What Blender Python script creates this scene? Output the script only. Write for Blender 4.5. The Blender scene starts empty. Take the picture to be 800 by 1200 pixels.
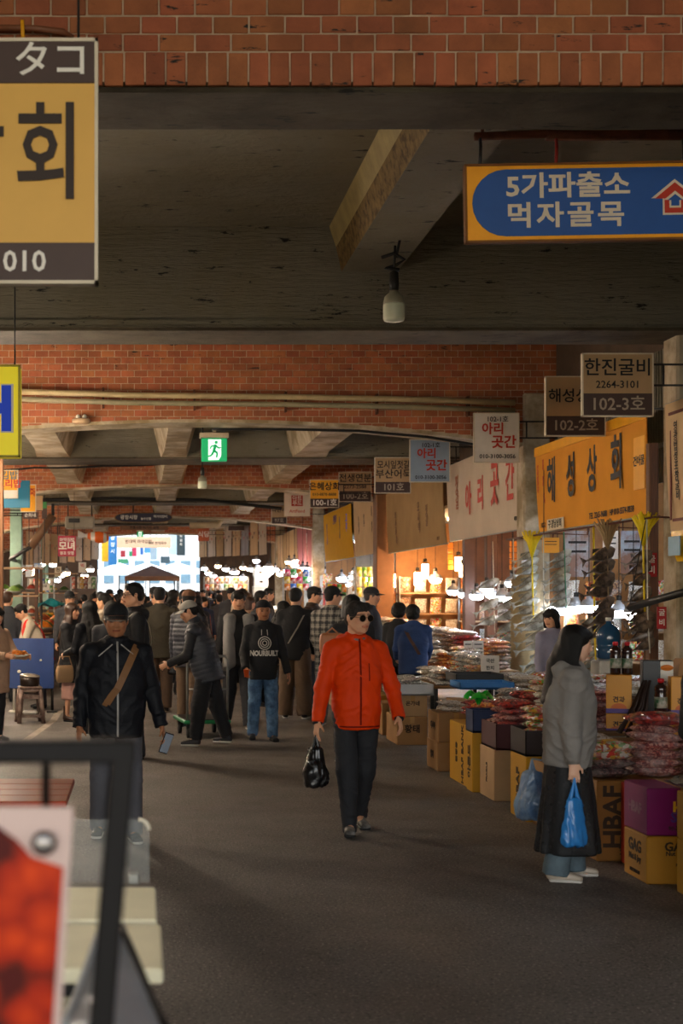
import bpy, bmesh, math, random
import numpy as np
from mathutils import Vector, Matrix, Euler

# ------------------------------------------------------------------ camera, sky, exposure
SC = bpy.context.scene
COL = SC.collection
EYE, FPX, VX, VY = 1.75, 1600.0, 165.0, 697.0      # eye height, focal length in px, vanishing point in the 800x1200 frame
cam_d = bpy.data.cameras.new('camera')
cam_d.sensor_fit = 'AUTO'; cam_d.sensor_width = 36.0; cam_d.lens = FPX / 1200.0 * 36.0
cam_d.shift_x = (400 - VX) / 1200.0
cam_d.shift_y = (VY - 600) / 1200.0
cam_d.clip_start = 0.05; cam_d.clip_end = 400
cam_d.dof.use_dof = True; cam_d.dof.focus_distance = 13.0; cam_d.dof.aperture_fstop = 3.6
CAM = bpy.data.objects.new('camera', cam_d); COL.objects.link(CAM)
CAM.location = (0, 0, EYE); CAM.rotation_euler = (math.pi / 2, 0, 0)
SC.camera = CAM

W = bpy.data.worlds.new('sky'); SC.world = W; W.use_nodes = True
nt = W.node_tree; nt.nodes.clear()
wo = nt.nodes.new('ShaderNodeOutputWorld'); wb = nt.nodes.new('ShaderNodeBackground'); ws = nt.nodes.new('ShaderNodeTexSky')
ws.sky_type = 'HOSEK_WILKIE'; ws.turbidity = 9.0; ws.ground_albedo = 0.4; ws.sun_direction = (-0.2, -0.3, 0.9)
wb.inputs['Strength'].default_value = 15.0
nt.links.new(ws.outputs[0], wb.inputs[0]); nt.links.new(wb.outputs[0], wo.inputs[0])
SC.view_settings.view_transform = 'Standard'; SC.view_settings.look = 'None'
SC.view_settings.gamma = 1.0; SC.view_settings.use_curve_mapping = False
SC.view_settings.exposure = 0.38
SC.cycles.use_denoising = True
SC.cycles.sample_clamp_indirect = 4.0
SC.cycles.max_bounces = 7; SC.cycles.diffuse_bounces = 4; SC.cycles.glossy_bounces = 3
SC.cycles.transmission_bounces = 4; SC.cycles.transparent_max_bounces = 8
SC.cycles.caustics_reflective = False; SC.cycles.caustics_refractive = False
random.seed(7); RNG = np.random.default_rng(7)

# ------------------------------------------------------------------ small helpers
PI = math.pi
def R(d): return math.radians(d)
def at(x, y, Y):                                    # a point of the street seen at photo pixel (x, y) at distance Y
    return Vector(((x - VX) * Y / FPX, Y, EYE + (VY - y) * Y / FPX))
def px(x, Y): return (x - VX) * Y / FPX
def pz(y, Y): return EYE + (VY - y) * Y / FPX
def lin(h):
    h = h.lstrip('#'); c = [int(h[i:i + 2], 16) / 255 for i in (0, 2, 4)]
    return tuple((v / 12.92 if v <= .04045 else ((v + .055) / 1.055) ** 2.4) for v in c) + (1.0,)
def tag(o, label=None, cat=None, group=None, kind=None):
    if label: o['label'] = label
    if cat: o['category'] = cat
    if group: o['group'] = group
    if kind: o['kind'] = kind
    return o
def empty(name, loc, rz=0, label=None, cat=None, group=None, kind=None):
    o = bpy.data.objects.new(name, None); COL.objects.link(o); o.empty_display_size = .1
    o.location = loc; o.rotation_euler = (0, 0, rz)
    return tag(o, label, cat, group, kind)
def link(name, me, parent=None, loc=(0, 0, 0), rot=None):
    o = bpy.data.objects.new(name, me); COL.objects.link(o)
    o.location = loc
    if rot is not None: o.rotation_euler = rot
    if parent: o.parent = parent
    return o
def copy_tree(o, parent=None):
    c = o.copy(); COL.objects.link(c)
    if parent: c.parent = parent
    for ch in list(o.children): copy_tree(ch, c)
    return c

# ------------------------------------------------------------------ materials
MATS = {}
def M(name, col=None, rough=.7, var=.12, vs=5.0, bump=0.0, bs=30.0, metal=0.0, spec=.4, orand=0.0, emit=0.0, ecol=None,
      col2=None, c2s=None, c2t=.5, alpha=1.0, trans=0.0, coat=0.0, isl=0.0, stretch=None, sheen=0.0, dirt=0.0, world=False, flecks=0.0, b2=0.0):
    """plain procedural surface: colour with two-scale noise variation, optional second colour in patches, bump, per-object tint"""
    if name in MATS: return MATS[name]
    m = bpy.data.materials.new(name); m.use_nodes = True; t = m.node_tree; N = t.nodes; L = t.links
    b = N['Principled BSDF']
    c = lin(col)
    tc = N.new('ShaderNodeTexCoord'); vec = tc.outputs['Object']
    if world: vec = N.new('ShaderNodeNewGeometry').outputs['Position']
    raw = vec
    if stretch:
        mp = N.new('ShaderNodeMapping'); mp.inputs['Scale'].default_value = stretch; L.new(vec, mp.inputs[0]); vec = mp.outputs[0]
    def noise(s, det=4, rgh=.6):
        n = N.new('ShaderNodeTexNoise'); n.inputs['Scale'].default_value = s; n.inputs['Detail'].default_value = det
        n.inputs['Roughness'].default_value = rgh; L.new(vec, n.inputs['Vector']); return n
    def mix(a, bb, f, mode='MIX'):
        x = N.new('ShaderNodeMix'); x.data_type = 'RGBA'; x.blend_type = mode
        for sock, v in ((x.inputs[0], f), (x.inputs[6], a), (x.inputs[7], bb)):
            if isinstance(v, (int, float)): sock.default_value = v
            elif isinstance(v, tuple): sock.default_value = v
            else: L.new(v, sock)
        return x.outputs[2]
    def ramp(v, a, bb):
        r = N.new('ShaderNodeMapRange'); r.inputs[1].default_value = a; r.inputs[2].default_value = bb; L.new(v, r.inputs[0]); return r.outputs[0]
    cur = c
    if col2:
        cur = mix(c, lin(col2), ramp(noise(c2s or 3, 5, .65).outputs[0], c2t - .08, c2t + .08))
    if var > 0:
        f = ramp(noise(vs).outputs[0], .3, .7)
        hsv = N.new('ShaderNodeHueSaturation'); 
        mr = N.new('ShaderNodeMapRange'); mr.inputs[3].default_value = 1 - var; mr.inputs[4].default_value = 1 + var
        L.new(f, mr.inputs[0]); L.new(mr.outputs[0], hsv.inputs['Value'])
        if isinstance(cur, tuple): hsv.inputs['Color'].default_value = cur
        else: L.new(cur, hsv.inputs['Color'])
        cur = hsv.outputs[0]
    if dirt > 0:
        cur = mix(cur, (.02, .016, .012, 1), (lambda v: v)(ramp(noise(1.7, 8, .75).outputs[0], .52, .52 + .5 / dirt)))
    if flecks > 0:
        fm = N.new('ShaderNodeMapping'); fm.inputs['Scale'].default_value = (.35, 1, 1.6); L.new(raw, fm.inputs[0])
        fn = N.new('ShaderNodeTexNoise'); fn.inputs['Scale'].default_value = 9; fn.inputs['Detail'].default_value = 6; fn.inputs['Roughness'].default_value = .72; L.new(fm.outputs[0], fn.inputs['Vector'])
        cur = mix(cur, (.012, .010, .008, 1), ramp(fn.outputs[0], .61, .65))
    if orand or isl:
        src = N.new('ShaderNodeObjectInfo').outputs['Random'] if orand else N.new('ShaderNodeNewGeometry').outputs['Random Per Island']
        a = orand or isl
        hsv = N.new('ShaderNodeHueSaturation'); mr = N.new('ShaderNodeMapRange'); mr.inputs[3].default_value = 1 - a; mr.inputs[4].default_value = 1 + a
        mh = N.new('ShaderNodeMapRange'); mh.inputs[3].default_value = .5 - a * .035; mh.inputs[4].default_value = .5 + a * .035
        L.new(src, mr.inputs[0]); L.new(mr.outputs[0], hsv.inputs['Value'])
        ml = N.new('ShaderNodeMath'); ml.operation = 'MULTIPLY'; ml.inputs[1].default_value = 7.31; L.new(src, ml.inputs[0])
        fr = N.new('ShaderNodeMath'); fr.operation = 'FRACT'; L.new(ml.outputs[0], fr.inputs[0]); L.new(fr.outputs[0], mh.inputs[0]); L.new(mh.outputs[0], hsv.inputs['Hue'])
        if isinstance(cur, tuple): hsv.inputs['Color'].default_value = cur
        else: L.new(cur, hsv.inputs['Color'])
        cur = hsv.outputs[0]
    if isinstance(cur, tuple): b.inputs['Base Color'].default_value = cur
    else: L.new(cur, b.inputs['Base Color'])
    b.inputs['Roughness'].default_value = rough; b.inputs['Metallic'].default_value = metal
    b.inputs['Specular IOR Level'].default_value = spec
    if coat: b.inputs['Coat Weight'].default_value = coat; b.inputs['Coat Roughness'].default_value = .12
    if sheen: b.inputs['Sheen Weight'].default_value = sheen
    if alpha < 1: b.inputs['Alpha'].default_value = alpha
    if trans: b.inputs['Transmission Weight'].default_value = trans
    if emit:
        b.inputs['Emission Color'].default_value = lin(ecol or col); b.inputs['Emission Strength'].default_value = emit
    if bump:
        bp = N.new('ShaderNodeBump'); bp.inputs['Strength'].default_value = min(1, bump); bp.inputs['Distance'].default_value = .02 * max(1, bump)
        L.new(noise(bs, 5, .6).outputs[0], bp.inputs['Height'])
        if b2:
            bq = N.new('ShaderNodeBump'); bq.inputs['Strength'].default_value = 1; bq.inputs['Distance'].default_value = b2
            sm = N.new('ShaderNodeMapping'); sm.inputs['Scale'].default_value = (.5, 1, 5); L.new(raw, sm.inputs[0]); sn = N.new('ShaderNodeTexNoise'); sn.inputs['Scale'].default_value = 7; sn.inputs['Detail'].default_value = 8; sn.inputs['Roughness'].default_value = .7; L.new(sm.outputs[0], sn.inputs['Vector'])
            L.new(sn.outputs[0], bq.inputs['Height']); L.new(bp.outputs[0], bq.inputs['Normal']); L.new(bq.outputs[0], b.inputs['Normal'])
        else: L.new(bp.outputs[0], b.inputs['Normal'])
    MATS[name] = m; return m

# ------------------------------------------------------------------ mesh builder
class MB:
    def __init__(s): s.v = []; s.f = []; s.m = []; s.sm = []
    def add(s, vs, fs, mi=0, smooth=False):
        n = len(s.v); s.v.extend([tuple(v) for v in vs]); s.f.extend([tuple(i + n for i in f) for f in fs])
        s.m.extend([mi] * len(fs)); s.sm.extend([smooth] * len(fs)); return s
    def box(s, c, d, rot=None, mi=0, taper=1.0):
        hx, hy, hz = d[0] / 2, d[1] / 2, d[2] / 2
        vs = [Vector((x * hx * (taper if z > 0 else 1), y * hy * (taper if z > 0 else 1), z * hz)) for z in (-1, 1) for y in (-1, 1) for x in (-1, 1)]
        if rot is not None:
            mt = rot if isinstance(rot, Matrix) else Euler(rot).to_matrix(); vs = [mt @ v for v in vs]
        c = Vector(c)
        return s.add([v + c for v in vs], [(0, 2, 3, 1), (4, 5, 7, 6), (0, 1, 5, 4), (2, 6, 7, 3), (0, 4, 6, 2), (1, 3, 7, 5)], mi)
    def bbox(s, c, d, b=.005, rot=None, mi=0):      # box with chamfered edges
        h = [k / 2 for k in d]; vs = []; ix = {}
        for sx in (-1, 1):
            for sy in (-1, 1):
                for sz in (-1, 1):
                    for ax in range(3):
                        p = [sx * (h[0] - b), sy * (h[1] - b), sz * (h[2] - b)]; p[ax] = (sx, sy, sz)[ax] * h[ax]
                        ix[(sx, sy, sz, ax)] = len(vs); vs.append(Vector(p))
        fs = []
        for ax in range(3):
            o = [k for k in range(3) if k != ax]
            for sg in (-1, 1):
                q = []
                for a, bb in ((-1, -1), (1, -1), (1, 1), (-1, 1)):
                    k = [0, 0, 0]; k[ax] = sg; k[o[0]] = a; k[o[1]] = bb; q.append(ix[(*k, ax)])
                fs.append(q)
        for ax in range(3):                          # edges along ax
            o = [k for k in range(3) if k != ax]
            for a in (-1, 1):
                for bb in (-1, 1):
                    k0 = [0, 0, 0]; k0[ax] = -1; k0[o[0]] = a; k0[o[1]] = bb; k1 = list(k0); k1[ax] = 1
                    fs.append([ix[(*k0, o[0])], ix[(*k1, o[0])], ix[(*k1, o[1])], ix[(*k0, o[1])]])
        for sx in (-1, 1):
            for sy in (-1, 1):
                for sz in (-1, 1): fs.append([ix[(sx, sy, sz, k)] for k in range(3)])
        if rot is not None:
            mt = rot if isinstance(rot, Matrix) else Euler(rot).to_matrix(); vs = [mt @ v for v in vs]
        c = Vector(c); vs = [v + c for v in vs]
        out = []
        for f in fs:                                 # face outward
            ps = [vs[i] for i in f]; n = (ps[1] - ps[0]).cross(ps[2] - ps[0]); ctr = sum(ps, Vector()) / len(ps)
            out.append(f if n.dot(ctr - c) > 0 else f[::-1])
        return s.add(vs, out, mi)
    def tube(s, pts, r, n=8, mi=0, cap=True, smooth=True, flat=1.0):
        pts = [Vector(p) for p in pts]; k = len(pts); rr = r if isinstance(r, (list, tuple)) else [r] * k
        vs = []; prev = None
        for i, p in enumerate(pts):
            d = (pts[min(i + 1, k - 1)] - pts[max(i - 1, 0)])
            d = d.normalized() if d.length > 1e-9 else Vector((0, 0, 1))
            if prev is None:
                a = Vector((0, 0, 1)) if abs(d.z) < .9 else Vector((1, 0, 0))
                u = d.cross(a).normalized()
            else:
                u = (prev - d * prev.dot(d)); u = u.normalized() if u.length > 1e-6 else d.orthogonal().normalized()
            prev = u; w = d.cross(u)
            for j in range(n):
                an = 2 * PI * j / n; vs.append(p + (u * math.cos(an) + w * math.sin(an) * flat) * rr[i])
        fs = [(i * n + j, i * n + (j + 1) % n, (i + 1) * n + (j + 1) % n, (i + 1) * n + j) for i in range(k - 1) for j in range(n)]
        if cap: fs += [tuple(range(n - 1, -1, -1)), tuple((k - 1) * n + j for j in range(n))]
        return s.add(vs, fs, mi, smooth)
    def lathe(s, c, prof, n=16, mi=0, sx=1.0, sy=1.0, smooth=True):
        c = Vector(c); k = len(prof)
        vs = [c + Vector((r * math.cos(2 * PI * j / n) * sx, r * math.sin(2 * PI * j / n) * sy, z)) for r, z in prof for j in range(n)]
        fs = [(i * n + j, i * n + (j + 1) % n, (i + 1) * n + (j + 1) % n, (i + 1) * n + j) for i in range(k - 1) for j in range(n)]
        fs += [tuple(range(n - 1, -1, -1)), tuple((k - 1) * n + j for j in range(n))]
        return s.add(vs, fs, mi, smooth)
    def ball(s, c, r, n=10, m=7, mi=0, rot=None):
        c = Vector(c); r = (r, r, r) if isinstance(r, (int, float)) else r; vs = []
        mt = Euler(rot).to_matrix() if rot else None
        for i in range(1, m):
            th = PI * i / m
            for j in range(n):
                a = 2 * PI * j / n; vs.append(Vector((r[0] * math.sin(th) * math.cos(a), r[1] * math.sin(th) * math.sin(a), -r[2] * math.cos(th))))
        vs += [Vector((0, 0, -r[2])), Vector((0, 0, r[2]))]
        if mt: vs = [mt @ v for v in vs]
        b = len(vs) - 2
        fs = [(i * n + j, i * n + (j + 1) % n, (i + 1) * n + (j + 1) % n, (i + 1) * n + j) for i in range(m - 2) for j in range(n)]
        fs += [(b, (j + 1) % n, j) for j in range(n)] + [(b + 1, (m - 2) * n + j, (m - 2) * n + (j + 1) % n) for j in range(n)]
        return s.add([v + c for v in vs], fs, mi, True)
    def prism(s, poly, y0, y1, mi=0):                # polygon in XZ pushed from y0 to y1
        n = len(poly); vs = [(x, y0, z) for x, z in poly] + [(x, y1, z) for x, z in poly]
        ar = sum(poly[i][0] * poly[(i + 1) % n][1] - poly[(i + 1) % n][0] * poly[i][1] for i in range(n))
        fs = [tuple(range(n)), tuple(range(2 * n - 1, n - 1, -1))] + [(i, i + n, (i + 1) % n + n, (i + 1) % n) for i in range(n)]
        if ar < 0: fs = [f[::-1] for f in fs]
        return s.add(vs, fs, mi)
    def grid(s, P, mi=0, smooth=True, close_u=False):  # P[i][j] points
        a, b = len(P), len(P[0]); vs = [p for r in P for p in r]
        fs = [(i * b + j, i * b + (j + 1) % b, (i + 1) * b + (j + 1) % b, (i + 1) * b + j) for i in range(a - 1) for j in range(b if close_u else b - 1)]
        return s.add(vs, fs, mi, smooth)
    def mesh(s, name, mats):
        me = bpy.data.meshes.new(name); me.from_pydata(s.v, [], s.f)
        for m in (mats if isinstance(mats, (list, tuple)) else [mats]): me.materials.append(m)
        me.polygons.foreach_set('material_index', s.m); me.polygons.foreach_set('use_smooth', s.sm); me.update(); return me
    def build(s, name, mats, parent=None, loc=(0, 0, 0), rot=None): return link(name, s.mesh(name, mats), parent, loc, rot)

TXC = {}
TSC = bpy.data.scenes.new('type_setting')            # scratch scene in which lettering is turned into meshes
def text_mesh(txt, size, off=0.0, ext=.0015, sx=1.0, align='CENTER', shear=0.0, space=1.0):
    key = (txt, round(size, 4), off, ext, sx, align, shear, space)
    if key in TXC: return TXC[key].copy()
    cu = bpy.data.curves.new('lettering', 'FONT'); cu.body = txt; cu.size = size; cu.extrude = ext; cu.offset = off * size
    cu.align_x = align; cu.align_y = 'CENTER'; cu.resolution_u = 2; cu.shear = shear; cu.space_character = space
    o = bpy.data.objects.new('lettering', cu); TSC.collection.objects.link(o)
    vl = TSC.view_layers[0]; vl.update()
    me = bpy.data.meshes.new_from_object(o.evaluated_get(vl.depsgraph))
    bpy.data.objects.remove(o); bpy.data.curves.remove(cu)
    if sx != 1.0:
        for v in me.vertices: v.co.x *= sx
    me.name = 'lettering'; TXC[key] = me; return me.copy()
def put_text(parent, txt, loc, size, mat, rot=(PI / 2, 0, 0), off=.02, sx=1.0, ext=.0015, align='CENTER', name='lettering', space=1.0, shear=0.0):
    me = text_mesh(txt, size, off, ext, sx, align, shear, space)
    me.materials.clear(); me.materials.append(mat)
    return link(name, me, parent, loc, rot)

# ------------------------------------------------------------------ signed-distance modelling (bodies, clothes, soft goods)
def vnoise(p, seed=0):                               # smooth value noise of (n,3) points, -1..1
    p = np.asarray(p, dtype=np.float64); i = np.floor(p).astype(np.int64); f = p - i; f = f * f * (3 - 2 * f)
    def h(a, b, c):
        n = (a * 374761393 + b * 668265263 + c * 2147483647 + seed * 974711) & 0x7fffffff
        n = ((n ^ (n >> 13)) * 1274126177) & 0x7fffffff; return ((n ^ (n >> 16)) & 0xffff) / 32767.5 - 1
    r = 0
    for dx in (0, 1):
        for dy in (0, 1):
            for dz in (0, 1):
                w = (f[:, 0] if dx else 1 - f[:, 0]) * (f[:, 1] if dy else 1 - f[:, 1]) * (f[:, 2] if dz else 1 - f[:, 2])
                r = r + w * h(i[:, 0] + dx, i[:, 1] + dy, i[:, 2] + dz)
    return r
def V3(v): return np.array([v[0], v[1], v[2]], dtype=np.float64)

class SDF:
    """a list of soft primitives; each is a segment a-b with elliptic cross sections (ru, rv) in the frame (u, v)"""
    def __init__(s): s.pr = []; s.cl = []
    def seg(s, a, b, ra, rb, u=None, v=None, k=.02, n=2.0, neg=False, flat=False):
        a, b = V3(a), V3(b); ra = (ra, ra) if np.isscalar(ra) else ra; rb = (rb, rb) if np.isscalar(rb) else rb
        w = b - a; L = np.linalg.norm(w); w = w / L if L > 1e-6 else np.array([0, 0, 1.0])
        if u is None:
            u = np.cross(w, [0, 1, 0.0]);
            if np.linalg.norm(u) < .1: u = np.cross(w, [0, 0, 1.0])
        u = V3(u); u = u - w * u.dot(w); u /= np.linalg.norm(u); vv = np.cross(w, u)
        s.pr.append((a, w, L, u, vv, ra, rb, k, n, neg, flat)); return s
    def ell(s, c, r, frame=None, k=.01, neg=False):   # ellipsoid: r = (x, y, z) in frame columns
        c = V3(c); fr = np.eye(3) if frame is None else np.array(frame, dtype=np.float64)
        s.pr.append((c, fr[:, 2], 0.0, fr[:, 0], fr[:, 1], (r[0], r[1]), r[2], k, 2.0, neg, None)); return s
    def clip(s, p, nrm): s.cl.append((V3(p), V3(nrm))); return s   # keep the side against nrm
    def build(s, q, disp=None, smooth=1):
        lo = np.full(3, 1e9); hi = -lo
        for (a, w, L, u, v, ra, rb, k, n, neg, flat) in s.pr:
            if neg: continue
            r = max(ra[0], ra[1], rb) if flat is None else max(*ra, *rb)
            for e in (a, a + w * L): lo = np.minimum(lo, e - r - .015); hi = np.maximum(hi, e + r + .015)
        lo -= 2 * q; hi += 2 * q; dim = np.ceil((hi - lo) / q).astype(int) + 1
        F = np.full(dim, .2, dtype=np.float32); ax = [lo[i] + q * np.arange(dim[i]) for i in range(3)]
        for (a, w, L, u, v, ra, rb, k, n, neg, flat) in s.pr:
            r = (max(ra[0], ra[1], rb) if flat is None else max(*ra, *rb)) + k * 1.3 + 2.5 * q
            e0 = np.minimum(a, a + w * L) - r; e1 = np.maximum(a, a + w * L) + r
            i0 = np.clip(np.floor((e0 - lo) / q).astype(int), 0, dim); i1 = np.clip(np.ceil((e1 - lo) / q).astype(int) + 1, 0, dim)
            if np.any(i1 <= i0): continue
            X = ax[0][i0[0]:i1[0], None, None] - a[0]; Yy = ax[1][None, i0[1]:i1[1], None] - a[1]; Z = ax[2][None, None, i0[2]:i1[2]] - a[2]
            tw = X * w[0] + Yy * w[1] + Z * w[2]
            if flat is None:
                k0 = np.sqrt(((X * u[0] + Yy * u[1] + Z * u[2]) / ra[0]) ** 2 + ((X * v[0] + Yy * v[1] + Z * v[2]) / ra[1]) ** 2 + (tw / rb) ** 2)
                d = (k0 - 1) * min(ra[0], ra[1], rb)
            else:
                t = np.clip(tw / L, 0, 1) if L > 1e-6 else tw * 0
                Ru = ra[0] + (rb[0] - ra[0]) * t; Rv = ra[1] + (rb[1] - ra[1]) * t; qw = tw - t * L
                qu = np.abs(X * u[0] + Yy * u[1] + Z * u[2]) / Ru; qv = np.abs(X * v[0] + Yy * v[1] + Z * v[2]) / Rv
                mn = np.minimum(Ru, Rv)
                if n == 2.0: k0 = np.sqrt(qu * qu + qv * qv + (qw / mn) ** 2)
                else: k0 = (qu ** n + qv ** n + (np.abs(qw) / mn) ** n) ** (1 / n)
                d = (k0 - 1) * mn
                if flat: d = np.maximum(d, np.maximum(tw - L, -tw) if flat == 2 else tw - L)
            d = d.astype(np.float32)
            S = F[i0[0]:i1[0], i0[1]:i1[1], i0[2]:i1[2]]
            if neg: S[...] = np.maximum(S, -d)
            else:
                h = np.maximum(k - np.abs(S - d), 0) / max(k, 1e-6); S[...] = np.minimum(S, d) - h * h * k * .25
        for p, nr in s.cl:
            F = np.maximum(F, ((ax[0][:, None, None] - p[0]) * nr[0] + (ax[1][None, :, None] - p[1]) * nr[1] + (ax[2][None, None, :] - p[2]) * nr[2]).astype(np.float32))
        vs, fs = surface_nets(F, lo, q)
        return vs, fs
def surface_nets(F, lo, q):
    ins = F < 0; d = F.shape
    c = ins[:-1, :-1, :-1].astype(np.int8)
    for dx in (0, 1):
        for dy in (0, 1):
            for dz in (0, 1):
                if dx + dy + dz: c = c + ins[dx:d[0] - 1 + dx, dy:d[1] - 1 + dy, dz:d[2] - 1 + dz]
    act = (c > 0) & (c < 8); idx = np.full(act.shape, -1, dtype=np.int64); cells = np.argwhere(act); idx[act] = np.arange(len(cells))
    if len(cells) == 0: return np.zeros((0, 3)), np.zeros((0, 4), int)
    acc = np.zeros((len(cells), 3)); cnt = np.zeros(len(cells)); off = [(x, y, z) for x in (0, 1) for y in (0, 1) for z in (0, 1)]
    val = {o: F[cells[:, 0] + o[0], cells[:, 1] + o[1], cells[:, 2] + o[2]].astype(np.float64) for o in off}
    for o in off:
        for a in range(3):
            if o[a]: continue
            p = list(o); p[a] = 1; va, vb = val[o], val[tuple(p)]; x = (va < 0) != (vb < 0)
            t = np.where(x, va / np.where(np.abs(va - vb) < 1e-12, 1, va - vb), 0)
            for b in range(3): acc[:, b] += np.where(x, t if b == a else o[b], 0)
            cnt += x
    vs = lo + q * (cells + acc / np.maximum(cnt, 1)[:, None]); fs = []
    for a in range(3):
        b, e = (a + 1) % 3, (a + 2) % 3
        s0 = [slice(1, None)] * 3; s0[a] = slice(0, -1); s1 = list(s0); s1[a] = slice(1, None); s0 = [slice(1, x - 1) for x in d]; s1 = list(s0); s0[a] = slice(0, d[a] - 1); s1[a] = slice(1, d[a])
        A, Bq = ins[tuple(s0)], ins[tuple(s1)]; e0 = np.argwhere(A != Bq)
        if len(e0) == 0: continue
        base = e0.copy(); base[:, b] += 1; base[:, e] += 1; fl = A[e0[:, 0], e0[:, 1], e0[:, 2]]
        def g(db, de):
            k = base.copy(); k[:, b] -= db; k[:, e] -= de; return idx[k[:, 0], k[:, 1], k[:, 2]]
        Q = np.stack([g(1, 1), g(0, 1), g(0, 0), g(1, 0)], 1); Q[~fl] = Q[~fl][:, ::-1]; fs.append(Q)
    return vs, np.concatenate(fs)
def relax(vs, fs, it=1, lam=.5):
    for _ in range(it):
        acc = np.zeros_like(vs); cnt = np.zeros(len(vs))
        for i in range(4):
            j = (i + 1) % 4; np.add.at(acc, fs[:, i], vs[fs[:, j]]); np.add.at(cnt, fs[:, i], 1)
            np.add.at(acc, fs[:, j], vs[fs[:, i]]); np.add.at(cnt, fs[:, j], 1)
        vs = vs + lam * (acc / np.maximum(cnt, 1)[:, None] - vs)
    return vs
def vnormals(vs, fs):
    n = np.cross(vs[fs[:, 2]] - vs[fs[:, 0]], vs[fs[:, 3]] - vs[fs[:, 1]]); N = np.zeros_like(vs)
    for i in range(4): np.add.at(N, fs[:, i], n)
    return N / np.maximum(np.linalg.norm(N, axis=1), 1e-9)[:, None]
def wrinkle(vs, fs, amp, sc=(14, 14, 30), seed=0):
    """soft cloth folds: bent ridges of low frequency that fade in and out, pushed along the normals"""
    N = vnormals(vs, fs); sc = np.array(sc) * .8; a = .7 if seed % 2 else -.7; p = vs.copy()
    p += .05 * np.stack([vnoise(vs * 6 + k * 9.1 + seed, seed + k) for k in range(3)], 1)
    q = np.stack([p[:, 0], p[:, 1], p[:, 2] + a * np.abs(p[:, 0])], 1)
    n1 = vnoise(q * sc + seed * 3.7, seed); n2 = vnoise(p * sc * np.array((1.2, 1.2, .45)) + 11, seed + 5); mk = .55 + .45 * vnoise(vs * 5.5 + 3.1 * seed, seed + 9)
    ridge = (1 - np.abs(n1) / .5).clip(-.6, 1); return vs + N * (amp * mk * (ridge * 1.0 + n2 * .7))[:, None]
def np_mesh(name, vs, fs, mat, smooth=True, cols=None):
    me = bpy.data.meshes.new(name); me.vertices.add(len(vs)); me.vertices.foreach_set('co', np.asarray(vs, dtype=np.float32).ravel())
    me.loops.add(len(fs) * 4); me.loops.foreach_set('vertex_index', np.asarray(fs, dtype=np.int32).ravel())
    me.polygons.add(len(fs)); me.polygons.foreach_set('loop_start', np.arange(0, len(fs) * 4, 4, dtype=np.int32))
    me.polygons.foreach_set('use_smooth', np.full(len(fs), smooth)); me.update(calc_edges=True)
    if cols is not None:
        a = me.color_attributes.new('Col', 'FLOAT_COLOR', 'POINT'); c4 = np.ones((len(vs), 4), dtype=np.float32); c4[:, :3] = cols; a.data.foreach_set('color', c4.ravel())
    for m in (mat if isinstance(mat, (list, tuple)) else [mat]): me.materials.append(m)
    return me
# ------------------------------------------------------------------ the hall: floor, slab, beams, arches, columns, facades
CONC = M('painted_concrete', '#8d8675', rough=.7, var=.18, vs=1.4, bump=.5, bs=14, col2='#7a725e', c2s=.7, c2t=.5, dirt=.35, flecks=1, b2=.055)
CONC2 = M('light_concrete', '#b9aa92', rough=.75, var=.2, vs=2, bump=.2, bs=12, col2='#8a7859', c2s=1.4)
CONCD = M('dark_concrete', '#5c5242', rough=.8, var=.25, vs=1.8, bump=.5, bs=12, col2='#463c2e', c2s=1.2, flecks=1, b2=.04)  # darker mottled tone for the undersides of the beams
CREAM = M('cream_paint', '#a2905f', rough=.6, var=.2, vs=5, bump=.2, bs=20)
RUSTY = M('stained_paint', '#7a6238', rough=.8, var=.3, vs=14, bump=.5, bs=40, col2='#4c3a20', c2s=9, c2t=.55)
MORTAR = M('mortar', '#b49c84', rough=.9, var=.25, vs=8, bump=.2)
BRICK = M('brick', '#9c5936', rough=.7, var=.2, vs=5, orand=.2, bump=.3, bs=45, dirt=.75, world=True, flecks=1)
BRICKI = M('brick_joined', '#9c5936', rough=.7, var=.2, vs=5, isl=.2, bump=.3, bs=45, dirt=.6, world=True)
PIPE = M('pipe_paint', '#a8956f', rough=.5, var=.15, vs=6)
DARKM = M('dark_metal', '#1c1a18', rough=.5, var=.2); CABLE = M('black_cable', '#100e0d', rough=.6, var=.1)
STEEL = M('grey_steel', '#8b8c88', rough=.4, metal=.7, var=.15); RUST = M('rusty_steel', '#5a3320', rough=.8, var=.35, vs=12, bump=.3)
WHITEP = M('white_paint', '#d8d2c4', rough=.5, var=.08); WOOD = M('brown_wood', '#6b452a', rough=.6, var=.25, vs=6, stretch=(8, 8, .6))
GREENP = M('pale_green_paint', '#7f9a88', rough=.5, var=.12, vs=4)

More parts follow.
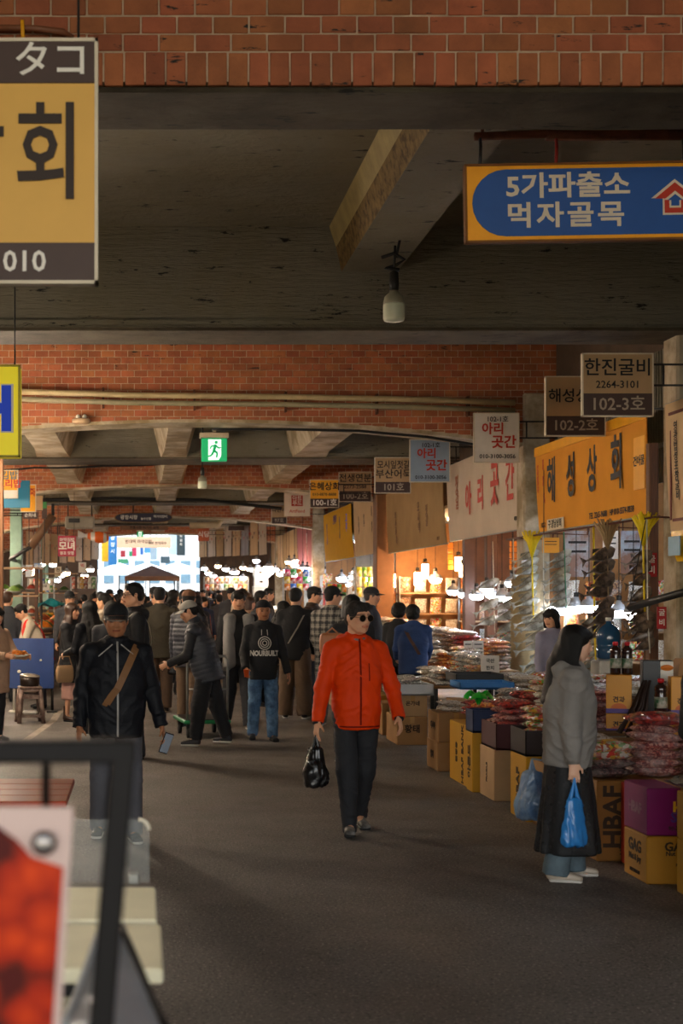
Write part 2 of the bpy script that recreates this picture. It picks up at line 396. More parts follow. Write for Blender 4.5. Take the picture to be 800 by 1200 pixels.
def floor_mat():
    m = bpy.data.materials.new('asphalt'); m.use_nodes = True; t = m.node_tree; N = t.nodes; L = t.links; b = N['Principled BSDF']
    tc = N.new('ShaderNodeTexCoord')
    def nz(s, d=5, r=.6):
        n = N.new('ShaderNodeTexNoise'); n.inputs['Scale'].default_value = s; n.inputs['Detail'].default_value = d; n.inputs['Roughness'].default_value = r
        L.new(tc.outputs['Object'], n.inputs['Vector']); return n.outputs[0]
    def mr(v, a, bb, c=0., d=1.):
        r = N.new('ShaderNodeMapRange'); r.inputs[1].default_value = a; r.inputs[2].default_value = bb; r.inputs[3].default_value = c; r.inputs[4].default_value = d; L.new(v, r.inputs[0]); return r.outputs[0]
    def mx(a, c2, f):
        x = N.new('ShaderNodeMix'); x.data_type = 'RGBA'
        for s, v in ((x.inputs[0], f), (x.inputs[6], a), (x.inputs[7], c2)):
            if isinstance(v, tuple): s.default_value = v
            else: L.new(v, s)
        return x.outputs[2]
    c = mx(lin('#625c57'), lin('#6f6862'), mr(nz(.8, 6), .35, .65))
    c = mx(c, lin('#544f4a'), mr(nz(3.1, 7, .7), .5, .7, 0, .6))
    c = mx(c, lin('#b0a89e'), mr(nz(62, 2, .5), .58, .70, 0, .75))
    c = mx(c, lin('#2e2b29'), mr(nz(48, 2, .5), .55, .68, 0, .85))
    c = mx(c, lin('#1c1a18'), mr(nz(1.3, 8, .8), .66, .72, 0, .7))
    L.new(c, b.inputs['Base Color']); L.new(mr(nz(1.1, 5), .35, .65, .5, .78), b.inputs['Roughness']); b.inputs['Specular IOR Level'].default_value = .45
    bp = N.new('ShaderNodeBump'); bp.inputs['Strength'].default_value = .6; bp.inputs['Distance'].default_value = .012; L.new(nz(55, 4), bp.inputs['Height']); L.new(bp.outputs[0], b.inputs['Normal'])
    return m
m = MB(); m.box((0, 45, -.1), (40, 110, .2)); FLOOR = tag(m.build('floor', floor_mat()), kind='structure')
# worn white lane line on the asphalt
LINEP = M('worn_line', '#9a8f82', rough=.8, var=.3, vs=9)
m = MB(); pl = [at(30, 868, 1600 * 1.75 / (868 - VY)), at(62, 845, 18.9), at(68, 836, 20.2), at(150, 800, 27.2)]
pl = [Vector((p.x, p.y, .003)) for p in pl]
for a, b_ in zip(pl, pl[1:]):
    d = (b_ - a).normalized(); u = Vector((-d.y, d.x, 0)) * .05; m.add([a - u, a + u, b_ + u, b_ - u], [(0, 1, 2, 3)])
m.build('lane_line', LINEP, FLOOR)

ZS = 5.66
m = MB(); m.box((1, 27, ZS + .1), (26, 70, .2)); tag(m.build('ceiling', CONC), kind='structure')
def trim(mb, mats, i=[0]):
    i[0] += 1; return tag(mb.build('trim_%d' % i[0], mats), kind='structure')

# --- near brick beam: mortar core, brick courses, concrete soffit
BY0, BY1, BZ = 7.6, 8.16, 4.56
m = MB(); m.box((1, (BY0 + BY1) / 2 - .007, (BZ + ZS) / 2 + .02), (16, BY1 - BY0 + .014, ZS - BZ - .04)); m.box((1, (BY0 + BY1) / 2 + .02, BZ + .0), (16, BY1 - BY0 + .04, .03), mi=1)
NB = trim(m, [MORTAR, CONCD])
def brick_mesh(w, h, d=.03): mb = MB(); mb.bbox((0, 0, 0), (w - .01, d, h - .009), .004); return mb.mesh('brick', BRICK)
bs, bh = brick_mesh(.2, .1), brick_mesh(.115, .19)
rr = random.Random(3); stuff = MB()
def lay_brick(parent, me, x, y, z, near, w, h, sag=0):
    dz = rr.uniform(-.002, .002)
    if near:
        o = link('brick', me, parent, (x, y + rr.uniform(-.004, .004), z + dz + sag), (0, rr.uniform(-.008, .008), 0)); return
    stuff.bbox((x, y + rr.uniform(-.003, .003), z + dz), (w - .01, .03, h - .009), .003)
for i in range(-60, 62):
    x = 1 + i * .115
    if -7 < x < 9: lay_brick(NB, bh, x, BY0 - .008, BZ + .11, -1.2 < x < 3.7, .115, .19)
for r in range(9):
    z = BZ + .205 + .05 + r * .1
    for i in range(-40, 42):
        x = 1 + i * .2 + (.1 if r % 2 else 0)
        if z < ZS - .05: lay_brick(NB, bs, x, BY0 - .008, z, -1.2 < x < 3.7 and r < 7, .2, .1)
tag(stuff.build('brick_field', BRICKI, NB), kind='stuff')

# --- concrete cross beams, one in the middle of each bay
def cross_beam(y0, y1, zb, flare=.12):
    m = MB(); n = 2
    m.prism([(-9, zb + .03), (9, zb + .03), (9, ZS), (-9, ZS)], y0, y1)
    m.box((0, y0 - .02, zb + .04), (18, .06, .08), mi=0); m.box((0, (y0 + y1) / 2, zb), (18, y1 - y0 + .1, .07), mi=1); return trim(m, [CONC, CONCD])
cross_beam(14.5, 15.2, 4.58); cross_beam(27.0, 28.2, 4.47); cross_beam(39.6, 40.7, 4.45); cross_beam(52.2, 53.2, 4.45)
# --- longitudinal ribs with splayed sides and haunches
def rib(x0, x1, y0, y1, zb, mats=(None, None), splay=.12, haunch=.28):
    mats = [CONC, CREAM, RUSTY] if mats[0] is None else list(mats); m = MB()
    def ring(y, e): return [(x0 - splay - e, y, ZS), (x0 - splay * .45 - e, y, (ZS + zb) / 2 + .02), (x0 - e, y, zb - e * .6), (x1 + e, y, zb - e * .6), (x1 + splay + e, y, ZS)]
    rs = [ring(y0, haunch * .6), ring(y0 + .5, 0), ring(y1 - .9, 0), ring(y1, haunch)]
    for a, b_ in zip(rs, rs[1:]):
        for k, mi in ((0, 1), (1, 2), (2, 0), (3, 0)): m.add([a[k], a[k + 1], b_[k + 1], b_[k]], [(3, 2, 1, 0)], mi)
    return trim(m, mats)
rib(2.13, 2.72, 8.16, 14.5, 5.18, splay=.13, haunch=.0); rib(-1.6, -1.05, 8.16, 14.5, 5.18, haunch=.1)

c3 = (CONC2, CONC2, CONC2)
for x0, x1 in ((-2.0, -1.45), (.45, .85), (3.05, 3.6), (-4.6, -4.1)): rib(x0, x1, 21.3, 27.0, 4.50, c3, .34, .06)
for y0, y1 in ((28.2, 33.4), (34.0, 39.6), (40.7, 46), (46.6, 52.2), (53.2, 58.7)):
    for x0, x1 in ((-2.0, -1.5), (.5, .95), (3.1, 3.6)): rib(x0, x1, y0, y1, 4.50, c3, .34, .06)

# --- brick arches on column lines
def zarch(x, z0, drop): return z0 - drop * ((x - .9) / 4.9) ** 2
def brick_arch(y, z0, drop, xl, xr, parts, th=.6):
    core = MB(); n = 40; xs = [xl + (xr - xl) * i / n for i in range(n + 1)]
    poly = [(x, zarch(x, z0, drop) + .02) for x in xs] + [(xr, ZS), (xl, ZS)]
    core.prism(poly, y - .008, y + th, 0)
    for a, b_ in zip(xs, xs[1:]):                     # concrete soffit strip along the curve
        za, zb = zarch(a, z0, drop), zarch(b_, z0, drop)
        core.add([(a, y - .03, za), (b_, y - .03, zb), (b_, y - .03, zb + .05), (a, y - .03, za + .05), (a, y + th + .02, za), (b_, y + th + .02, zb)], [(0, 1, 2, 3), (4, 5, 1, 0)], 1)
    A = trim(core, [MORTAR, CONC2]); me = brick_mesh(.2, .1); st = MB(); cnt = 0; cand = []
    for r in range(30):
        z = ZS - .06 - r * .1
        for i in range(int((xr - xl) / .2) + 2):
            x = xl + i * .2 + (.1 if r % 2 else 0)
            if x + .1 > xr or x - .1 < xl: continue
            zb = max(zarch(x - .1, z0, drop), zarch(x + .1, z0, drop)) + .045
            if z + .045 <= zb + .02: continue
            if z - .045 >= zb: cand.append((x, z))
            else: st.bbox((x, y, (z + .045 + zb) / 2), (.19, .03, z + .045 - zb), .003)
    cand.sort(key=lambda p: (p[1] > pz(405, y), -p[1])) if parts else None
    for k, (x, z) in enumerate(cand):
        if parts and k < 300 - 1 and z < pz(402, y) and x < 5.8: link('brick', me, A, (x, y + rr.uniform(-.004, .004), z + rr.uniform(-.0015, .0015)))
        else: st.bbox((x, y + rr.uniform(-.004, .004), z), (.19, .03, .091), .003)
    if st.v: tag(st.build('brick_field', BRICKI, A), kind='stuff')
    return A
brick_arch(20.7, 4.36, .36, -7.5, 9, True); brick_arch(33.4, 4.40, .34, -7.5, 7.5, False); brick_arch(46.0, 4.36, .4, -7, 7, False); brick_arch(58.7, 4.36, .4, -7, 7, False)
# columns
def column(x, y, w, mat, d=.4):
    m = MB(); m.bbox((x, y + d / 2, 2.4), (w, d, 4.8), .025); m.bbox((x, y + d / 2, .08), (w + .06, d + .06, .16), .02); return trim(m, [mat])
column(5.98, 20.62, .40, CONC2); column(5.98, 33.3, .40, CONC2); column(5.98, 45.9, .40, CONC2); column(5.98, 58.6, .4, CONC2); column(5.98, 14.7, .42, CONC2); column(5.98, 7.6, .42, CONC2)
column(-4.2, 45.9, .40, GREENP); column(-4.2, 33.3, .4, GREENP); column(-4.2, 20.6, .4, GREENP); column(-4.2, 58.6, .4, GREENP)
# pipes on the second arch
def pipe(pts, r, mat, label=None, cat='pipe', name='pipe', n=8):
    m = MB(); m.tube(pts, r, n); return tag(m.build(name, mat), label, cat)
y = 20.55
p0 = [at(-40, 457, y), at(150, 463, y), at(330, 465, y), at(480, 468, y), at(603, 472, y)]
t = empty('water_pipe', p0[2], 0, 'pair of painted pipes running across the second brick arch', 'pipe')
m = MB(); m.tube([p - p0[2] for p in p0], .045, 10); m.build('upper_pipe', PIPE, t)
m = MB(); m.tube([p - p0[2] + Vector((0, 0, -.115)) for p in p0], .04, 10); m.build('lower_pipe', M('pipe_grey', '#8d8468', rough=.5, var=.2), t)
for i in range(6):
    m = MB(); q = p0[0].lerp(p0[-1], (i + .5) / 6) - p0[2]; m.box((q.x, .07, q.z - .06), (.03, .14, .3)); m.build('clamp', RUST, t)
def cable(pts, r, label, mat=None, sag=0): 
    out = []
    for a, b_ in zip(pts, pts[1:]):
        for k in range(6): u = k / 6; out.append(a.lerp(b_, u) + Vector((0, 0, -sag * 4 * u * (1 - u))))
    out.append(pts[-1]); return pipe(out, r, mat or CABLE, label, 'cable', 'cable', 6)
cable([at(248, 503, 20.62), at(330, 503, 20.62), at(420, 505, 20.62), at(500, 512, 20.62), at(556, 521, 20.62)], .022, 'black cable clipped under the second brick arch')
cable([at(-30, 552, 28.3), at(40, 548, 28.3), at(120, 546, 28.3), at(212, 542, 28.3)], .022, 'black cable run below the coffers at the left', sag=.02)
cable([at(40, 586, 39.5), at(130, 584, 39.5), at(240, 586, 39.5), at(330, 596, 39.5)], .05, 'dark conduit across the third cross beam')
# facades over and behind the shops
DKWALL = M('dark_panel', '#4a3a2c', rough=.75, var=.25, vs=2.5, bump=.15); CORR = M('corrugated_sheet', '#6f6a5c', rough=.6, var=.15)
m = MB(); m.box((6.35, 27, 4.6), (.12, 69.9, 2.12)); tag(m.build('wall_right', DKWALL), kind='structure')
m = MB()
for k in range(60): m.box((6.27, 15.6 + k * .085, 3.9), (.03, .045, 1.6))
tag(m.build('corrugation', CORR), kind='structure')
m = MB(); m.box((-6.3, 27, 4.3), (.12, 69.9, 2.7)); tag(m.build('wall_left', DKWALL), kind='structure')
BACK = M('shop_back_wall', '#8a7860', rough=.7, var=.15, vs=2)
m = MB(); m.box((9.6, 27, 2.83), (.15, 69.9, 5.64)); tag(m.build('wall_right_back', BACK), kind='structure')
m = MB(); m.box((-9.6, 27, 2.83), (.15, 69.9, 5.64)); tag(m.build('wall_left_back', BACK), kind='structure')
PART = M('shop_partition', '#94693f', rough=.65, var=.2, vs=3); PARTB = M('shop_partition_brown', '#77503a', rough=.65, var=.25, vs=3); PARTW = M('shop_partition_white', '#8f9492', rough=.6, var=.15)
for i, (yy, mt) in enumerate(((20.9, PART), (26.5, PARTB), (33.5, PART), (39.7, PARTW), (46.1, PART), (52.3, PARTW), (58.8, PART), (15.8, PARTW), (9.0, PARTW))):
    m = MB(); m.box((7.9, yy, 1.75), (3.3, .08, 3.5)); tag(m.build('wall_partition_%d' % (i + 1), mt), kind='structure')
    m = MB(); m.box((-7.9, yy, 1.75), (3.3, .08, 3.5)); tag(m.build('wall_partition_left_%d' % (i + 1), mt), kind='structure')
m = MB(); m.box((7.9, 27, 3.55), (3.3, 69.9, .06)); tag(m.build('ceiling_shops_right', PARTW), kind='structure')
m = MB(); m.box((-7.9, 27, 3.55), (3.3, 69.9, .06)); tag(m.build('ceiling_shops_left', PARTW), kind='structure')

for sx, xa, xb in ((1, 2.65, 9.6), (-1, -9.6, -1.95)):
    m = MB(); m.box(((xa + xb) / 2, 61.6, 2.83), (xb - xa, .2, 5.64)); tag(m.build('wall_end_' + ('right' if sx > 0 else 'left'), DKWALL), kind='structure')
# ------------------------------------------------------------------ lit lamps of the shops and stalls
COOL = M('lamp_cool', '#ffffff', emit=62, ecol='#e6f0ff', var=0); WARM = M('lamp_warm', '#ffffff', emit=105, ecol='#ffc890', var=0); NEUT = M('lamp_neutral', '#ffffff', emit=80, ecol='#fff0dc', var=0)
LGREY = M('lamp_housing', '#8e9094', rough=.45, var=.05); BRASS = M('lamp_socket', '#6b4a26', rough=.5, var=.1)
LMESH = {}
def lamp_meshes(kind, r, h):
    key = (kind, round(r, 3), round(h, 3))
    if key in LMESH: return LMESH[key]
    if kind == 'bowl':
        a = MB(); a.lathe((0, 0, 0), [(r * .35, -r * .75), (r * .75, -r * .62), (r * .97, -r * .3), (r, 0)], 18)
        b = MB(); b.lathe((0, 0, 0), [(r * 1.01, 0), (r * .95, r * .3), (r * .7, r * .62), (r * .35, r * .78), (r * .27, r * 1.2)], 18)
        c = MB(); c.lathe((0, 0, 0), [(r * .3, r * 1.15), (r * .3, r * 1.6), (r * .12, r * 1.7)], 10)
    else:                                            # tube bulb
        a = MB(); a.lathe((0, 0, 0), [(r * .8, 0), (r, .01), (r, h * .72), (r * .8, h * .74)], 14)
        b = MB(); b.lathe((0, 0, 0), [(r * .95, h * .73), (r * .8, h * .82), (r * .62, h * .86)], 14); c = MB(); c.lathe((0, 0, 0), [(r * .6, h * .85), (r * .6, h), (r * .2, h * 1.03)], 10)
    LMESH[key] = (a.mesh('glass', []), b.mesh('shell', []), c.mesh('socket', [])); return LMESH[key]
LM2 = {}
def lamp(kind, c, r, mat, ztop, label, group=None, h=.3, name='pendant_lamp'):
    k2 = (kind, round(r, 3), round(h, 3), mat.name)
    if k2 not in LM2:
        ms = [x.copy() for x in lamp_meshes(kind, r, h)]
        for x, mt in zip(ms, (mat, LGREY if kind == 'bowl' else BRASS, DARKM)): x.materials.clear(); x.materials.append(mt)
        LM2[k2] = ms
    t = empty(name, c, 0, label, 'lamp', group)
    for x in LM2[k2]: link(x.name.split('.')[0], x, t)
    z0 = r * 1.6 if kind == 'bowl' else h
    m = MB(); m.tube([(0, 0, z0), (0, 0, ztop - c[2])], .006, 5, cap=False); m.build('flex', CABLE, t); return t
def on(x, y, X):
    Y = FPX * X / (x - VX); return at(x, y, min(Y, 60))
ORD = ['first', 'second', 'third', 'fourth', 'fifth', 'sixth', 'seventh', 'eighth', 'ninth', 'tenth', 'eleventh', 'twelfth', 'thirteenth', 'fourteenth', 'fifteenth', 'sixteenth', 'seventeenth', 'eighteenth', 'nineteenth', 'twentieth', 'twenty first', 'twenty second', 'twenty third', 'twenty fourth', 'twenty fifth', 'twenty sixth']
def lamp_row(kind, items, mat, ztop, label, group):
    for i, (p, r, h) in enumerate(sorted(items, key=lambda q: q[0].x / q[0].y)): lamp(kind, p, r, mat, ztop, label % ORD[i], group, h=h)
# near shop, cool bowl lamps above the girl
lamp_row('bowl', [(on(x, y, 6.3), r, .3) for x, y, r in ((646, 711, .125), (660, 713, .13), (675, 711, .125), (690, 710, .125), (638, 683, .11))], COOL, 3.55, '%s cool bowl lamp from the left above the long haired woman', 'bowl lamps over the near goods')
lamp_row('bowl', [(on(x, y, 6.4), .125, .3) for x, y in ((725, 716), (742, 718))], COOL, 3.55, '%s cool bowl lamp from the left behind the dark dried fish', 'bowl lamps behind the dark fish')
lamp_row('bowl', [(on(x, y, X), .125, .3) for x, y, X in ((531, 692, 6.2), (544, 695, 6.1), (558, 697, 6.0), (570, 690, 6.25), (576, 695, 6.45), (588, 699, 6.1), (601, 700, 6.1), (600, 682, 6.5))], COOL, 3.55, '%s cool bowl lamp from the left in the row left of the pale column', 'bowl lamps left of the column')
lamp_row('tube', [(on(x, y, 6.6 if x < 520 else 6.8), .075, h) for x, y, h in ((460, 688, .46), (470, 687, .44), (489, 686, .42), (498, 678, .46), (537, 669, .4), (542, 676, .36), (574, 657, .36))], WARM, 3.55, '%s warm tube shaped bulb from the left in the amber lit shop', 'warm tube bulbs')
lamp_row('bowl', [(on(x, y, 6.9), .15, .3) for x, y in ((479, 682), (510, 678))], WARM, 3.55, '%s warm bowl lamp from the left among the tube bulbs', 'warm bowl lamps')
lamp_row('bowl', [(on(x, y, X), r, .3) for x, y, r, X in ((381, 673, .16, 6.4), (387, 650, .13, 6.6), (393, 653, .15, 6.3), (398, 647, .16, 6.8), (400, 677, .16, 6.4), (414, 675, .16, 6.7), (422, 680, .16, 6.4), (434, 677, .15, 6.4), (418, 670, .15, 6.4), (407, 684, .14, 6.7), (381, 682, .12, 6.8))], COOL, 3.55, '%s cool bowl lamp from the left in the shop by the yellow banner', 'bowl lamps in the third shop')
# fourth and beyond
rr = random.Random(5); taken = []; far_l = []
for i in range(26):
    for tr in range(60):
        x = rr.uniform(232, 362); y = 697 - rr.choice([34, 30, 26, 38, 22]) + rr.uniform(-3, 3); Y = 46 + (362 - x) / 130 * 13 + rr.uniform(-1.5, 1.5); p = at(x, y, min(Y, 60.5))
        if all(abs(p.x - q.x) > .38 or abs(p.y - q.y) > .38 for q in taken): taken.append(p); far_l.append((x, p)); break
far_l.sort(key=lambda t: t[0])
for i, (x, p) in enumerate(far_l):
    lamp('bowl', p, .13, [COOL, NEUT, COOL, WARM][i % 4], 5.66, ORD[i] + ' bright lamp from the left over the distant right stalls', 'distant lamps right')
# left stalls
for mt, nm in ((NEUT, 'white'), (WARM, 'warm'), (COOL, 'cool white')):
    its = [(on(x, y, X), .15, .3) for x, y, X, k in ((25, 665, -4.6, NEUT), (42, 667, -4.3, NEUT), (36, 671, -4.4, WARM), (62, 661, -3.6, COOL), (49, 660, -3.9, NEUT), (45, 678, -4.6, WARM), (54, 681, -4.2, COOL), (67, 679, -3.6, COOL), (72, 673, -3.1, COOL), (78, 671, -2.9, WARM), (99, 674, -2.3, WARM), (106, 667, -2.15, NEUT)) if k is mt]
    lamp_row('bowl', its, mt, 5.66, '%s ' + nm + ' lamp from the left over the left food stalls', nm + ' lamps over the left stalls')
# bare bulbs strung over the food stalls of the left lane
LANE = M('lamp_lane', '#ffffff', emit=310, ecol='#ffe8cc', var=0)
for i, (x, Y, z) in enumerate(((-3.2, 12.0, 2.8), (-2.6, 17.3, 3.1), (-2.4, 16.6, 3.1), (-3.4, 18.2, 3.0), (-3.0, 19.4, 3.2), (-3.7, 22.4, 3.2), (-3.5, 24.6, 3.2), (-4.2, 26.6, 3.2), (-4.6, 29.5, 3.2), (-4.4, 31.8, 3.2), (-5.0, 35, 3.2), (-4.9, 38, 3.2), (-5.4, 42, 3.2), (-5.4, 45, 3.2), (-5.6, 50, 3.2))):
    lamp('tube', (x, Y, z), .075, LANE, 5.66, ORD[i] + ' bare warm bulb from the near end over the left food lane', 'bare bulbs over the left lane', h=.36)
lamp('bowl', (-.55, 3.35, 2.55), .1, NEUT, 5.66, 'added lamp brightening the cream boards, hung unseen beyond the left edge')  # unseen lamp, added to brighten the tops of the cream boards
# tubes on the shop ceilings
def tube_light(label, x, y, z, L, mt, axis='y', group=None):
    t = empty('tube_light', (x, y, z), 0, label, 'lamp', group); d = (.05, L, .05) if axis == 'y' else (L, .05, .05); e = (.09, L + .06, .05) if axis == 'y' else (L + .06, .09, .05)
    m = MB(); m.bbox((0, 0, 0), d, .012); m.build('glass', mt, t); m = MB(); m.bbox((0, 0, .045), e, .01); m.build('housing', WHITEP, t)
for i, y in enumerate((10.5, 13.5, 17.6, 19.3, 22.5, 24.5, 28.0, 30.5, 35.0, 37.5, 41.5, 44.0, 48.5, 50.5, 54, 57)):
    tube_light(ORD[i] + ' ceiling tube light from the near end inside the right shops', 7.0, y, 3.47, 1.2, WARM if 21 < y < 33 else COOL, group='tube lights right')
for i, y in enumerate((24, 29, 36, 42, 49, 55)):
    tube_light(ORD[i] + ' ceiling tube light from the near end inside the left shops', -7.0, y, 3.47, 1.2, NEUT, group='tube lights left')
# ------------------------------------------------------------------ hanging signs
INK = M('black_ink', '#15110f', rough=.6, var=0); INKW = M('white_ink', '#e6e0d6', rough=.6, var=0); INKR = M('red_ink', '#b8321c', rough=.6, var=0); INKB = M('blue_ink', '#1d43c4', rough=.6, var=0, emit=.18)
INKG = M('taupe_ink', '#a39584', rough=.6, var=0)
BOARD = M('beige_board', '#b08f68', rough=.6, var=.08, vs=3); BROWN = M('brown_band', '#43302a', rough=.55, var=.1); FRAMEM = M('sign_rim', '#cfc2aa', rough=.5, var=.1)
YEL = M('yellow_board', '#f0a818', rough=.5, var=.06); YEL2 = M('lemon_board', '#e8d416', rough=.45, var=.05, emit=.28); WHT = M('white_board', '#d8cfc2', rough=.55, var=.06); PALEB = M('pale_blue_board', '#8ea0b4', rough=.5, var=.06)
def hang_sign(label, x0, y0, x1, y1, Y, body, bands=(), texts=(), rim=None, th=.05, tilt=0, arms='right', name='hanging_sign', group=None, cord=None):
    """board facing down the street; x0..y1 in photo pixels at distance Y; bands (v0, v1, mat), texts (string, u, v, height, mat, off, sx) in fractions"""
    a, b = at(x0, y1, Y), at(x1, y0, Y); w, h = b.x - a.x, b.z - a.z; c = (a + b) / 2
    t = empty(name, (c.x, Y, c.z), 0, label, 'sign', group); t.rotation_euler = (0, R(tilt), 0)
    m = MB(); m.bbox((0, th / 2, 0), (w, th, h), .006); m.build('board', body, t)
    for v0, v1, mt in bands:
        m = MB(); m.bbox((0, -.002, h / 2 - (v0 + v1) / 2 * h), (w - .012, .008, (v1 - v0) * h - .008), .002); m.build('band', mt, t)
    if rim:
        m = MB()
        for sx in (-1, 1): m.box((sx * (w / 2 - .004), .018, 0), (.014, .055, h + .006))
        for sz in (-1, 1): m.box((0, .018, sz * (h / 2 - .004)), (w + .006, .055, .014))
        m.build('rim', rim, t)
    for tx in texts:
        s, u, v, hh, mt = tx[:5]; off = tx[5] if len(tx) > 5 else .015; sx = tx[6] if len(tx) > 6 else 1.0; al = tx[7] if len(tx) > 7 else 'CENTER'
        put_text(t, s, ((u - .5) * w, -.0085, (.5 - v) * h), hh * h * 1.25, mt, off=off, sx=sx, align=al)
    if arms:
        m = MB(); sg = 1 if arms == 'right' else -1
        L = (6.29 - c.x - w / 2) if sg > 0 else (6.24 + c.x - w / 2)
        if arms in ('right', 'left'):
            for dz in (h * .33, -.0): m.tube([(sg * (w / 2 - .05), .03, dz), (sg * (w / 2 + L), .03, dz)], .012, 6)
            if L > .25: m.tube([(sg * (w / 2 + .12), .03, h * .33), (sg * (w / 2 + .12), .03, 0)], .012, 6)
        else:
            for k in (-.4, .4): m.tube([(k * w, .02, h / 2 - .01), (k * w, .02, (cord or ZS) - c.z)], .008 if cord is None else .006, 6)
        m.build('bracket', DARKM, t)
    return t
# right-hand row, near to far
hang_sign('beige and brown shop sign numbered 102-3', 682, 414, 765, 488, 14.4, BOARD, [(.63, 1, BROWN)], [('한진굴비', .5, .24, .235, INK, .012), ('2264-3101', .5, .50, .13, INK, .01), ('102-3호', .5, .815, .215, INKG, .012)], FRAMEM)
hang_sign('beige and brown shop sign numbered 102-2, partly behind sign 102-3', 639, 441, 709, 511, 17.1, BOARD, [(.66, 1, BROWN)], [('해성상회', .5, .34, .2, INK, .012), ('102-2호', .5, .83, .19, INKG, .012)], FRAMEM)
hang_sign('white square sign with red brush lettering and a phone number, against the pale column', 555, 484, 608, 542, 20.5, WHT, [], [('102-1호', .52, .13, .11, INK, .012), ('아리', .42, .33, .2, INKR, .028), ('곳간', .66, .6, .22, INKR, .028), ('010-3100-3056', .52, .88, .095, INK, .012)], FRAMEM)
hang_sign('pale blue square sign with red brush lettering beside the yellow brown sign 101', 480, 515, 527, 565, 25.4, PALEB, [], [('102-1호', .52, .14, .11, INK, .012), ('아리', .42, .34, .2, INKR, .028), ('곳간', .66, .62, .22, INKR, .028), ('010-3100-3056', .52, .89, .095, INK, .012)], FRAMEM)
hang_sign('beige and brown shop sign numbered 101', 439, 536, 481, 578, 26.7, BOARD, [(.68, 1, BROWN)], [('모시잎젓갈', .52, .22, .2, INK, .012, .8), ('부산어묵', .52, .48, .22, INK, .012), ('101호', .52, .84, .2, INKG, .012)], FRAMEM)
hang_sign('beige and brown shop sign numbered 100-2', 397, 553, 435, 588, 32.9, BOARD, [(.64, 1, BROWN)], [('전생연분', .5, .22, .24, INK, .012), ('2273-2588', .5, .5, .14, INK, .01), ('100-2호', .5, .82, .22, INKG, .012)], FRAMEM)
hang_sign('yellow and brown shop sign numbered 100-1', 363, 562, 397, 595, 32.4, YEL, [(.67, 1, BROWN)], [('은혜상회', .5, .26, .24, INK, .02), ('010-8878-8888', .5, .53, .11, INK, .01), ('100-1호', .5, .83, .22, INKW, .012)], FRAMEM)
t = hang_sign('white sign with a red square emblem hanging before the far column', 333, 577, 363, 605, 38.6, WHT, [], [('ArtFood', .5, .79, .15, INKR, .012)], FRAMEM)
m = MB(); m.box((0, -.004, .1), (.32, .008, .30)); e = m.build('emblem', M('emblem_red', '#a8301c', rough=.6, var=0), t)
put_text(e, '아트', (0, -.0095, .165), .15, INKW, off=.02); put_text(e, '푸드', (0, -.0095, .03), .15, INKW, off=.02)
hang_sign('small beige shop sign half hidden left of the red emblem sign', 318, 591, 336, 614, 45.5, BOARD, [(.66, 1, BROWN)], [('다만세', .5, .3, .22, INK), ('97호', .5, .83, .2, INKG)], FRAMEM)
hang_sign('small beige shop sign left of the half hidden one under the right facade', 301, 594, 315, 613, 48.5, BOARD, [(.62, 1, BROWN)], [('명평', .5, .3, .26, INK), ('96호', .5, .81, .22, INKG)], FRAMEM)
hang_sign('small beige sign under the bent grey duct', 267, 601, 289, 622, 53, BOARD, [(.72, 1, BROWN)], [('전라', .5, .2, .2, INK), ('가름상회', .5, .5, .2, INK, .012, .8)], FRAMEM)
hang_sign('small orange sign at the far right of the street end', 232, 619, 245, 634, 56, M('orange_board', '#a8502a', rough=.6), [], [('식당', .5, .5, .4, INKW)], None)
# near left: tall cream sign, yellow lamp box
CREAMB = M('cream_board', '#d9a850', rough=.55, var=.06, vs=2)
hang_sign('large cream shop sign with dark brown bands at the upper left', -110, 46, 114, 332, 5.6, CREAMB, [(-.0, .185, BROWN), (.83, 1, BROWN)], [('タコ', .76, .095, .125, INKW, .01), ('회', .745, .49, .34, M('dark_brown_ink', '#2b1c14', rough=.6, var=0), .014, .72), ('상', .34, .49, .34, M('dark_brown_ink', '#2b1c14'), .014, .72), ('010', .62, .915, .095, INKW, .015)], FRAMEM, arms='up', cord=5.66)
t = hang_sign('yellow box sign with a big blue letter at the left edge', -36, 428, 23, 535, 10.0, YEL2, [], [('H', .5, .5, .52, INKW, .07, .9), ], M('yellow_rim', '#b9a41e', rough=.5), th=.16, arms='up', cord=5.66)
put_text(t, 'H', ((.5 - .5) * 59 * 10 / 1600, -.0125, 0), .52 * 107 / 160 * 1.25, INKB, off=.045, sx=.85)
# blue direction sign hung from the rusty bar
BLUE = M('sign_blue', '#1c4f96', rough=.5, var=.08, vs=4); SY = M('sign_yellow', '#f3a510', rough=.5, var=.08, vs=4, dirt=.4)
Y = 8.9; t = hang_sign('blue direction sign with white lettering on a yellow board under the ceiling', 545, 190, 925, 281, Y, SY, [], [], M('sign_edge', '#7a4a18', rough=.7), tilt=-1, arms=None, name='direction_sign')
k = Y / FPX; w, h = 380 * k, 91 * k; m = MB(); pts = []
for i in range(13): an = PI / 2 + PI * i / 12; pts.append((-w / 2 + 8 * k + h * .43 + math.cos(an) * h * .43, math.sin(an) * h * .43))
for i in range(13): an = -PI / 2 + PI * i / 12; pts.append((w / 2 - 8 * k - h * .43 + math.cos(an) * h * .43, math.sin(an) * h * .43))
m.prism(pts, -.006, .004); pan = m.build('blue_panel', BLUE, t)
SW = M('sign_letter', '#d6c7b0', rough=.6, var=.05)
put_text(pan, '5가파출소', (-w / 2 + 47 * k, -.008, 17.5 * k), 27 * k * 1.16, SW, off=.024, sx=1.12, align='LEFT'); put_text(pan, '먹자골목', (-w / 2 + 47 * k, -.008, -17 * k), 27 * k * 1.16, SW, off=.024, sx=1.12, align='LEFT', space=1.19)
